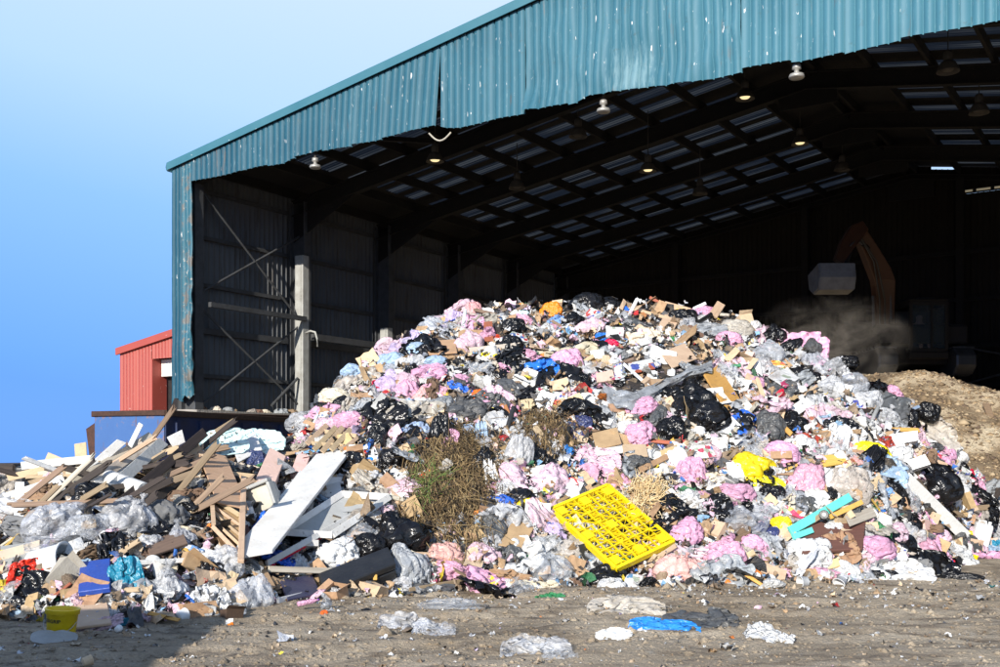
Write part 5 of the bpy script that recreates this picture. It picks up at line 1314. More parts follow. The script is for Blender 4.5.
# monitor shell: bezel, tapered back, base
k_ = ms(262, 500); mp = EYEV + ray(260, 502) * (depth(262, 502) - .28)
mo = empty('monitor', Matrix.Translation(mp) @ frame(262, 500, 18, 10) @ Matrix.Rotation(R(-35), 4, 'Z')); tag(mo, 'discarded pale grey monitor casing tipped on its side', 'monitor'); note(262, 502, 'the grey monitor')
w2 = 17 * k_
mb = MB()
for c_, d2 in (((0, 0, w2), (2 * w2 + .03, .12, .05)), ((0, 0, -w2), (2 * w2 + .03, .12, .05)), ((w2, 0, 0), (.05, .118, 2 * w2 - .05)), ((-w2, 0, 0), (.05, .118, 2 * w2 - .05))): mb.box(c_, d2)
mb.obj('bezel', 'grey_plastic', mo, bevel=.012, seg=2)
n_ = 12; V = []
for i in range(n_):
    for j in range(n_):
        u, v = i / (n_ - 1) * 2 - 1, j / (n_ - 1) * 2 - 1; V.append((u * (w2 - .03), -.03 + .05 * (u * u + v * v) * .5, v * (w2 - .03)))
MB().add(V, grid_faces(n_, n_).tolist()).obj('screen', 'beige_plastic', mo, smooth=True)
V = [(sx * w2 * q, y_, sz * w2 * q) for q, y_ in ((.98, .06), (.9, .18), (.5, .34), (.45, .40)) for sx, sz in ((-1, -1), (1, -1), (1, 1), (-1, 1))]
MB().add(V, [(12, 13, 14, 15)] + [(4 * i + k, 4 * i + (k + 1) % 4, 4 * i + 4 + (k + 1) % 4, 4 * i + 4 + k) for i in range(3) for k in range(4)]).obj('rear_housing', 'grey_plastic', mo, bevel=.01)
# black case
a_, b_, d3 = hp(318, 573, .3), hp(388, 546, .35), hp(324, 592, .45)
x, y = b_ - a_, d3 - a_; n_ = x.cross(y).normalized(); n_ = n_ if n_.dot(a_ - EYEV) > 0 else -n_
cs = empty('case', Matrix.Translation(a_)); tag(cs, 'long black moulded case lying open-edged at the foot of the left pile', 'case'); note(352, 568, 'the black case')
sub = lambda u, v, w: x * u + y * v + n_ * w
def hull(u0, u1, w0, w1, nm, ins=0.0):
    V = [sub(u, v, w) for w in (w0, w1) for u, v in ((u0 + ins, ins * 2), (u1 - ins, ins * 2), (u1 - ins, 1 - ins * 2), (u0 + ins, 1 - ins * 2))]
    return MB().add(V, [(0, 1, 2, 3), (7, 6, 5, 4), (0, 4, 5, 1), (1, 5, 6, 2), (2, 6, 7, 3), (3, 7, 4, 0)]).obj(nm, 'black_plastic', cs, bevel=.02, seg=3)
hull(0, 1, .0, .09, 'lid'); hull(0, 1, .10, .22, 'base_shell')
for u in (.2, .7): MB().box(sub(u, 1.0, .08), (.05, .03, .07)).obj('clasp', 'ochre_board', cs, bevel=.006)
# turquoise board with a caster
tq = empty('turquoise_trolley', Matrix.Translation(hp(825, 512, .3))); tag(tq, 'turquoise painted bar with a black caster wheel, above the brown door', 'trolley'); note(824, 510, 'the turquoise bar')
pbar((790, 531), (850, 497), 9, .05, 'turquoise_paint', 'bar', tq, .34, .34); pbar((793, 537), (812, 530), 6, .06, 'turquoise_paint', 'foot_bar', tq, .32, .32); pbar((830, 517), (862, 502), 5, .04, 'ochre_board', 'wood_rail', tq, .36, .36)
wp = hp(824, 515, .48) - Vector(tq.location)
whl = MB().lathe([(.02, -.03), (.062, -.03), (.07, -.02), (.07, .02), (.062, .03), (.02, .03)], 18, Matrix.Translation(wp) @ frame(824, 515) @ Matrix.Rotation(R(75), 4, 'X')).obj('caster', 'black_plastic', tq)
MB().lathe([(0, -.035), (.03, -.035), (.032, .035), (0, .035)], 12, Matrix.Translation(wp) @ frame(824, 515) @ Matrix.Rotation(R(75), 4, 'X')).obj('hub', 'grey_plastic', whl)
# jerrycan
k_ = ms(978, 534); jp = EYEV + ray(978, 545) * depth(978, 545); jp.z = max(jp.z, 0)
jc = empty('jerrycan', Matrix.Translation(jp) @ frame(978, 534, -14) @ Matrix.Rotation(R(25), 4, 'Z')); tag(jc, 'white plastic jerrycan standing at the lower end of the white beam', 'jerrycan'); note(978, 534, 'the white jerrycan')
h2 = 22 * k_
MB().prism([(-.09, 0), (.09, 0), (.09, h2 * .82), (.02, h2), (-.05, h2), (-.09, h2 * .9)], -.15, .15).obj('body', 'white_plastic', jc, bevel=.025, seg=3)
MB().tube([(-.09, 0, h2 * .93), (-.09, 0, h2 * 1.1), (.03, 0, h2 * 1.1), (.05, 0, h2 * .93)], .016, 8).obj('handle', 'white_plastic', jc)
MB().lathe([(0, .05), (.03, .05), (.03, 0), (.03, -.02)], 12, Matrix.Translation((.1, 0, h2 + .0))).obj('cap', 'white_plastic', jc)
# foam block
boxy(910, 466, 32, 14, 'white_foam', 'white rectangular foam block above the long white beam', 'the white foam block', 22, 10, 10, .5, 'foam_block', 'foam', FOAMS[0], .25)
# yellow sack with a flap folded over its mouth
ys = bag(754, 469, 48, 27, 'yellow_film', 'crumpled bright yellow sack with its mouth fallen open, mid heap', 'the gaping yellow sack', -18, True, .9, 'refuse_sack', 'sack')
fl = link('mouth_flap', SHEETS[2], ys); fl.matrix_local = Matrix.Translation((.36, -.42, -.30)) @ Matrix.Rotation(R(62), 4, 'X') @ Matrix.Rotation(R(10), 4, 'Y') @ Matrix.Diagonal((.62, .62, .3, 1)); setmat(fl, 'yellow_film')

# ---- bags: px, py, w, h, material, label, landmark, roll, soft?, knot size
BG = [
 (56, 522, 62, 36, 'clear_film', 'clear bag of mixed rubbish with a trace of blue print', 'the clear printed bag', 10, 0, 0),
 (88, 530, 44, 30, 'clear_film', 'clear puffed bag touching the clear printed bag', None, 0, 1, 0),
 (132, 520, 56, 42, 'milky_film', 'milky clear bag with a raised peak on the left pile', 'the clear peaked bag', -14, 0, .5),
 (168, 591, 41, 43, 'milky_film', 'knotted white bag bulging with a blue print at the foot', 'the knotted white bag', 4, 0, .8),
 (246, 596, 52, 48, 'clear_film', 'big clear sack slumped onto the ground of the left pile', 'the big clear sack', -20, 0, 0),
 (222, 566, 40, 32, 'milky_film', 'bunched milky neck of film above the big clear sack', None, 30, 1, 0),
 (182, 540, 32, 30, 'clear_film', 'clear tied bag with a peak beside the grey carpet', None, 10, 0, .7),
 (96, 497, 46, 28, 'black_film', 'black sack lying under the timber and thin white pole', 'the black sack under the timber', -8, 1, 0),
 (166, 516, 44, 32, 'cloth_grey', 'folded grey carpet on the left pile', 'the grey carpet', 12, 1, 0),
 (262, 527, 22, 30, 'blue_film', 'bright blue bag wedged beside the pine post', 'the bright blue bag', 0, 0, 0),
 (256, 463, 26, 24, 'navy_film', 'dark blue film bundle under the mint film', 'the dark blue bundle', 0, 1, 0),
 (396, 533, 60, 42, 'black_film', 'large shiny black sack beside the white window frame', 'the large black sack', 16, 0, 0),
 (370, 547, 40, 26, 'black_film', 'smaller black sack half under the large black sack', None, -10, 1, 0),
 (405, 566, 44, 44, 'grey_film', 'pale grey bag between the black case and salmon bag', 'the pale grey bag', 20, 0, 0),
 (336, 552, 46, 28, 'white_film', 'crumpled white bag below the white window frame', None, 0, 1, 0),
 (446, 554, 36, 22, 'salmon_film', 'salmon pink bag at the foot of the heap', 'the salmon bag', 0, 0, 0),
 (452, 571, 44, 20, 'pink_film', 'flat pink bag lying beneath the salmon bag', None, 0, 1, 0),
 (482, 555, 38, 24, 'pale_pink_film', 'pale pink bag next to the salmon bag', 'the pale pink bag', 0, 0, 0),
 (546, 569, 52, 31, 'clear_film', 'clear grey bag at the foot beneath the pallet corner', 'the clear grey bag', 0, 0, 0),
 (602, 577, 56, 25, 'black_film', 'glossy black sack lying just under the yellow pallet', 'the glossy black sack', 0, 0, 0),
 (680, 572, 50, 32, 'salmon_film', 'clear pinkish bag slumped at the foot beside the pallet', 'the clear pinkish bag', -10, 0, .4),
 (722, 562, 45, 39, 'pink_film', 'round crumpled pink sack sitting at the foot', 'the round pink sack', 0, 1, 0),
 (684, 533, 36, 28, 'pink_film', 'pink bag beside the right end of the yellow pallet', None, 12, 1, 0),
 (738, 522, 56, 30, 'clear_film', 'long clear bag lying across pink bags near the foot', 'the long clear bag', 14, 0, 0),
 (754, 547, 36, 24, 'pink_film', 'pink bag tucked behind the round pink sack', None, 0, 1, 0),
 (808, 555, 45, 32, 'white_film', 'cream white sack sitting beside the dark brown door', 'the cream white sack', 0, 1, 0),
 (812, 574, 56, 13, 'pink_film', 'flat pink bag trailing on the ground before the cream white sack', 'the flat pink bag', 0, 1, 0),
 (846, 571, 26, 20, 'white_film', 'small white bag on the ground next to the flat pink bag', None, 0, 0, 0),
 (870, 549, 46, 25, 'pink_film', 'pink bag beside the green plastic near the foot', None, 12, 1, 0),
 (918, 548, 37, 22, 'pink_film', 'rounded pink bag at the right end of the foot', 'the rounded pink bag', 0, 0, 0),
 (892, 533, 30, 20, 'pale_pink_film', 'pale pink bag behind the rounded pink bag', None, 0, 1, 0),
 (936, 537, 28, 15, 'pale_pink_film', 'pale pink bag between the rounded pink bag and jerrycan', None, 0, 1, 0),
 (912, 565, 38, 14, 'black_film', 'flat black bag on the ground below the rounded pink bag', None, 0, 1, 0),
 (876, 577, 42, 14, 'black_film', 'flat black bag lying on the ground beside the small white bag', None, 0, 1, 0),
 (960, 577, 46, 9, 'black_film', 'torn black film lying on the open ground', None, 0, 1, 0),
 (850, 486, 43, 37, 'dirty_film', 'big dusty clear bag above the turquoise bar', 'the dusty clear bag', 0, 0, 0),
 (868, 454, 44, 23, 'yellow_film', 'shiny yellow bag on the right of the heap', 'the shiny yellow bag', -6, 1, 0),
 (780, 525, 22, 16, 'yellow_film', 'small yellow bag at the end of the turquoise bar', None, 0, 1, 0),
 (896, 458, 30, 30, 'white_film', 'white sheet-like bag beside the shiny yellow bag', None, 30, 1, 0),
 (934, 486, 46, 42, 'black_film', 'big black sack behind the long white beam', 'the big black sack', 30, 0, 0),
 (908, 424, 28, 28, 'black_film', 'black sack on the film covered right flank', None, 30, 1, 0),
 (928, 412, 22, 18, 'black_film', 'small black sack at the far right flank', None, 20, 1, 0),
 (958, 470, 22, 18, 'black_film', 'black bag above the end of the big black sack', None, 20, 1, 0),
 (806, 484, 36, 40, 'pink_film', 'tall pink bag beside the dusty clear bag', 'the tall pink bag', -16, 1, 0),
 (781, 454, 38, 24, 'pink_film', 'pink bag just above the gaping yellow sack', None, -6, 1, 0),
 (690, 474, 30, 32, 'pink_film', 'pink bag in front of the crinkled black sack', None, 0, 1, 0),
 (674, 508, 42, 26, 'black_film', 'crinkled black sack lying right of the straw insulation', 'the crinkled black sack', -12, 0, 0),
 (772, 497, 30, 22, 'black_film', 'black bag directly below the gaping yellow sack', None, 0, 1, 0),
 (637, 466, 36, 22, 'dark_grey_film', 'dark grey sack beside the pink written sack', None, 20, 1, 0),
 (548, 480, 42, 32, 'pale_pink_film', 'pinkish see-through bag left of the pink written sack', 'the pinkish see-through bag', 0, 0, 0),
 (518, 460, 28, 50, 'milky_film', 'tall milky bag hanging down the slope beside the straw', 'the tall milky bag', -8, 0, 0),
 (694, 396, 42, 32, 'black_film', 'round black sack at the end of the long clear film', 'the round black sack', 0, 0, .3),
 (706, 418, 44, 30, 'black_film', 'black sack squashed under the round black sack', None, 22, 1, 0),
 (668, 431, 34, 24, 'black_film', 'leaning black sack below the round black sack', 'the leaning black sack', 20, 1, 0),
 (638, 408, 40, 20, 'pink_film', 'crumpled pink bag under the long clear film', None, 8, 1, 0),
 (640, 434, 32, 22, 'pink_film', 'pink bag above the dark grey sack', None, 16, 1, 0),
 (664, 416, 22, 16, 'pale_pink_film', 'small pale pink bag above the leaning black sack', None, 0, 0, 0),
 (682, 318, 29, 16, 'black_film', 'black sack on the crest beside the upright cardboard sheet', None, 0, 1, 0),
 (700, 313, 30, 12, 'pink_film', 'pink bag on the crest beside the pale wood stump', None, 10, 1, 0),
 (735, 330, 36, 20, 'dirty_film', 'dusty grey bag on the crest right of the wood stump', 'the dusty grey crest bag', -10, 1, 0),
 (729, 339, 28, 14, 'pink_film', 'pink bag under the dusty grey crest bag', None, -8, 1, 0),
 (774, 333, 24, 18, 'black_film', 'black bag on the right shoulder of the crest', 'the black shoulder bag', 0, 0, 0),
 (790, 349, 20, 27, 'black_film', 'black bag sliding down from the black shoulder bag', None, -30, 1, 0),
 (812, 346, 20, 16, 'dark_grey_film', 'dark grey bag at the right shoulder by the dust', None, 0, 0, 0),
 (764, 355, 38, 28, 'clear_film', 'clear puffy bag below the black shoulder bag', None, 0, 0, 0),
 (816, 366, 30, 26, 'clear_film', 'clear crinkled bag beside the dark grey shoulder bag', None, 0, 0, 0),
 (838, 370, 30, 26, 'milky_film', 'white crinkled bag along the edge of the right flank', None, -30, 0, 0),
 (834, 390, 32, 26, 'milky_film', 'white crinkled bag above the small pink bag on the flank', None, 20, 0, 0),
 (855, 386, 30, 24, 'clear_film', 'clear crinkled bag near the right edge of the heap', None, 30, 1, 0),
 (868, 400, 30, 24, 'milky_film', 'milky bag sliding down the right flank', None, 35, 0, 0),
 (848, 361, 22, 13, 'black_film', 'thin black bag at the upper right edge', None, 20, 1, 0),
 (831, 405, 18, 13, 'pink_film', 'small pink bag on the film strewn flank', 'the small pink flank bag', 0, 0, 0),
 (894, 393, 20, 13, 'pink_film', 'small pink bag at the very edge of the flank', None, 20, 1, 0),
 (792, 422, 32, 22, 'black_film', 'black sack under the tan stick', None, 0, 0, 0),
 (768, 427, 36, 30, 'dark_grey_film', 'dark grey sack left of the tan stick', 'the dark grey sack by the stick', -10, 1, 0),
 (402, 350, 26, 15, 'lilac_film', 'lilac bag on the upper left shoulder', 'the lilac bag', 0, 0, 0),
 (388, 387, 28, 20, 'lilac_film', 'lilac pink bag left of the bulging pink bag', None, -10, 1, 0),
 (425, 374, 42, 18, 'pink_film', 'wide bulging pink bag on the left slope', 'the bulging pink bag', 8, 1, 0),
 (407, 392, 26, 24, 'pink_film', 'upright pink bag below the bulging pink bag', None, 0, 0, 0),
 (421, 397, 20, 20, 'salmon_film', 'small salmon bag next to the upright pink bag', None, 0, 0, 0),
 (338, 399, 42, 20, 'beige_film', 'beige cushion-like bundle at the left edge of the heap', 'the beige bundle', 0, 1, 0),
 (352, 421, 42, 18, 'pink_film', 'pink bag behind the broken pallet', None, 6, 1, 0),
 (328, 426, 34, 16, 'pale_pink_film', 'pale pink bag at the left end behind the broken pallet', None, 0, 1, 0),
 (302, 422, 32, 20, 'milky_film', 'milky white bag beside the dark skip', None, 0, 1, 0),
 (465, 345, 36, 26, 'pale_pink_film', 'pinkish clear bag on the left shoulder near the cardboard panel', None, 10, 0, 0),
 (474, 312, 18, 20, 'salmon_film', 'rosy bag standing highest on the left of the crest', 'the rosy crest bag', 0, 0, 0),
 (456, 318, 23, 18, 'lilac_film', 'lilac bag next to the rosy crest bag', None, 10, 0, 0),
 (441, 331, 16, 12, 'lilac_film', 'small lilac bag left of the cardboard panel top', None, 0, 1, 0),
 (509, 345, 28, 20, 'black_film', 'black bag below the crest left of centre', None, 0, 0, 0),
 (513, 327, 24, 16, 'black_film', 'crinkled black bag just under the mint bag', None, 0, 1, 0),
 (519, 316, 20, 12, 'mint_film', 'pale mint bag on the crest', 'the mint crest bag', 0, 0, 0),
 (551, 311, 22, 17, 'orange_film', 'orange bag standing on the crest', 'the orange crest bag', 0, 1, 0),
 (588, 306, 38, 24, 'black_film', 'shaggy black sack on the highest point of the crest', 'the shaggy black crest sack', 0, 1, 0),
 (573, 319, 24, 15, 'black_film', 'black bag in front of the shaggy black crest sack', None, 0, 0, 0),
 (588, 327, 34, 18, 'pale_pink_film', 'pink and white bag beneath the shaggy black crest sack', 'the pink and white bag', 0, 0, 0),
 (603, 338, 18, 10, 'blue_film', 'blue bag right of the pink and white bag', 'the blue crest bag', 0, 1, 0),
 (613, 345, 20, 10, 'red_film', 'red rag-like bag beside the blue crest bag', None, -10, 1, 0),
 (566, 364, 33, 26, 'pink_film', 'pink bag in the upper middle of the heap', 'the upper pink bag', 12, 1, 0),
 (580, 381, 24, 18, 'black_film', 'black bag just below the upper pink bag', None, -30, 1, 0),
 (519, 357, 34, 12, 'pink_film', 'long pink bag on the slope left of the upper pink bag', None, 12, 1, 0),
 (481, 403, 20, 26, 'orange_film', 'crumpled orange bag on the left slope', 'the orange slope bag', 20, 1, 0),
 (463, 412, 46, 22, 'dark_grey_film', 'dark grey folded sheet bundle beside the orange slope bag', 'the dark grey bundle', 8, 1, 0),
 (440, 405, 30, 18, 'grey_film', 'grey film bundle left of the orange slope bag', None, 0, 1, 0),
 (579, 405, 24, 9, 'blue_film', 'blue wrapper bundle in the middle of the heap', 'the blue wrapper', -10, 1, 0),
 (610, 418, 36, 13, 'grey_film', 'grey rolled film lying diagonally below the long clear film', 'the grey rolled film', -40, 1, 0),
 (418, 352, 30, 18, 'sky_blue_film', 'pale blue film bag on the left shoulder', None, 0, 1, 0),
 (390, 362, 34, 18, 'sky_blue_film', 'pale blue bag near the left edge beneath the lilac bag', None, 12, 1, 0),
 (354, 372, 26, 16, 'sky_blue_film', 'pale blue bag at the left edge above the beige bundle', None, 0, 0, 0),
 (436, 363, 26, 14, 'sky_blue_film', 'pale blue bag above the bulging pink bag', None, 0, 1, 0),
 (440, 440, 22, 50, 'black_film', 'black film hanging beside the straw', None, 0, 1, 0),
 (480, 470, 26, 44, 'black_film', 'black sack sunk beside the hanging straw', 'the sunken black sack', 0, 1, 0),
 (380, 440, 26, 30, 'black_film', 'dark bag between the broken pallet and the straw', None, 0, 1, 0),
 (392, 462, 30, 24, 'black_film', 'black bag above the large black sack', None, 0, 1, 0),
 (480, 518, 26, 16, 'orange_film', 'red-orange bag below the straw', 'the red-orange bag', 12, 1, 0),
 (522, 552, 14, 13, 'purple_film', 'purple bag next to the triangular cardboard scrap', 'the purple bag', 0, 1, 0),
 (506, 502, 22, 12, 'blue_film', 'blue wrapper left of the crumpled yellow bag', None, -30, 1, 0),
 (530, 505, 33, 13, 'yellow_film', 'crumpled yellow bag left of the pallet corner', 'the crumpled yellow bag', 6, 1, 0),
 (545, 503, 16, 8, 'blue_film', 'small blue bag near the pallet corner', None, 0, 1, 0),
 (618, 563, 46, 11, 'green_film', 'crushed dark green sack under the lower edge of the pallet', None, 12, 1, 0),
 (878, 534, 28, 20, 'green_film', 'mossy green plastic under the dusty clear bag', 'the green plastic', -35, 1, 0),
 (996, 510, 16, 12, 'blue_film', 'blue tub-like bag at the far right edge of the heap', None, 0, 1, 0),
 (992, 546, 20, 12, 'teal_film', 'teal film beside the white jerrycan', None, 0, 1, 0),
 (650, 582, 20, 9, 'blue_film', 'small blue bag behind the clear pinkish bag', None, 0, 1, 0),
 (25, 592, 46, 24, 'clear_film', 'dusty clear bag beneath the red snack packet', None, 0, 1, 0),
 (20, 612, 34, 14, 'sky_blue_film', 'pale blue film on the ground left of the yellow bucket', None, 0, 1, 0),
 (108, 620, 30, 20, 'milky_film', 'small milky bag beside the beige board', None, 0, 0, 0),
 (120, 622, 26, 8, 'teal_film', 'teal film scrap at the foot below the teal sack', None, 0, 1, 0),
 (150, 545, 28, 20, 'milky_film', 'milky bag below the clear peaked bag', None, 0, 1, 0),
 (190, 552, 34, 14, 'printed_blue', 'blue printed bag above the knotted white bag', None, 0, 1, 0),
 (118, 548, 44, 16, 'dark_grey_film', 'dark film bundle above the rusty blue panel', None, 0, 1, 0),
 (8, 505, 22, 24, 'grey_film', 'grey bag behind the upright white board', None, 0, 1, 0),
 (8, 484, 18, 20, 'white_film', 'white bag at the top of the far left pile', None, 0, 0, 0),
 (84, 514, 20, 12, 'blue_film', 'blue bag behind the clear printed bag', None, 0, 1, 0),
 (300, 545, 26, 18, 'black_film', 'dark bag in the gap beneath the white window frame', None, 0, 1, 0),
 (424, 628, 0, 0, '', '', None, 0, 0, 0),
 (708, 455, 26, 20, 'pale_pink_film', 'pale pink bag above the gaping yellow sack to its left', None, 0, 0, 0),
 (735, 494, 40, 20, 'pink_film', 'pink bag under the left end of the gaping yellow sack', None, 0, 1, 0),
 (470, 432, 20, 14, 'sky_blue_film', 'pale blue rag bundle at the top of the straw', None, 0, 1, 0),
 (627, 428, 22, 14, 'white_film', 'white bag beside the carton side', None, 0, 1, 0),
 (752, 326, 18, 12, 'white_film', 'white bag on the crest beside the dusty grey crest bag', None, 0, 0, 0),
 (545, 330, 20, 14, 'white_film', 'white bag under the orange crest bag', None, 0, 0, 0),
]
MATTED = {'cloth_grey'}
for q in BG:
    if not q[2]: continue
    px, py, w, h, m, lab, lm, rot, soft, kn = q
    if px > 780 and py < 480: rot = -abs(rot)
    cat = 'carpet' if 'carpet' in lab else ('sack' if ' sack' in lab else 'bag')
    bag(px, py, w, h, m, lab, lm, rot, bool(soft), .8, 'carpet_roll' if cat == 'carpet' else ('refuse_sack' if cat == 'sack' else 'plastic_bag'), cat, kn or None)
# ---- sheets and rags
FS = [
 (596, 465, 46, 32, 'written_pink_film', 'flat pink sack with faint writing, above the yellow pallet', 'the pink written sack', -4, 20, 'S', .35),
 (126, 586, 34, 52, 'teal_film', 'large teal plastic sack hanging down the left pile', 'the teal sack', 10, 15, 'S', .6),
 (224, 442, 44, 24, 'marked_mint_film', 'pale mint plastic film with black marks draped before the skip', 'the mint film', 8, 25, 'S', .4),
 (262, 442, 42, 24, 'mint_film', 'pale mint film end folding beside the pink insulation', None, -5, 25, 'S', .4),
 (210, 603, 36, 34, 'newsprint', 'crumpled newspaper bag with black print at the foot', 'the newspaper bag', 20, 30, 'S', .8),
 (502, 581, 56, 18, 'brown_paper', 'crumpled brown paper at the foot of the heap', 'the crumpled brown paper', 0, 50, 'S', .9),
 (840, 549, 32, 30, 'brown_paper', 'torn brown paper hanging over the dark brown door', None, 20, 35, 'S', .8),
 (432, 590, 52, 10, 'dark_grey_film', 'flat dark film lying on the ground before the salmon bag', None, 0, 70, 'S', .4),
 (450, 606, 60, 12, 'clear_film', 'thin flat clear film on the ground behind the ground film', None, 0, 74, 'S', .4),
 (700, 622, 70, 20, 'dark_grey_film', 'torn black film scraps flattened on the ground behind the blue plastic', None, 0, 76, 'R', .5),
 (480, 442, 14, 40, 'sky_blue_film', 'pale blue rag hanging at the edge of the straw', None, 0, 15, 'C', 1),
 (448, 446, 34, 14, 'pink_film', 'pink rag hanging down over the straw', None, 70, 15, 'C', 1),
 (441, 478, 38, 14, 'dirty_film', 'dirty cream rag hanging in the straw', None, 60, 15, 'C', 1),
 (492, 480, 14, 40, 'white_film', 'white rag hanging right of the straw', None, 5, 15, 'C', 1),
 (565, 352, 62, 14, 'cloth_beige', 'long rolled beige cloth lying across the upper heap', 'the rolled beige cloth', 12, 30, 'C', 1.1),
 (640, 340, 40, 20, 'cloth_beige', 'beige cloth right of the blue crest bag', None, 10, 35, 'R', 1),
 (700, 330, 50, 16, 'grey_film', 'grey crumpled film just under the crest', None, 6, 45, 'S', 1),
 (60, 545, 60, 20, 'clear_film', 'clear film spread beneath the clear printed bag', None, 4, 40, 'S', .8),
 (30, 530, 50, 18, 'cloth_grey', 'grey tarpaulin under the clear printed bag', 'the grey tarpaulin', -20, 40, 'S', .7),
 (186, 500, 34, 20, 'cloth_brown', 'brown cloth between the carpet and plywood sheet', None, 0, 30, 'R', .8),
 (180, 470, 40, 22, 'dark_grey_film', 'dark film beneath the long pine batten', None, 0, 30, 'S', .8),
 (640, 380, 0, 0, '', '', None, 0, 0, 'S', 1),
 (300, 490, 30, 20, 'milky_film', 'milky film beside the white door panel', None, 0, 30, 'S', .8),
 (815, 505, 30, 30, 'white_film', 'white cloth-like film drooping over the turquoise bar', None, 20, 20, 'S', .8),
 (776, 391, 40, 18, 'dark_grey_film', 'dark film strip below the printed carton flap', None, 12, 40, 'S', .8),
 (770, 367, 26, 12, 'printed_bright', 'bright red and green packaging beside the printed carton flap', None, 0, 30, 'S', .8),
 (726, 376, 22, 22, 'clear_film', 'clear blue-tinged film right of the ochre board', None, 0, 30, 'S', 1),
]
for px, py, w, h, m, lab, lm, rot, tilt, pl, th in FS:
    if not w: continue
    pool = {'S': SHEETS, 'R': RAGS, 'C': STRIPS}[pl]
    nm, cat = ('plastic_film', 'plastic film')
    if 'rag' in lab.split() or 'cloth' in lab: nm, cat = 'rag', 'cloth'
    if 'paper' in lab: nm, cat = 'crumpled_paper', 'paper'
    if 'sack' in lab.split(',')[0].split(' hanging')[0].split() : nm, cat = 'refuse_sack', 'sack'
    film(px, py, w, h, m, lab, lm, rot, tilt, pool, nm, cat, .14, th)
for q in [(626, 609, 72, 18, 'dirty_film', 'long dusty clear bag lying on the open ground', 'the dusty ground bag', 0),
 (536, 652, 66, 22, 'milky_film', 'crumpled clear plastic lying on the ground at the front', 'the front ground plastic', -4), (560, 657, 34, 12, 'clear_film', 'torn end of clear plastic beside the front ground plastic', None, 0),
 (404, 626, 48, 18, 'milky_film', 'crumpled clear film on the ground before the large black sack', 'the ground film', -4), (434, 631, 40, 13, 'clear_film', 'flat clear film touching the right end of the ground film', None, -6),
 (664, 630, 66, 17, 'blue_film', 'crumpled bright blue plastic lying on the ground', 'the blue ground plastic', -3),
 (764, 636, 34, 18, 'white_film', 'crumpled white paper lying alone on the ground', 'the lone white paper', 20), (780, 641, 24, 11, 'white_film', 'folded white paper end beside the lone white paper', None, -12),
 (614, 634, 34, 9, 'white_foam', 'crumbled white foam lying left of the blue ground plastic', None, 0), (550, 598, 28, 7, 'green_film', 'small green film scrap on the ground below the clear grey bag', None, 0)]:
    film(q[0], q[1], q[2], q[3], q[4], q[5], q[6], q[7], 66, SHEETS, 'plastic_film', 'plastic film', .06, .75)
# writing on the pink sack, as faint marks
# long clear film sheet winding over the upper heap
mask_line((603, 394), (654, 392), 16); mask_line((654, 392), (712, 368), 16)
pts = [(603, 391), (616, 402), (634, 401), (654, 392), (672, 382), (690, 373), (712, 368)]
nu = 48; nv = 12; V = []
xs_ = np.interp(np.linspace(0, 6, nu), range(7), [p[0] for p in pts]); ys_ = np.interp(np.linspace(0, 6, nu), range(7), [p[1] for p in pts])
for j in range(nv):
    for i in range(nu):
        f = j / (nv - 1) - .5; p_ = hp(xs_[i], ys_[i] + f * (13 + 5 * math.sin(i * .13)), .30 + .08 * math.cos(f * 5))
        q = np.array([[i * .12, j * .5, 1.0]]); V.append(p_ + Vector((0, -.16 * (ridged(q, 2, 5)[0] - .4), .16 * (ridged(q, 2, 9)[0] - .4))))
o = link('plastic_film', mesh('plastic_film', np.array([tuple(v) for v in V]), grid_faces(nu, nv), ['grey_film'], True)); tag(o, 'long twisted sheet of clear film winding across the upper heap', 'plastic film'); note(655, 390, 'the long clear film')
# cartons and small solid things
for q in [
 (332, 486, 20, 18, 'white_plastic', 'white carton in the gap under the white door panel', None, 10),
 (362, 478, 22, 16, 'cardboard', 'brown carton above the white window frame', None, -20),
 (588, 553, 22, 18, 'black_plastic', 'black square box under the lower corner of the pallet', None, 20),
 (548, 546, 20, 14, 'white_film', 'white carton beside the purple bag', None, 30),
 (470, 338, 22, 12, 'cardboard', 'brown carton at the left shoulder behind the pinkish clear bag', None, 0),
 (745, 302 + 20, 14, 10, 'pale_cardboard', 'pale carton on the crest near the wood stump', None, 20),
 (620, 440, 22, 12, 'cardboard', 'brown carton beside the pale cardboard block', None, -10),
 (700, 395 + 60, 22, 12, 'printed_white', 'white printed carton above the pale pink bag', None, 20),
 (905, 440, 22, 12, 'white_foam', 'white foam tray above the white foam block', None, 15),
 (196, 566, 30, 18, 'cardboard', 'brown carton half buried above the newspaper bag', None, -30),
 (195, 612, 36, 16, 'brown_paper', 'soggy brown carton under the knotted white bag', 'the soggy carton', 0),
 (232, 616, 18, 10, 'rust', 'rusty flattened tin beside the big clear sack', None, 0),
 (116, 470, 22, 12, 'printed_blue', 'blue printed carton among the timber', None, 20),
]: boxy(q[0], q[1], q[2], q[3], q[4], q[5], q[6], q[7])
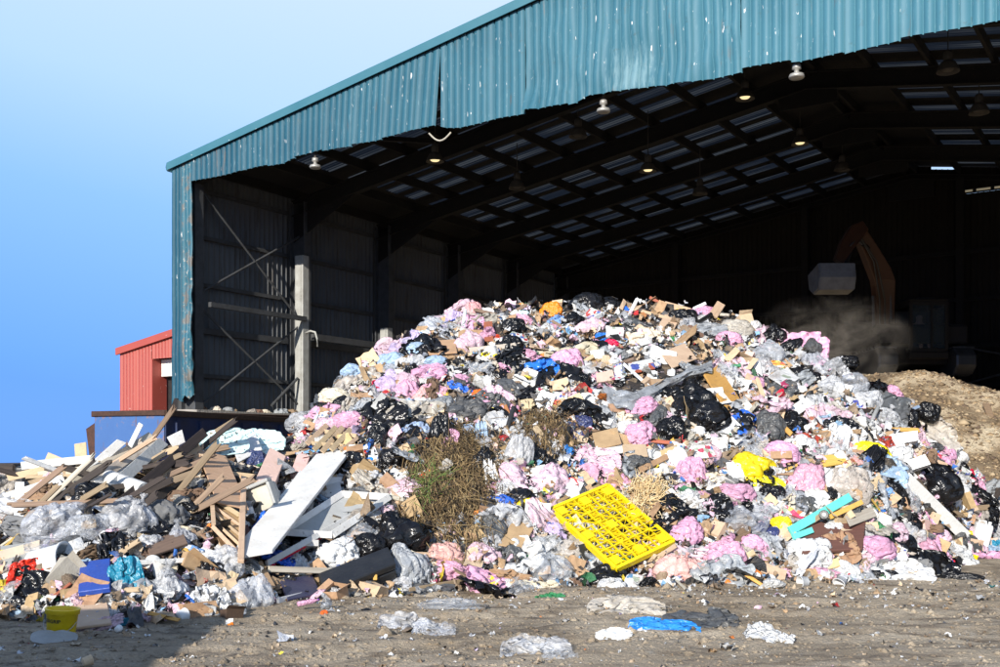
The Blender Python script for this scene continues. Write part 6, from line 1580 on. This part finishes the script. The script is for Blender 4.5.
# paper cup, pink bottle, jar at the foot of the left pile
def lathed(px, py, w, h, me, mat, label, lm, rot, yaw, name, cat, onground=True):
    d = F * EYE / (py + h * .35 - HZ) if onground else depth(px, py); k = d / F
    p = EYEV + ray(px, py) * d
    o = link(name, me); o.matrix_world = Matrix.Translation(p) @ frame(px, py) @ Matrix.Rotation(R(yaw), 4, 'Z') @ Matrix.Rotation(R(rot), 4, 'Y') @ Matrix.Diagonal((w * k, w * k, h * k, 1)); setmat(o, mat); tag(o, label, cat); note(px, py, lm); return o
lathed(87, 661, 12, 14, TUBS[0], 'pale_cardboard', 'tan paper cup lying on the ground in front', 'the paper cup', 80, 20, 'paper_cup', 'cup')
o = lathed(308, 602, 16, 22, BOTTLES[0], 'pink_film', 'pink bottle lying before the dark blue board', 'the pink bottle', 80, 10, 'plastic_bottle', 'bottle')
c_ = link('cap', CAPS[0], o); setmat(c_, 'purple_film')
lathed(327, 604, 13, 12, TUBS[0], 'clear_film', 'small clear jar beside the pink bottle', None, 70, 200, 'glass_jar', 'jar')
lathed(286, 579, 10, 11, TUBS[0], 'white_plastic', 'small white tub end in front of the red-edged rail', None, 85, 0, 'plastic_tub', 'tub', False)
lathed(118, 629, 8, 9, TUBS[0], 'white_plastic', 'white ring tub at the foot near the teal film', None, 80, 60, 'plastic_tub', 'tub')
lathed(778, 405, 14, 8, TUBS[1], 'white_plastic', 'round white lid on the heap above the dark grey sack', None, 40, 0, 'tub_lid', 'lid', False)
for px, py, m, lab in ((324, 614, 'orange_film', 'orange fruit-like ball on the ground near the clear jar'), (230, 616 + 10, 'orange_film', 'brown-orange crushed can on the shaded ground')):
    bag(px, py, 8, 7, m, lab, None, 0, True, .9, 'plastic_wad', 'litter')
# pink foam crumbs handled with the litter below

# ---- straw and dead stalks hanging from the cut face
t = NT('dry_straw'); oi = t.new('ShaderNodeAttribute', attribute_name='col'); t.done(oi.outputs['Color'], .85)
def strands(regions, name, palette, n, ln, rad, up=0.0, spread=.5):
    V, Fc, cols = [], [], []
    for _ in range(n):
        rg = regions[rng.integers(len(regions))]; px = rng.normal(rg[0], rg[2]); py = rng.normal(rg[1], rg[3]); d = depth(px, py) - rng.uniform(0, .34)
        p = np.array(EYEV + ray(px, py) * d); dr = np.array([rng.normal(0, spread), -abs(rng.normal(0, .35)), rng.normal(-.5 + up, spread)]); dr /= np.linalg.norm(dr) + 1e-6
        L = ln * rng.uniform(.4, 1.3); k = len(V); cu = np.array([rng.normal(0, .5), rng.normal(0, .3), -.5 + rng.normal(0, .4) + up]) * L * .5; side = np.cross(dr, [.1, .9, .2]); side /= np.linalg.norm(side) + 1e-6
        col = palette[rng.integers(len(palette))]
        for s in range(4):
            f = s / 3; c = p + dr * L * f + cu * f * f; w = rad * (1 - .6 * f)
            V += [c - side * w, c + side * w, c + np.cross(side, dr) * w]
        for s in range(3):
            for q in range(3):
                a, b = k + 3 * s + q, k + 3 * s + (q + 1) % 3; Fc.append((a, b, b + 3, a + 3))
        cols += [col] * 12
    me = mesh(name, np.array(V), np.array(Fc), ['dry_straw']); ca = me.attributes.new('col', 'FLOAT_COLOR', 'POINT'); ca.data.foreach_set('color', np.concatenate([np.array(cols), np.ones((len(cols), 1))], 1).astype(np.float32).ravel())
    o = link(name, me); tag(o, kind='stuff'); return o
strands([(430, 462, 11, 24), (450, 470, 14, 28), (472, 470, 14, 26), (455, 508, 22, 14), (466, 444, 16, 12), (544, 425, 12, 12)], 'dry_straw', [(.30, .20, .09), (.20, .13, .06), (.40, .29, .14), (.12, .08, .04), (.07, .05, .03), (.05, .035, .02), (.16, .11, .05)], 7000, .50, .0056, -.35, .55)
strands([(422, 486, 6, 9), (433, 480, 5, 7)], 'green_weeds', [(.16, .24, .05), (.22, .28, .08), (.12, .16, .05)], 260, .26, .006, .4)
strands([(652, 496, 9, 9), (645, 490, 8, 7)], 'straw_insulation', [(.75, .55, .28), (.62, .42, .20), (.82, .66, .40)], 1500, .14, .008, .3, .8)
HEROES.append((652, 494, 'the straw insulation')); HEROES.append((436, 470, 'the hanging straw'))
# ---- smaller pieces of waste, one object each, scattered over the heap and told apart by their neighbours
KINDS = {  # name: (category, group, pool, count, size lo, hi, [(material, weight, words)], mode)
 'clear': ('plastic_bag', 'bag', BAGS + LUMPS, 92, .28, .66, [('clear_film', 5, 'clear bag'), ('milky_film', 5, 'milky bag'), ('white_film', 4, 'white bag'), ('dirty_film', 2, 'dusty bag')], 'blob'),
 'pink': ('plastic_bag', 'bag', LUMPS + BAGS, 42, .26, .60, [('pink_film', 6, 'pink bag'), ('pale_pink_film', 5, 'pale pink bag'), ('lilac_film', 1, 'lilac bag'), ('salmon_film', 1, 'salmon bag')], 'blob'),
 'black': ('refuse_sack', 'sack', LUMPS + BAGS, 82, .28, .68, [('black_film', 8, 'black sack'), ('dark_grey_film', 3, 'dark grey sack'), ('navy_film', 1, 'dark blue sack')], 'blob'),
 'film': ('plastic_film', 'plastic film', SHEETS, 295, .38, 1.0, [('milky_film', 5, 'milky film'), ('white_film', 3, 'white film'), ('grey_film', 5, 'grey film'), ('black_film', 9, 'black film'), ('clear_film', 4, 'clear film'), ('dirty_film', 4, 'dusty film'), ('dark_grey_film', 3, 'dark grey film'), ('pale_pink_film', 4.5, 'pale pink film'), ('pink_film', 3, 'pink film'), ('sky_blue_film', .8, 'pale blue film'), ('blue_film', .4, 'blue film')], 'sheet'),
 'card': ('cardboard_piece', 'cardboard', CARDS, 195, .18, .50, [('cardboard', 6, 'brown cardboard piece'), ('pale_cardboard', 6, 'pale cardboard piece'), ('brown_paper', 3, 'dark brown cardboard piece'), ('paper', 4, 'white card piece')], 'flat'),
 'paper': ('paper_sheet', 'paper', FLATS, 130, .16, .36, [('paper', 8, 'white paper sheet'), ('printed_white', 3, 'printed paper sheet'), ('newsprint', 1.5, 'newspaper sheet'), ('printed_blue', 1.5, 'blue printed sheet')], 'flat'),
 'wrap': ('food_wrapper', 'packaging', SHEETS + FLATS, 130, .16, .34, [('printed_white', 5, 'printed white wrapper'), ('printed_bright', 2, 'bright printed wrapper'), ('printed_blue', 3, 'blue printed wrapper'), ('red_film', 1, 'red wrapper'), ('yellow_film', 1, 'yellow wrapper'), ('green_film', .4, 'green wrapper'), ('orange_film', .5, 'orange wrapper')], 'sheet'),
 'rag': ('rag', 'cloth', RAGS + STRIPS, 110, .28, .65, [('cloth_beige', 4, 'beige rag'), ('cloth_grey', 3, 'grey rag'), ('cloth_brown', 3, 'brown rag'), ('cloth_blue', 1.5, 'blue rag'), ('cloth_red', .8, 'red rag'), ('cloth_green', .8, 'green rag'), ('pink_film', 1, 'pink rag')], 'sheet'),
 'wood': ('timber_offcut', 'timber', PLANKS, 105, .3, .85, [('pine', 5, 'pine offcut'), ('cream_timber', 4, 'cream timber offcut'), ('old_timber', 4, 'weathered timber offcut'), ('dark_timber', 2, 'charred timber offcut'), ('ochre_board', 1.5, 'ochre timber offcut'), ('rust_plank', 1, 'red-brown timber offcut')], 'stick'),
 'box': ('carton', 'box', BOXES, 80, .16, .34, [('cardboard', 5, 'brown carton'), ('pale_cardboard', 4, 'pale carton'), ('printed_white', 3, 'printed white carton'), ('printed_bright', 1.5, 'bright printed carton'), ('paper', 2, 'white carton')], 'lump'),
 'bottle': ('plastic_bottle', 'bottle', BOTTLES, 40, .22, .34, [('clear_film', 5, 'clear bottle'), ('white_plastic', 3, 'white bottle'), ('blue_film', 1, 'blue bottle'), ('green_film', 1, 'green bottle')], 'lump'),
 'tub': ('plastic_tub', 'tub', TUBS, 36, .14, .28, [('white_plastic', 5, 'white tub'), ('grey_plastic', 2, 'grey tub'), ('black_plastic', 2, 'black tub'), ('blue_film', 1, 'blue tub'), ('red_film', .7, 'red tub')], 'lump'),
 'foam': ('foam_block', 'foam', FOAMS, 30, .14, .34, [('white_foam', 5, 'white foam block'), ('pink_board', 2, 'pink foam block'), ('insulation', 1, 'yellowish foam block')], 'lump'),
 'batten': ('timber_batten', 'timber', PLANKS, 34, .7, 1.7, [('old_timber', 6, 'weathered long batten'), ('pine', 2.5, 'pine long batten'), ('cream_timber', 2, 'cream long batten'), ('dark_timber', 6, 'charred long batten'), ('white_paint', 2, 'white long batten')], 'stick'),
 'pipe': ('pipe_length', 'pipe', PIPES, 24, .4, .9, [('white_plastic', 3, 'white pipe'), ('grey_plastic', 2, 'grey pipe'), ('black_plastic', 3, 'black pipe')], 'lump'),
}
GROUPS = {'batten': 'long battens in the timber pile', 'clear': 'pale plastic bags in the heap', 'pink': 'pink bags in the heap', 'black': 'black sacks in the heap', 'film': 'loose sheets of film in the heap', 'card': 'cardboard pieces in the heap', 'paper': 'paper sheets in the heap', 'wrap': 'food wrappers in the heap', 'rag': 'rags in the heap', 'wood': 'timber offcuts in the heap', 'box': 'cartons in the heap', 'bottle': 'bottles in the heap', 'tub': 'tubs in the heap', 'foam': 'foam blocks in the heap', 'pipe': 'pipe lengths in the heap'}
def region_ok(kind, px, py):
    left = px < 300 and py > 430
    if kind == 'batten': return 10 < px < 205 and py < 520
    if kind == 'pink' and (left or px < 300): return False
    if kind == 'black' and left and rng.random() < .5: return False
    if kind == 'wood' and not left and rng.random() < .5: return False
    if kind == 'clear' and 810 < px < 930 and py < 440: return True
    if kind in ('wood', 'card', 'box', 'rag') and 810 < px < 930 and py < 440 and rng.random() < .6: return False
    if ((px - 448) / 42) ** 2 + ((py - 482) / 52) ** 2 < 1 and rng.random() < .93: return False     # the straw face
    if 0 <= px < 1009 and MASK[min(int(py), 679), int(px)] and rng.random() < .88: return False
    return True
crest = lambda px: np.interp(px, HT[:, 0], HT[:, 2]); foot = lambda px: np.interp(px, HT[:, 0], HT[:, 1])
HERO_XY = np.array([(h[0], h[1]) for h in HEROES])
pieces = []
for kind, (nm, cat, pool, cnt, lo, hi, mats, mode) in KINDS.items():
    wts = np.array([m[1] for m in mats]); wts = wts / wts.sum(); n = 0
    while n < cnt:
        px = rng.uniform(-4, 1004); c_, f_ = crest(px), foot(px)
        py = rng.uniform(c_ + 1, f_ + 6)
        if not region_ok(kind, px, py): continue
        if px < 300 and py > 430 and kind != 'batten' and rng.random() < .55: continue
        d = depth(px, py); p = EYEV + ray(px, py) * d
        s = rng.uniform(lo, hi) * (1.0 if rng.random() < .75 else .7); mi = rng.choice(len(mats), p=wts)
        if px < 300 and py > 430 and mats[mi][0] in ('white_film', 'milky_film', 'paper', 'printed_white', 'clear_film', 'pale_pink_film', 'pink_film', 'white_paint', 'white_foam') and rng.random() < .6: continue
        if px < 330 and py > 430 and kind != 'batten': s *= .78
        nrm = hnormal(p.x, p.y); toward = Vector((-p.x, -p.y, 0)).normalized()
        z = (nrm + toward * rng.uniform(0, .9) + Vector((rng.normal(0, .28), rng.normal(0, .28), rng.normal(0, .18)))).normalized()
        ref = Vector((math.cos(a_ := rng.uniform(0, 6.283)), math.sin(a_), rng.normal(0, .3))); x = (ref - z * ref.dot(z)).normalized(); y = z.cross(x)
        if kind == 'batten':
            x = Vector((.85, rng.normal(.1, .35), rng.normal(.42, .38))).normalized(); z = (toward + Vector((0, 0, .6)) - x * (toward + Vector((0, 0, .6))).dot(x)).normalized(); y = z.cross(x)
        M = Matrix((x, y, z)).transposed().to_4x4()
        if mode == 'blob': dims = (s * rng.uniform(.8, 1.25), s * rng.uniform(.7, 1.1), s * rng.uniform(.34, .62)); off = .03
        elif mode == 'sheet': dims = (s * 1.25, s * .5, s * .7) if rng.random() < .35 else (s, s * rng.uniform(.7, 1.1), s * rng.uniform(.6, .9)); off = .06
        elif mode == 'flat': dims = (s, s, s); off = .08
        elif mode == 'stick': dims = (s, min(s, .75) * rng.uniform(.7, 1.2), min(s, .8) * rng.uniform(.7, 1.1)); off = .09 if kind != 'batten' else .2
        else: dims = (s, s, s); off = .08
        if nm in ('pipe_length', 'plastic_bottle', 'plastic_tub'): M = M @ Matrix.Rotation(R(rng.uniform(50, 100)), 4, 'X')
        if nm == 'pipe_length': dims = (s * .8, s * .8, s)
        M = Matrix.Translation(p + (nrm * .5 + toward * .5) * off) @ M @ Matrix.Diagonal((*dims, 1))
        me = pool[rng.integers(len(pool))]
        o = link(nm, me); o.matrix_world = M; setmat(o, mats[mi][0])
        if nm == 'plastic_bottle' and s > .2: cc = link('cap', CAPS[0], o); setmat(cc, ['blue_film', 'red_film', 'white_plastic', 'green_film'][n % 4])
        if nm == 'plastic_bag' and mode == 'blob' and s > .36 and n % 3 == 0:
            q = link('tied_neck', NECKS[n % 4], o); q.matrix_local = Matrix.Translation((0, 0, .5)) @ Matrix.Diagonal((.22, .22, .3, 1)); setmat(q, mats[mi][0])
        j = np.hypot(HERO_XY[:, 0] - px, (HERO_XY[:, 1] - py) * 1.2); order = np.argsort(j)[:3]
        pieces.append([o, kind, mats[mi][2], s, px, py, order, (lo + hi) / 2]); o['category'] = cat; o['group'] = GROUPS[kind]; n += 1
def rel(dx, dy):
    if math.hypot(dx, dy) < 7: return 'resting against'
    a = math.degrees(math.atan2(-dy, dx)) % 360
    return ['just right of', 'up and right of', 'just above', 'up and left of', 'just left of', 'down and left of', 'just below', 'down and right of'][int(((a + 22.5) % 360) // 45)]
byl = {}
for it in pieces:
    o, kind, wd, s, px, py, order, mid = it
    h = HEROES[order[0]]; lab = f"{'big' if s > mid * 1.15 else ('small' if s < mid * .8 else 'mid-sized')} {wd} {rel(px - h[0], py - h[1])} {h[2]}"
    byl.setdefault(lab, []).append(it)
ORD = ['uppermost', 'second from top', 'third from top', 'fourth from top', 'fifth from top', 'sixth from top', 'seventh from top']
for lab, its in byl.items():
    if len(its) == 1: its[0][0]['label'] = lab; continue
    for k, it in enumerate(sorted(its, key=lambda q: q[5])): it[0]['label'] = f"{lab}, {'lowest' if k == len(its) - 1 else ORD[min(k, 6)]} such"

# ---- loose litter too small to tell apart: real bits of film, paper, card and wood
def litter(name, n, place, size, seed, pw=None):
    r = np.random.default_rng(seed); g = 4; u = np.linspace(-.5, .5, g); A, B_ = np.meshgrid(u, u); base = np.stack([A, B_, 0 * A], -1).reshape(-1, 3)
    P, Nn = place(n, r); n = len(P); s = size(n, r)[:, None, None]
    asp = np.where(r.random(n) < .3, r.uniform(.12, .35, n), r.uniform(.5, 1.0, n)); V = np.repeat(base[None], n, 0); V[..., 1] *= asp[:, None]
    k = r.uniform(-1.6, 1.6, (n, 1)); k2 = r.uniform(-1.2, 1.2, (n, 1)); V[..., 2] = k * V[..., 0] ** 2 + k2 * V[..., 0] * V[..., 1] + r.normal(0, .17, (n, g * g)); V[..., :2] += r.normal(0, .09, (n, g * g, 2)); V *= s
    z = Nn + r.normal(0, .5, (n, 3)); z[:, 1] -= .3; z /= np.linalg.norm(z, axis=1)[:, None]; a = r.normal(0, 1, (n, 3)); x = a - z * (a * z).sum(1)[:, None]; x /= np.linalg.norm(x, axis=1)[:, None]; y = np.cross(z, x)
    V = V[..., 0:1] * x[:, None] + V[..., 1:2] * y[:, None] + V[..., 2:3] * z[:, None] + P[:, None]
    f = grid_faces(g, g); Fc = (f[None] + (np.arange(n) * g * g)[:, None, None]).reshape(-1, 4); c = PC[r.choice(len(PC), n, p=PW if pw is None else pw)] * r.uniform(.75, 1.12, (n, 1)); cols = np.repeat(np.clip(c, 0, .86), g * g, 0)
    me = mesh(name, V.reshape(-1, 3), Fc, ['loose_waste']); ca = me.attributes.new('col', 'FLOAT_COLOR', 'POINT'); ca.data.foreach_set('color', np.concatenate([cols, np.ones((len(cols), 1))], 1).astype(np.float32).ravel())
    o = link(name, me); tag(o, kind='stuff'); return o
def on_heap(n, r):
    px = r.uniform(-20, 1020, n * 2); c_ = np.interp(px, HT[:, 0], HT[:, 2]); f_ = np.interp(px, HT[:, 0], HT[:, 1]); py = r.uniform(0, 1, n * 2) * (f_ - c_ + 4) + c_ + 1
    keep = (r.random(n * 2) < (f_ - c_ + 5) / 290) & ((px > 300) | (py < 430) | (py > f_ - 12) | (r.random(n * 2) < .25)); keep &= ~((MASK[np.clip(py, 0, 679).astype(int), np.clip(px, 0, 1009).astype(int)]) & (r.random(n * 2) < .9)) & ~((((px - 448) / 42) ** 2 + ((py - 482) / 52) ** 2 < 1) & (r.random(n * 2) < .85)); px, py = px[keep][:n], py[keep][:n]
    i = np.clip((px - GX[0]) / 5, 0, len(GX) - 2).astype(int); j = np.clip((py - GY[0]) / 4, 0, len(GY) - 2).astype(int); d = np.maximum(np.minimum(DB[j, i], DB[j + 1, i]), 0); d = DB[j + 1, i] + (DB[j, i] - DB[j + 1, i]) * (1 - np.clip((py - GY[0]) / 4 - j, 0, 1)) * (np.abs(DB[j, i] - DB[j + 1, i]) < 1.2)
    x = (px - 500) / F * d; z = np.maximum(_hb(x, d), 0) + r.uniform(-.01, .10, len(px)); return np.stack([x, d, z], -1), np.tile([0, -.45, .8], (len(px), 1))
def on_ground(n, r):
    y = np.where(r.random(n) < .6, r.normal(13.2, 1.0, n), r.uniform(8.3, 16, n)); x = r.uniform(-.5, .5, n) * y * 1.0; h = waste_h(x, y, False); k = (h < .15) & (y > 7.8); x, y = x[k], y[k]
    z = ground_h(x, y) + .012; return np.stack([x, y, z], -1), np.tile([0, 0, 2.2], (len(x), 1))
litter('loose_litter', 12500, on_heap, lambda n, r: np.exp(r.normal(math.log(.10), .45, n)), 5)
litter('ground_litter', 2600, on_ground, lambda n, r: np.exp(r.normal(math.log(.026), .6, n)), 6, np.array([30, 10, 1, 6, 6, 16, 12, 14, 8, .6, .8, .5, .5, .5, .3, .3, .3]) / np.sum([30, 10, 1, 6, 6, 16, 12, 14, 8, .6, .8, .5, .5, .5, .3, .3, .3]))
# clods and stones on the yard
def clods(name, n, seed, mat):
    r = np.random.default_rng(seed); y = r.uniform(8.2, 15.5, n); x = r.uniform(-.5, .5, n) * y * 1.05; h = waste_h(x, y, False); k = h < .3; x, y = x[k], y[k]; n = len(x)
    oc = np.array([(1, 0, 0), (-1, 0, 0), (0, 1, 0), (0, -1, 0), (0, 0, 1), (0, 0, -1)], float); of = np.array([(0, 2, 4), (2, 1, 4), (1, 3, 4), (3, 0, 4), (2, 0, 5), (1, 2, 5), (3, 1, 5), (0, 3, 5)])
    s = np.exp(r.normal(math.log(.014), .55, n)); V = oc[None] * r.uniform(.5, 1.3, (n, 6, 1)) * s[:, None, None] * np.array([1.2, 1.2, .75]); a = r.uniform(0, 6.28, n); ca, sa = np.cos(a)[:, None], np.sin(a)[:, None]
    V = np.stack([V[..., 0] * ca - V[..., 1] * sa, V[..., 0] * sa + V[..., 1] * ca, V[..., 2]], -1) + np.stack([x, y, ground_h(x, y)], -1)[:, None]
    o = link(name, mesh(name, V.reshape(-1, 3), (of[None] + (np.arange(n) * 6)[:, None, None]).reshape(-1, 3), [mat])); tag(o, kind='stuff')
clods('gravel', 9000, 8, 'earth')
r = np.random.default_rng(21); n = 8000; px = r.uniform(850, 1060, n); y = r.uniform(20, 29.5, n); x = (px - 500) / F * y; z = soil_h(x, y); k = z > .5; x, y, z = x[k], y[k], z[k]; n = len(x)
oc = np.array([(1, 0, 0), (-1, 0, 0), (0, 1, 0), (0, -1, 0), (0, 0, 1), (0, 0, -1)], float); of = np.array([(0, 2, 4), (2, 1, 4), (1, 3, 4), (3, 0, 4), (2, 0, 5), (1, 2, 5), (3, 1, 5), (0, 3, 5)])
V = oc[None] * r.uniform(.4, 1.4, (n, 6, 1)) * np.exp(r.normal(math.log(.024), .55, n))[:, None, None] * np.array([1.3, 1.0, .8]) + np.stack([x, y, z], -1)[:, None]
cols = np.repeat(np.array([(.20, .14, .08), (.30, .21, .12), (.42, .32, .2), (.13, .09, .06)])[r.integers(0, 4, n)], 6, 0); me = mesh('soil_clods', V.reshape(-1, 3), (of[None] + (np.arange(n) * 6)[:, None, None]).reshape(-1, 3), ['dry_straw']); ca = me.attributes.new('col', 'FLOAT_COLOR', 'POINT'); ca.data.foreach_set('color', np.concatenate([cols, np.ones((len(cols), 1))], 1).astype(np.float32).ravel()); tag(link('soil_clods', me), kind='stuff')
# debris lying along the push wall top
for k in range(9):
    px = 214 + k * 9 + rng.uniform(-3, 3); s = rng.uniform(.18, .4); q = SHM @ Vector((.55 + rng.uniform(-.2, .25), .6 + k * .42, 3.0))
    o = link('rubble_lump', LUMPS[k % len(LUMPS)]); o.matrix_world = Matrix.Translation(q) @ Matrix.Diagonal((s * 1.3, s, s * .7, 1)); setmat(o, ['cloth_brown', 'beige_film', 'grey_film', 'old_timber', 'dirty_film'][k % 5])
    tag(o, f"lump of debris on the concrete wall below the wind brace, {['first','second','third','fourth','fifth','sixth','seventh','eighth','ninth'][k]} from the corner", 'rubble', 'debris on the push wall')
p0, p1 = SHM @ Vector((1.25, .3, 2.75)), SHM @ Vector((1.25, 4.0, 2.78))
o = MB().bar(p0, p1, .10, .22).bar(p0 + Vector((.02, -.03, .12)), p1 + Vector((.02, -.03, .12)), .2, .02).obj('steel_channel', 'rust'); tag(o, 'rusty steel channel lying along the concrete push wall', 'steel beam')

# ---- dust hanging where the excavator works
t = NT('dust_air'); t.n.remove(t.b); v = t.coord('Object'); n1 = t.noise(v, 2.0, 6, .7, 1.2)
ln = t.new('ShaderNodeVectorMath', operation='LENGTH'); t.l.new(v, ln.inputs[0]); fo = t.new('ShaderNodeMapRange'); fo.inputs[1].default_value = .2; fo.inputs[2].default_value = .95; fo.inputs[3].default_value = 1; fo.inputs[4].default_value = 0; t.l.new(ln.outputs['Value'], fo.inputs[0])
m1 = t.new('ShaderNodeMath', operation='MULTIPLY'); t.l.new(t.step(n1, .48, .70), m1.inputs[0]); t.l.new(fo.outputs[0], m1.inputs[1])
m2 = t.new('ShaderNodeMath', operation='MULTIPLY'); m2.inputs[1].default_value = 1.1; t.l.new(m1.outputs[0], m2.inputs[0])
pv = t.new('ShaderNodeVolumePrincipled'); pv.inputs['Color'].default_value = (.74, .65, .54, 1); t.l.new(m2.outputs[0], pv.inputs['Density']); t.l.new(pv.outputs[0], t.o.inputs['Volume'])
import bmesh
bm_ = bmesh.new(); bmesh.ops.create_icosphere(bm_, subdivisions=3, radius=1.0); bmesh.ops.recalc_face_normals(bm_, faces=bm_.faces); dm = bpy.data.meshes.new('dust_cloud'); bm_.to_mesh(dm); bm_.free(); dm.materials.append(t.m)
o = link('dust_cloud', dm); o.matrix_world = Matrix.Translation(EYEV + ray(830, 344) * 27.5) @ Matrix.Diagonal((2.3, 1.8, 1.45, 1)); tag(o, kind='stuff')
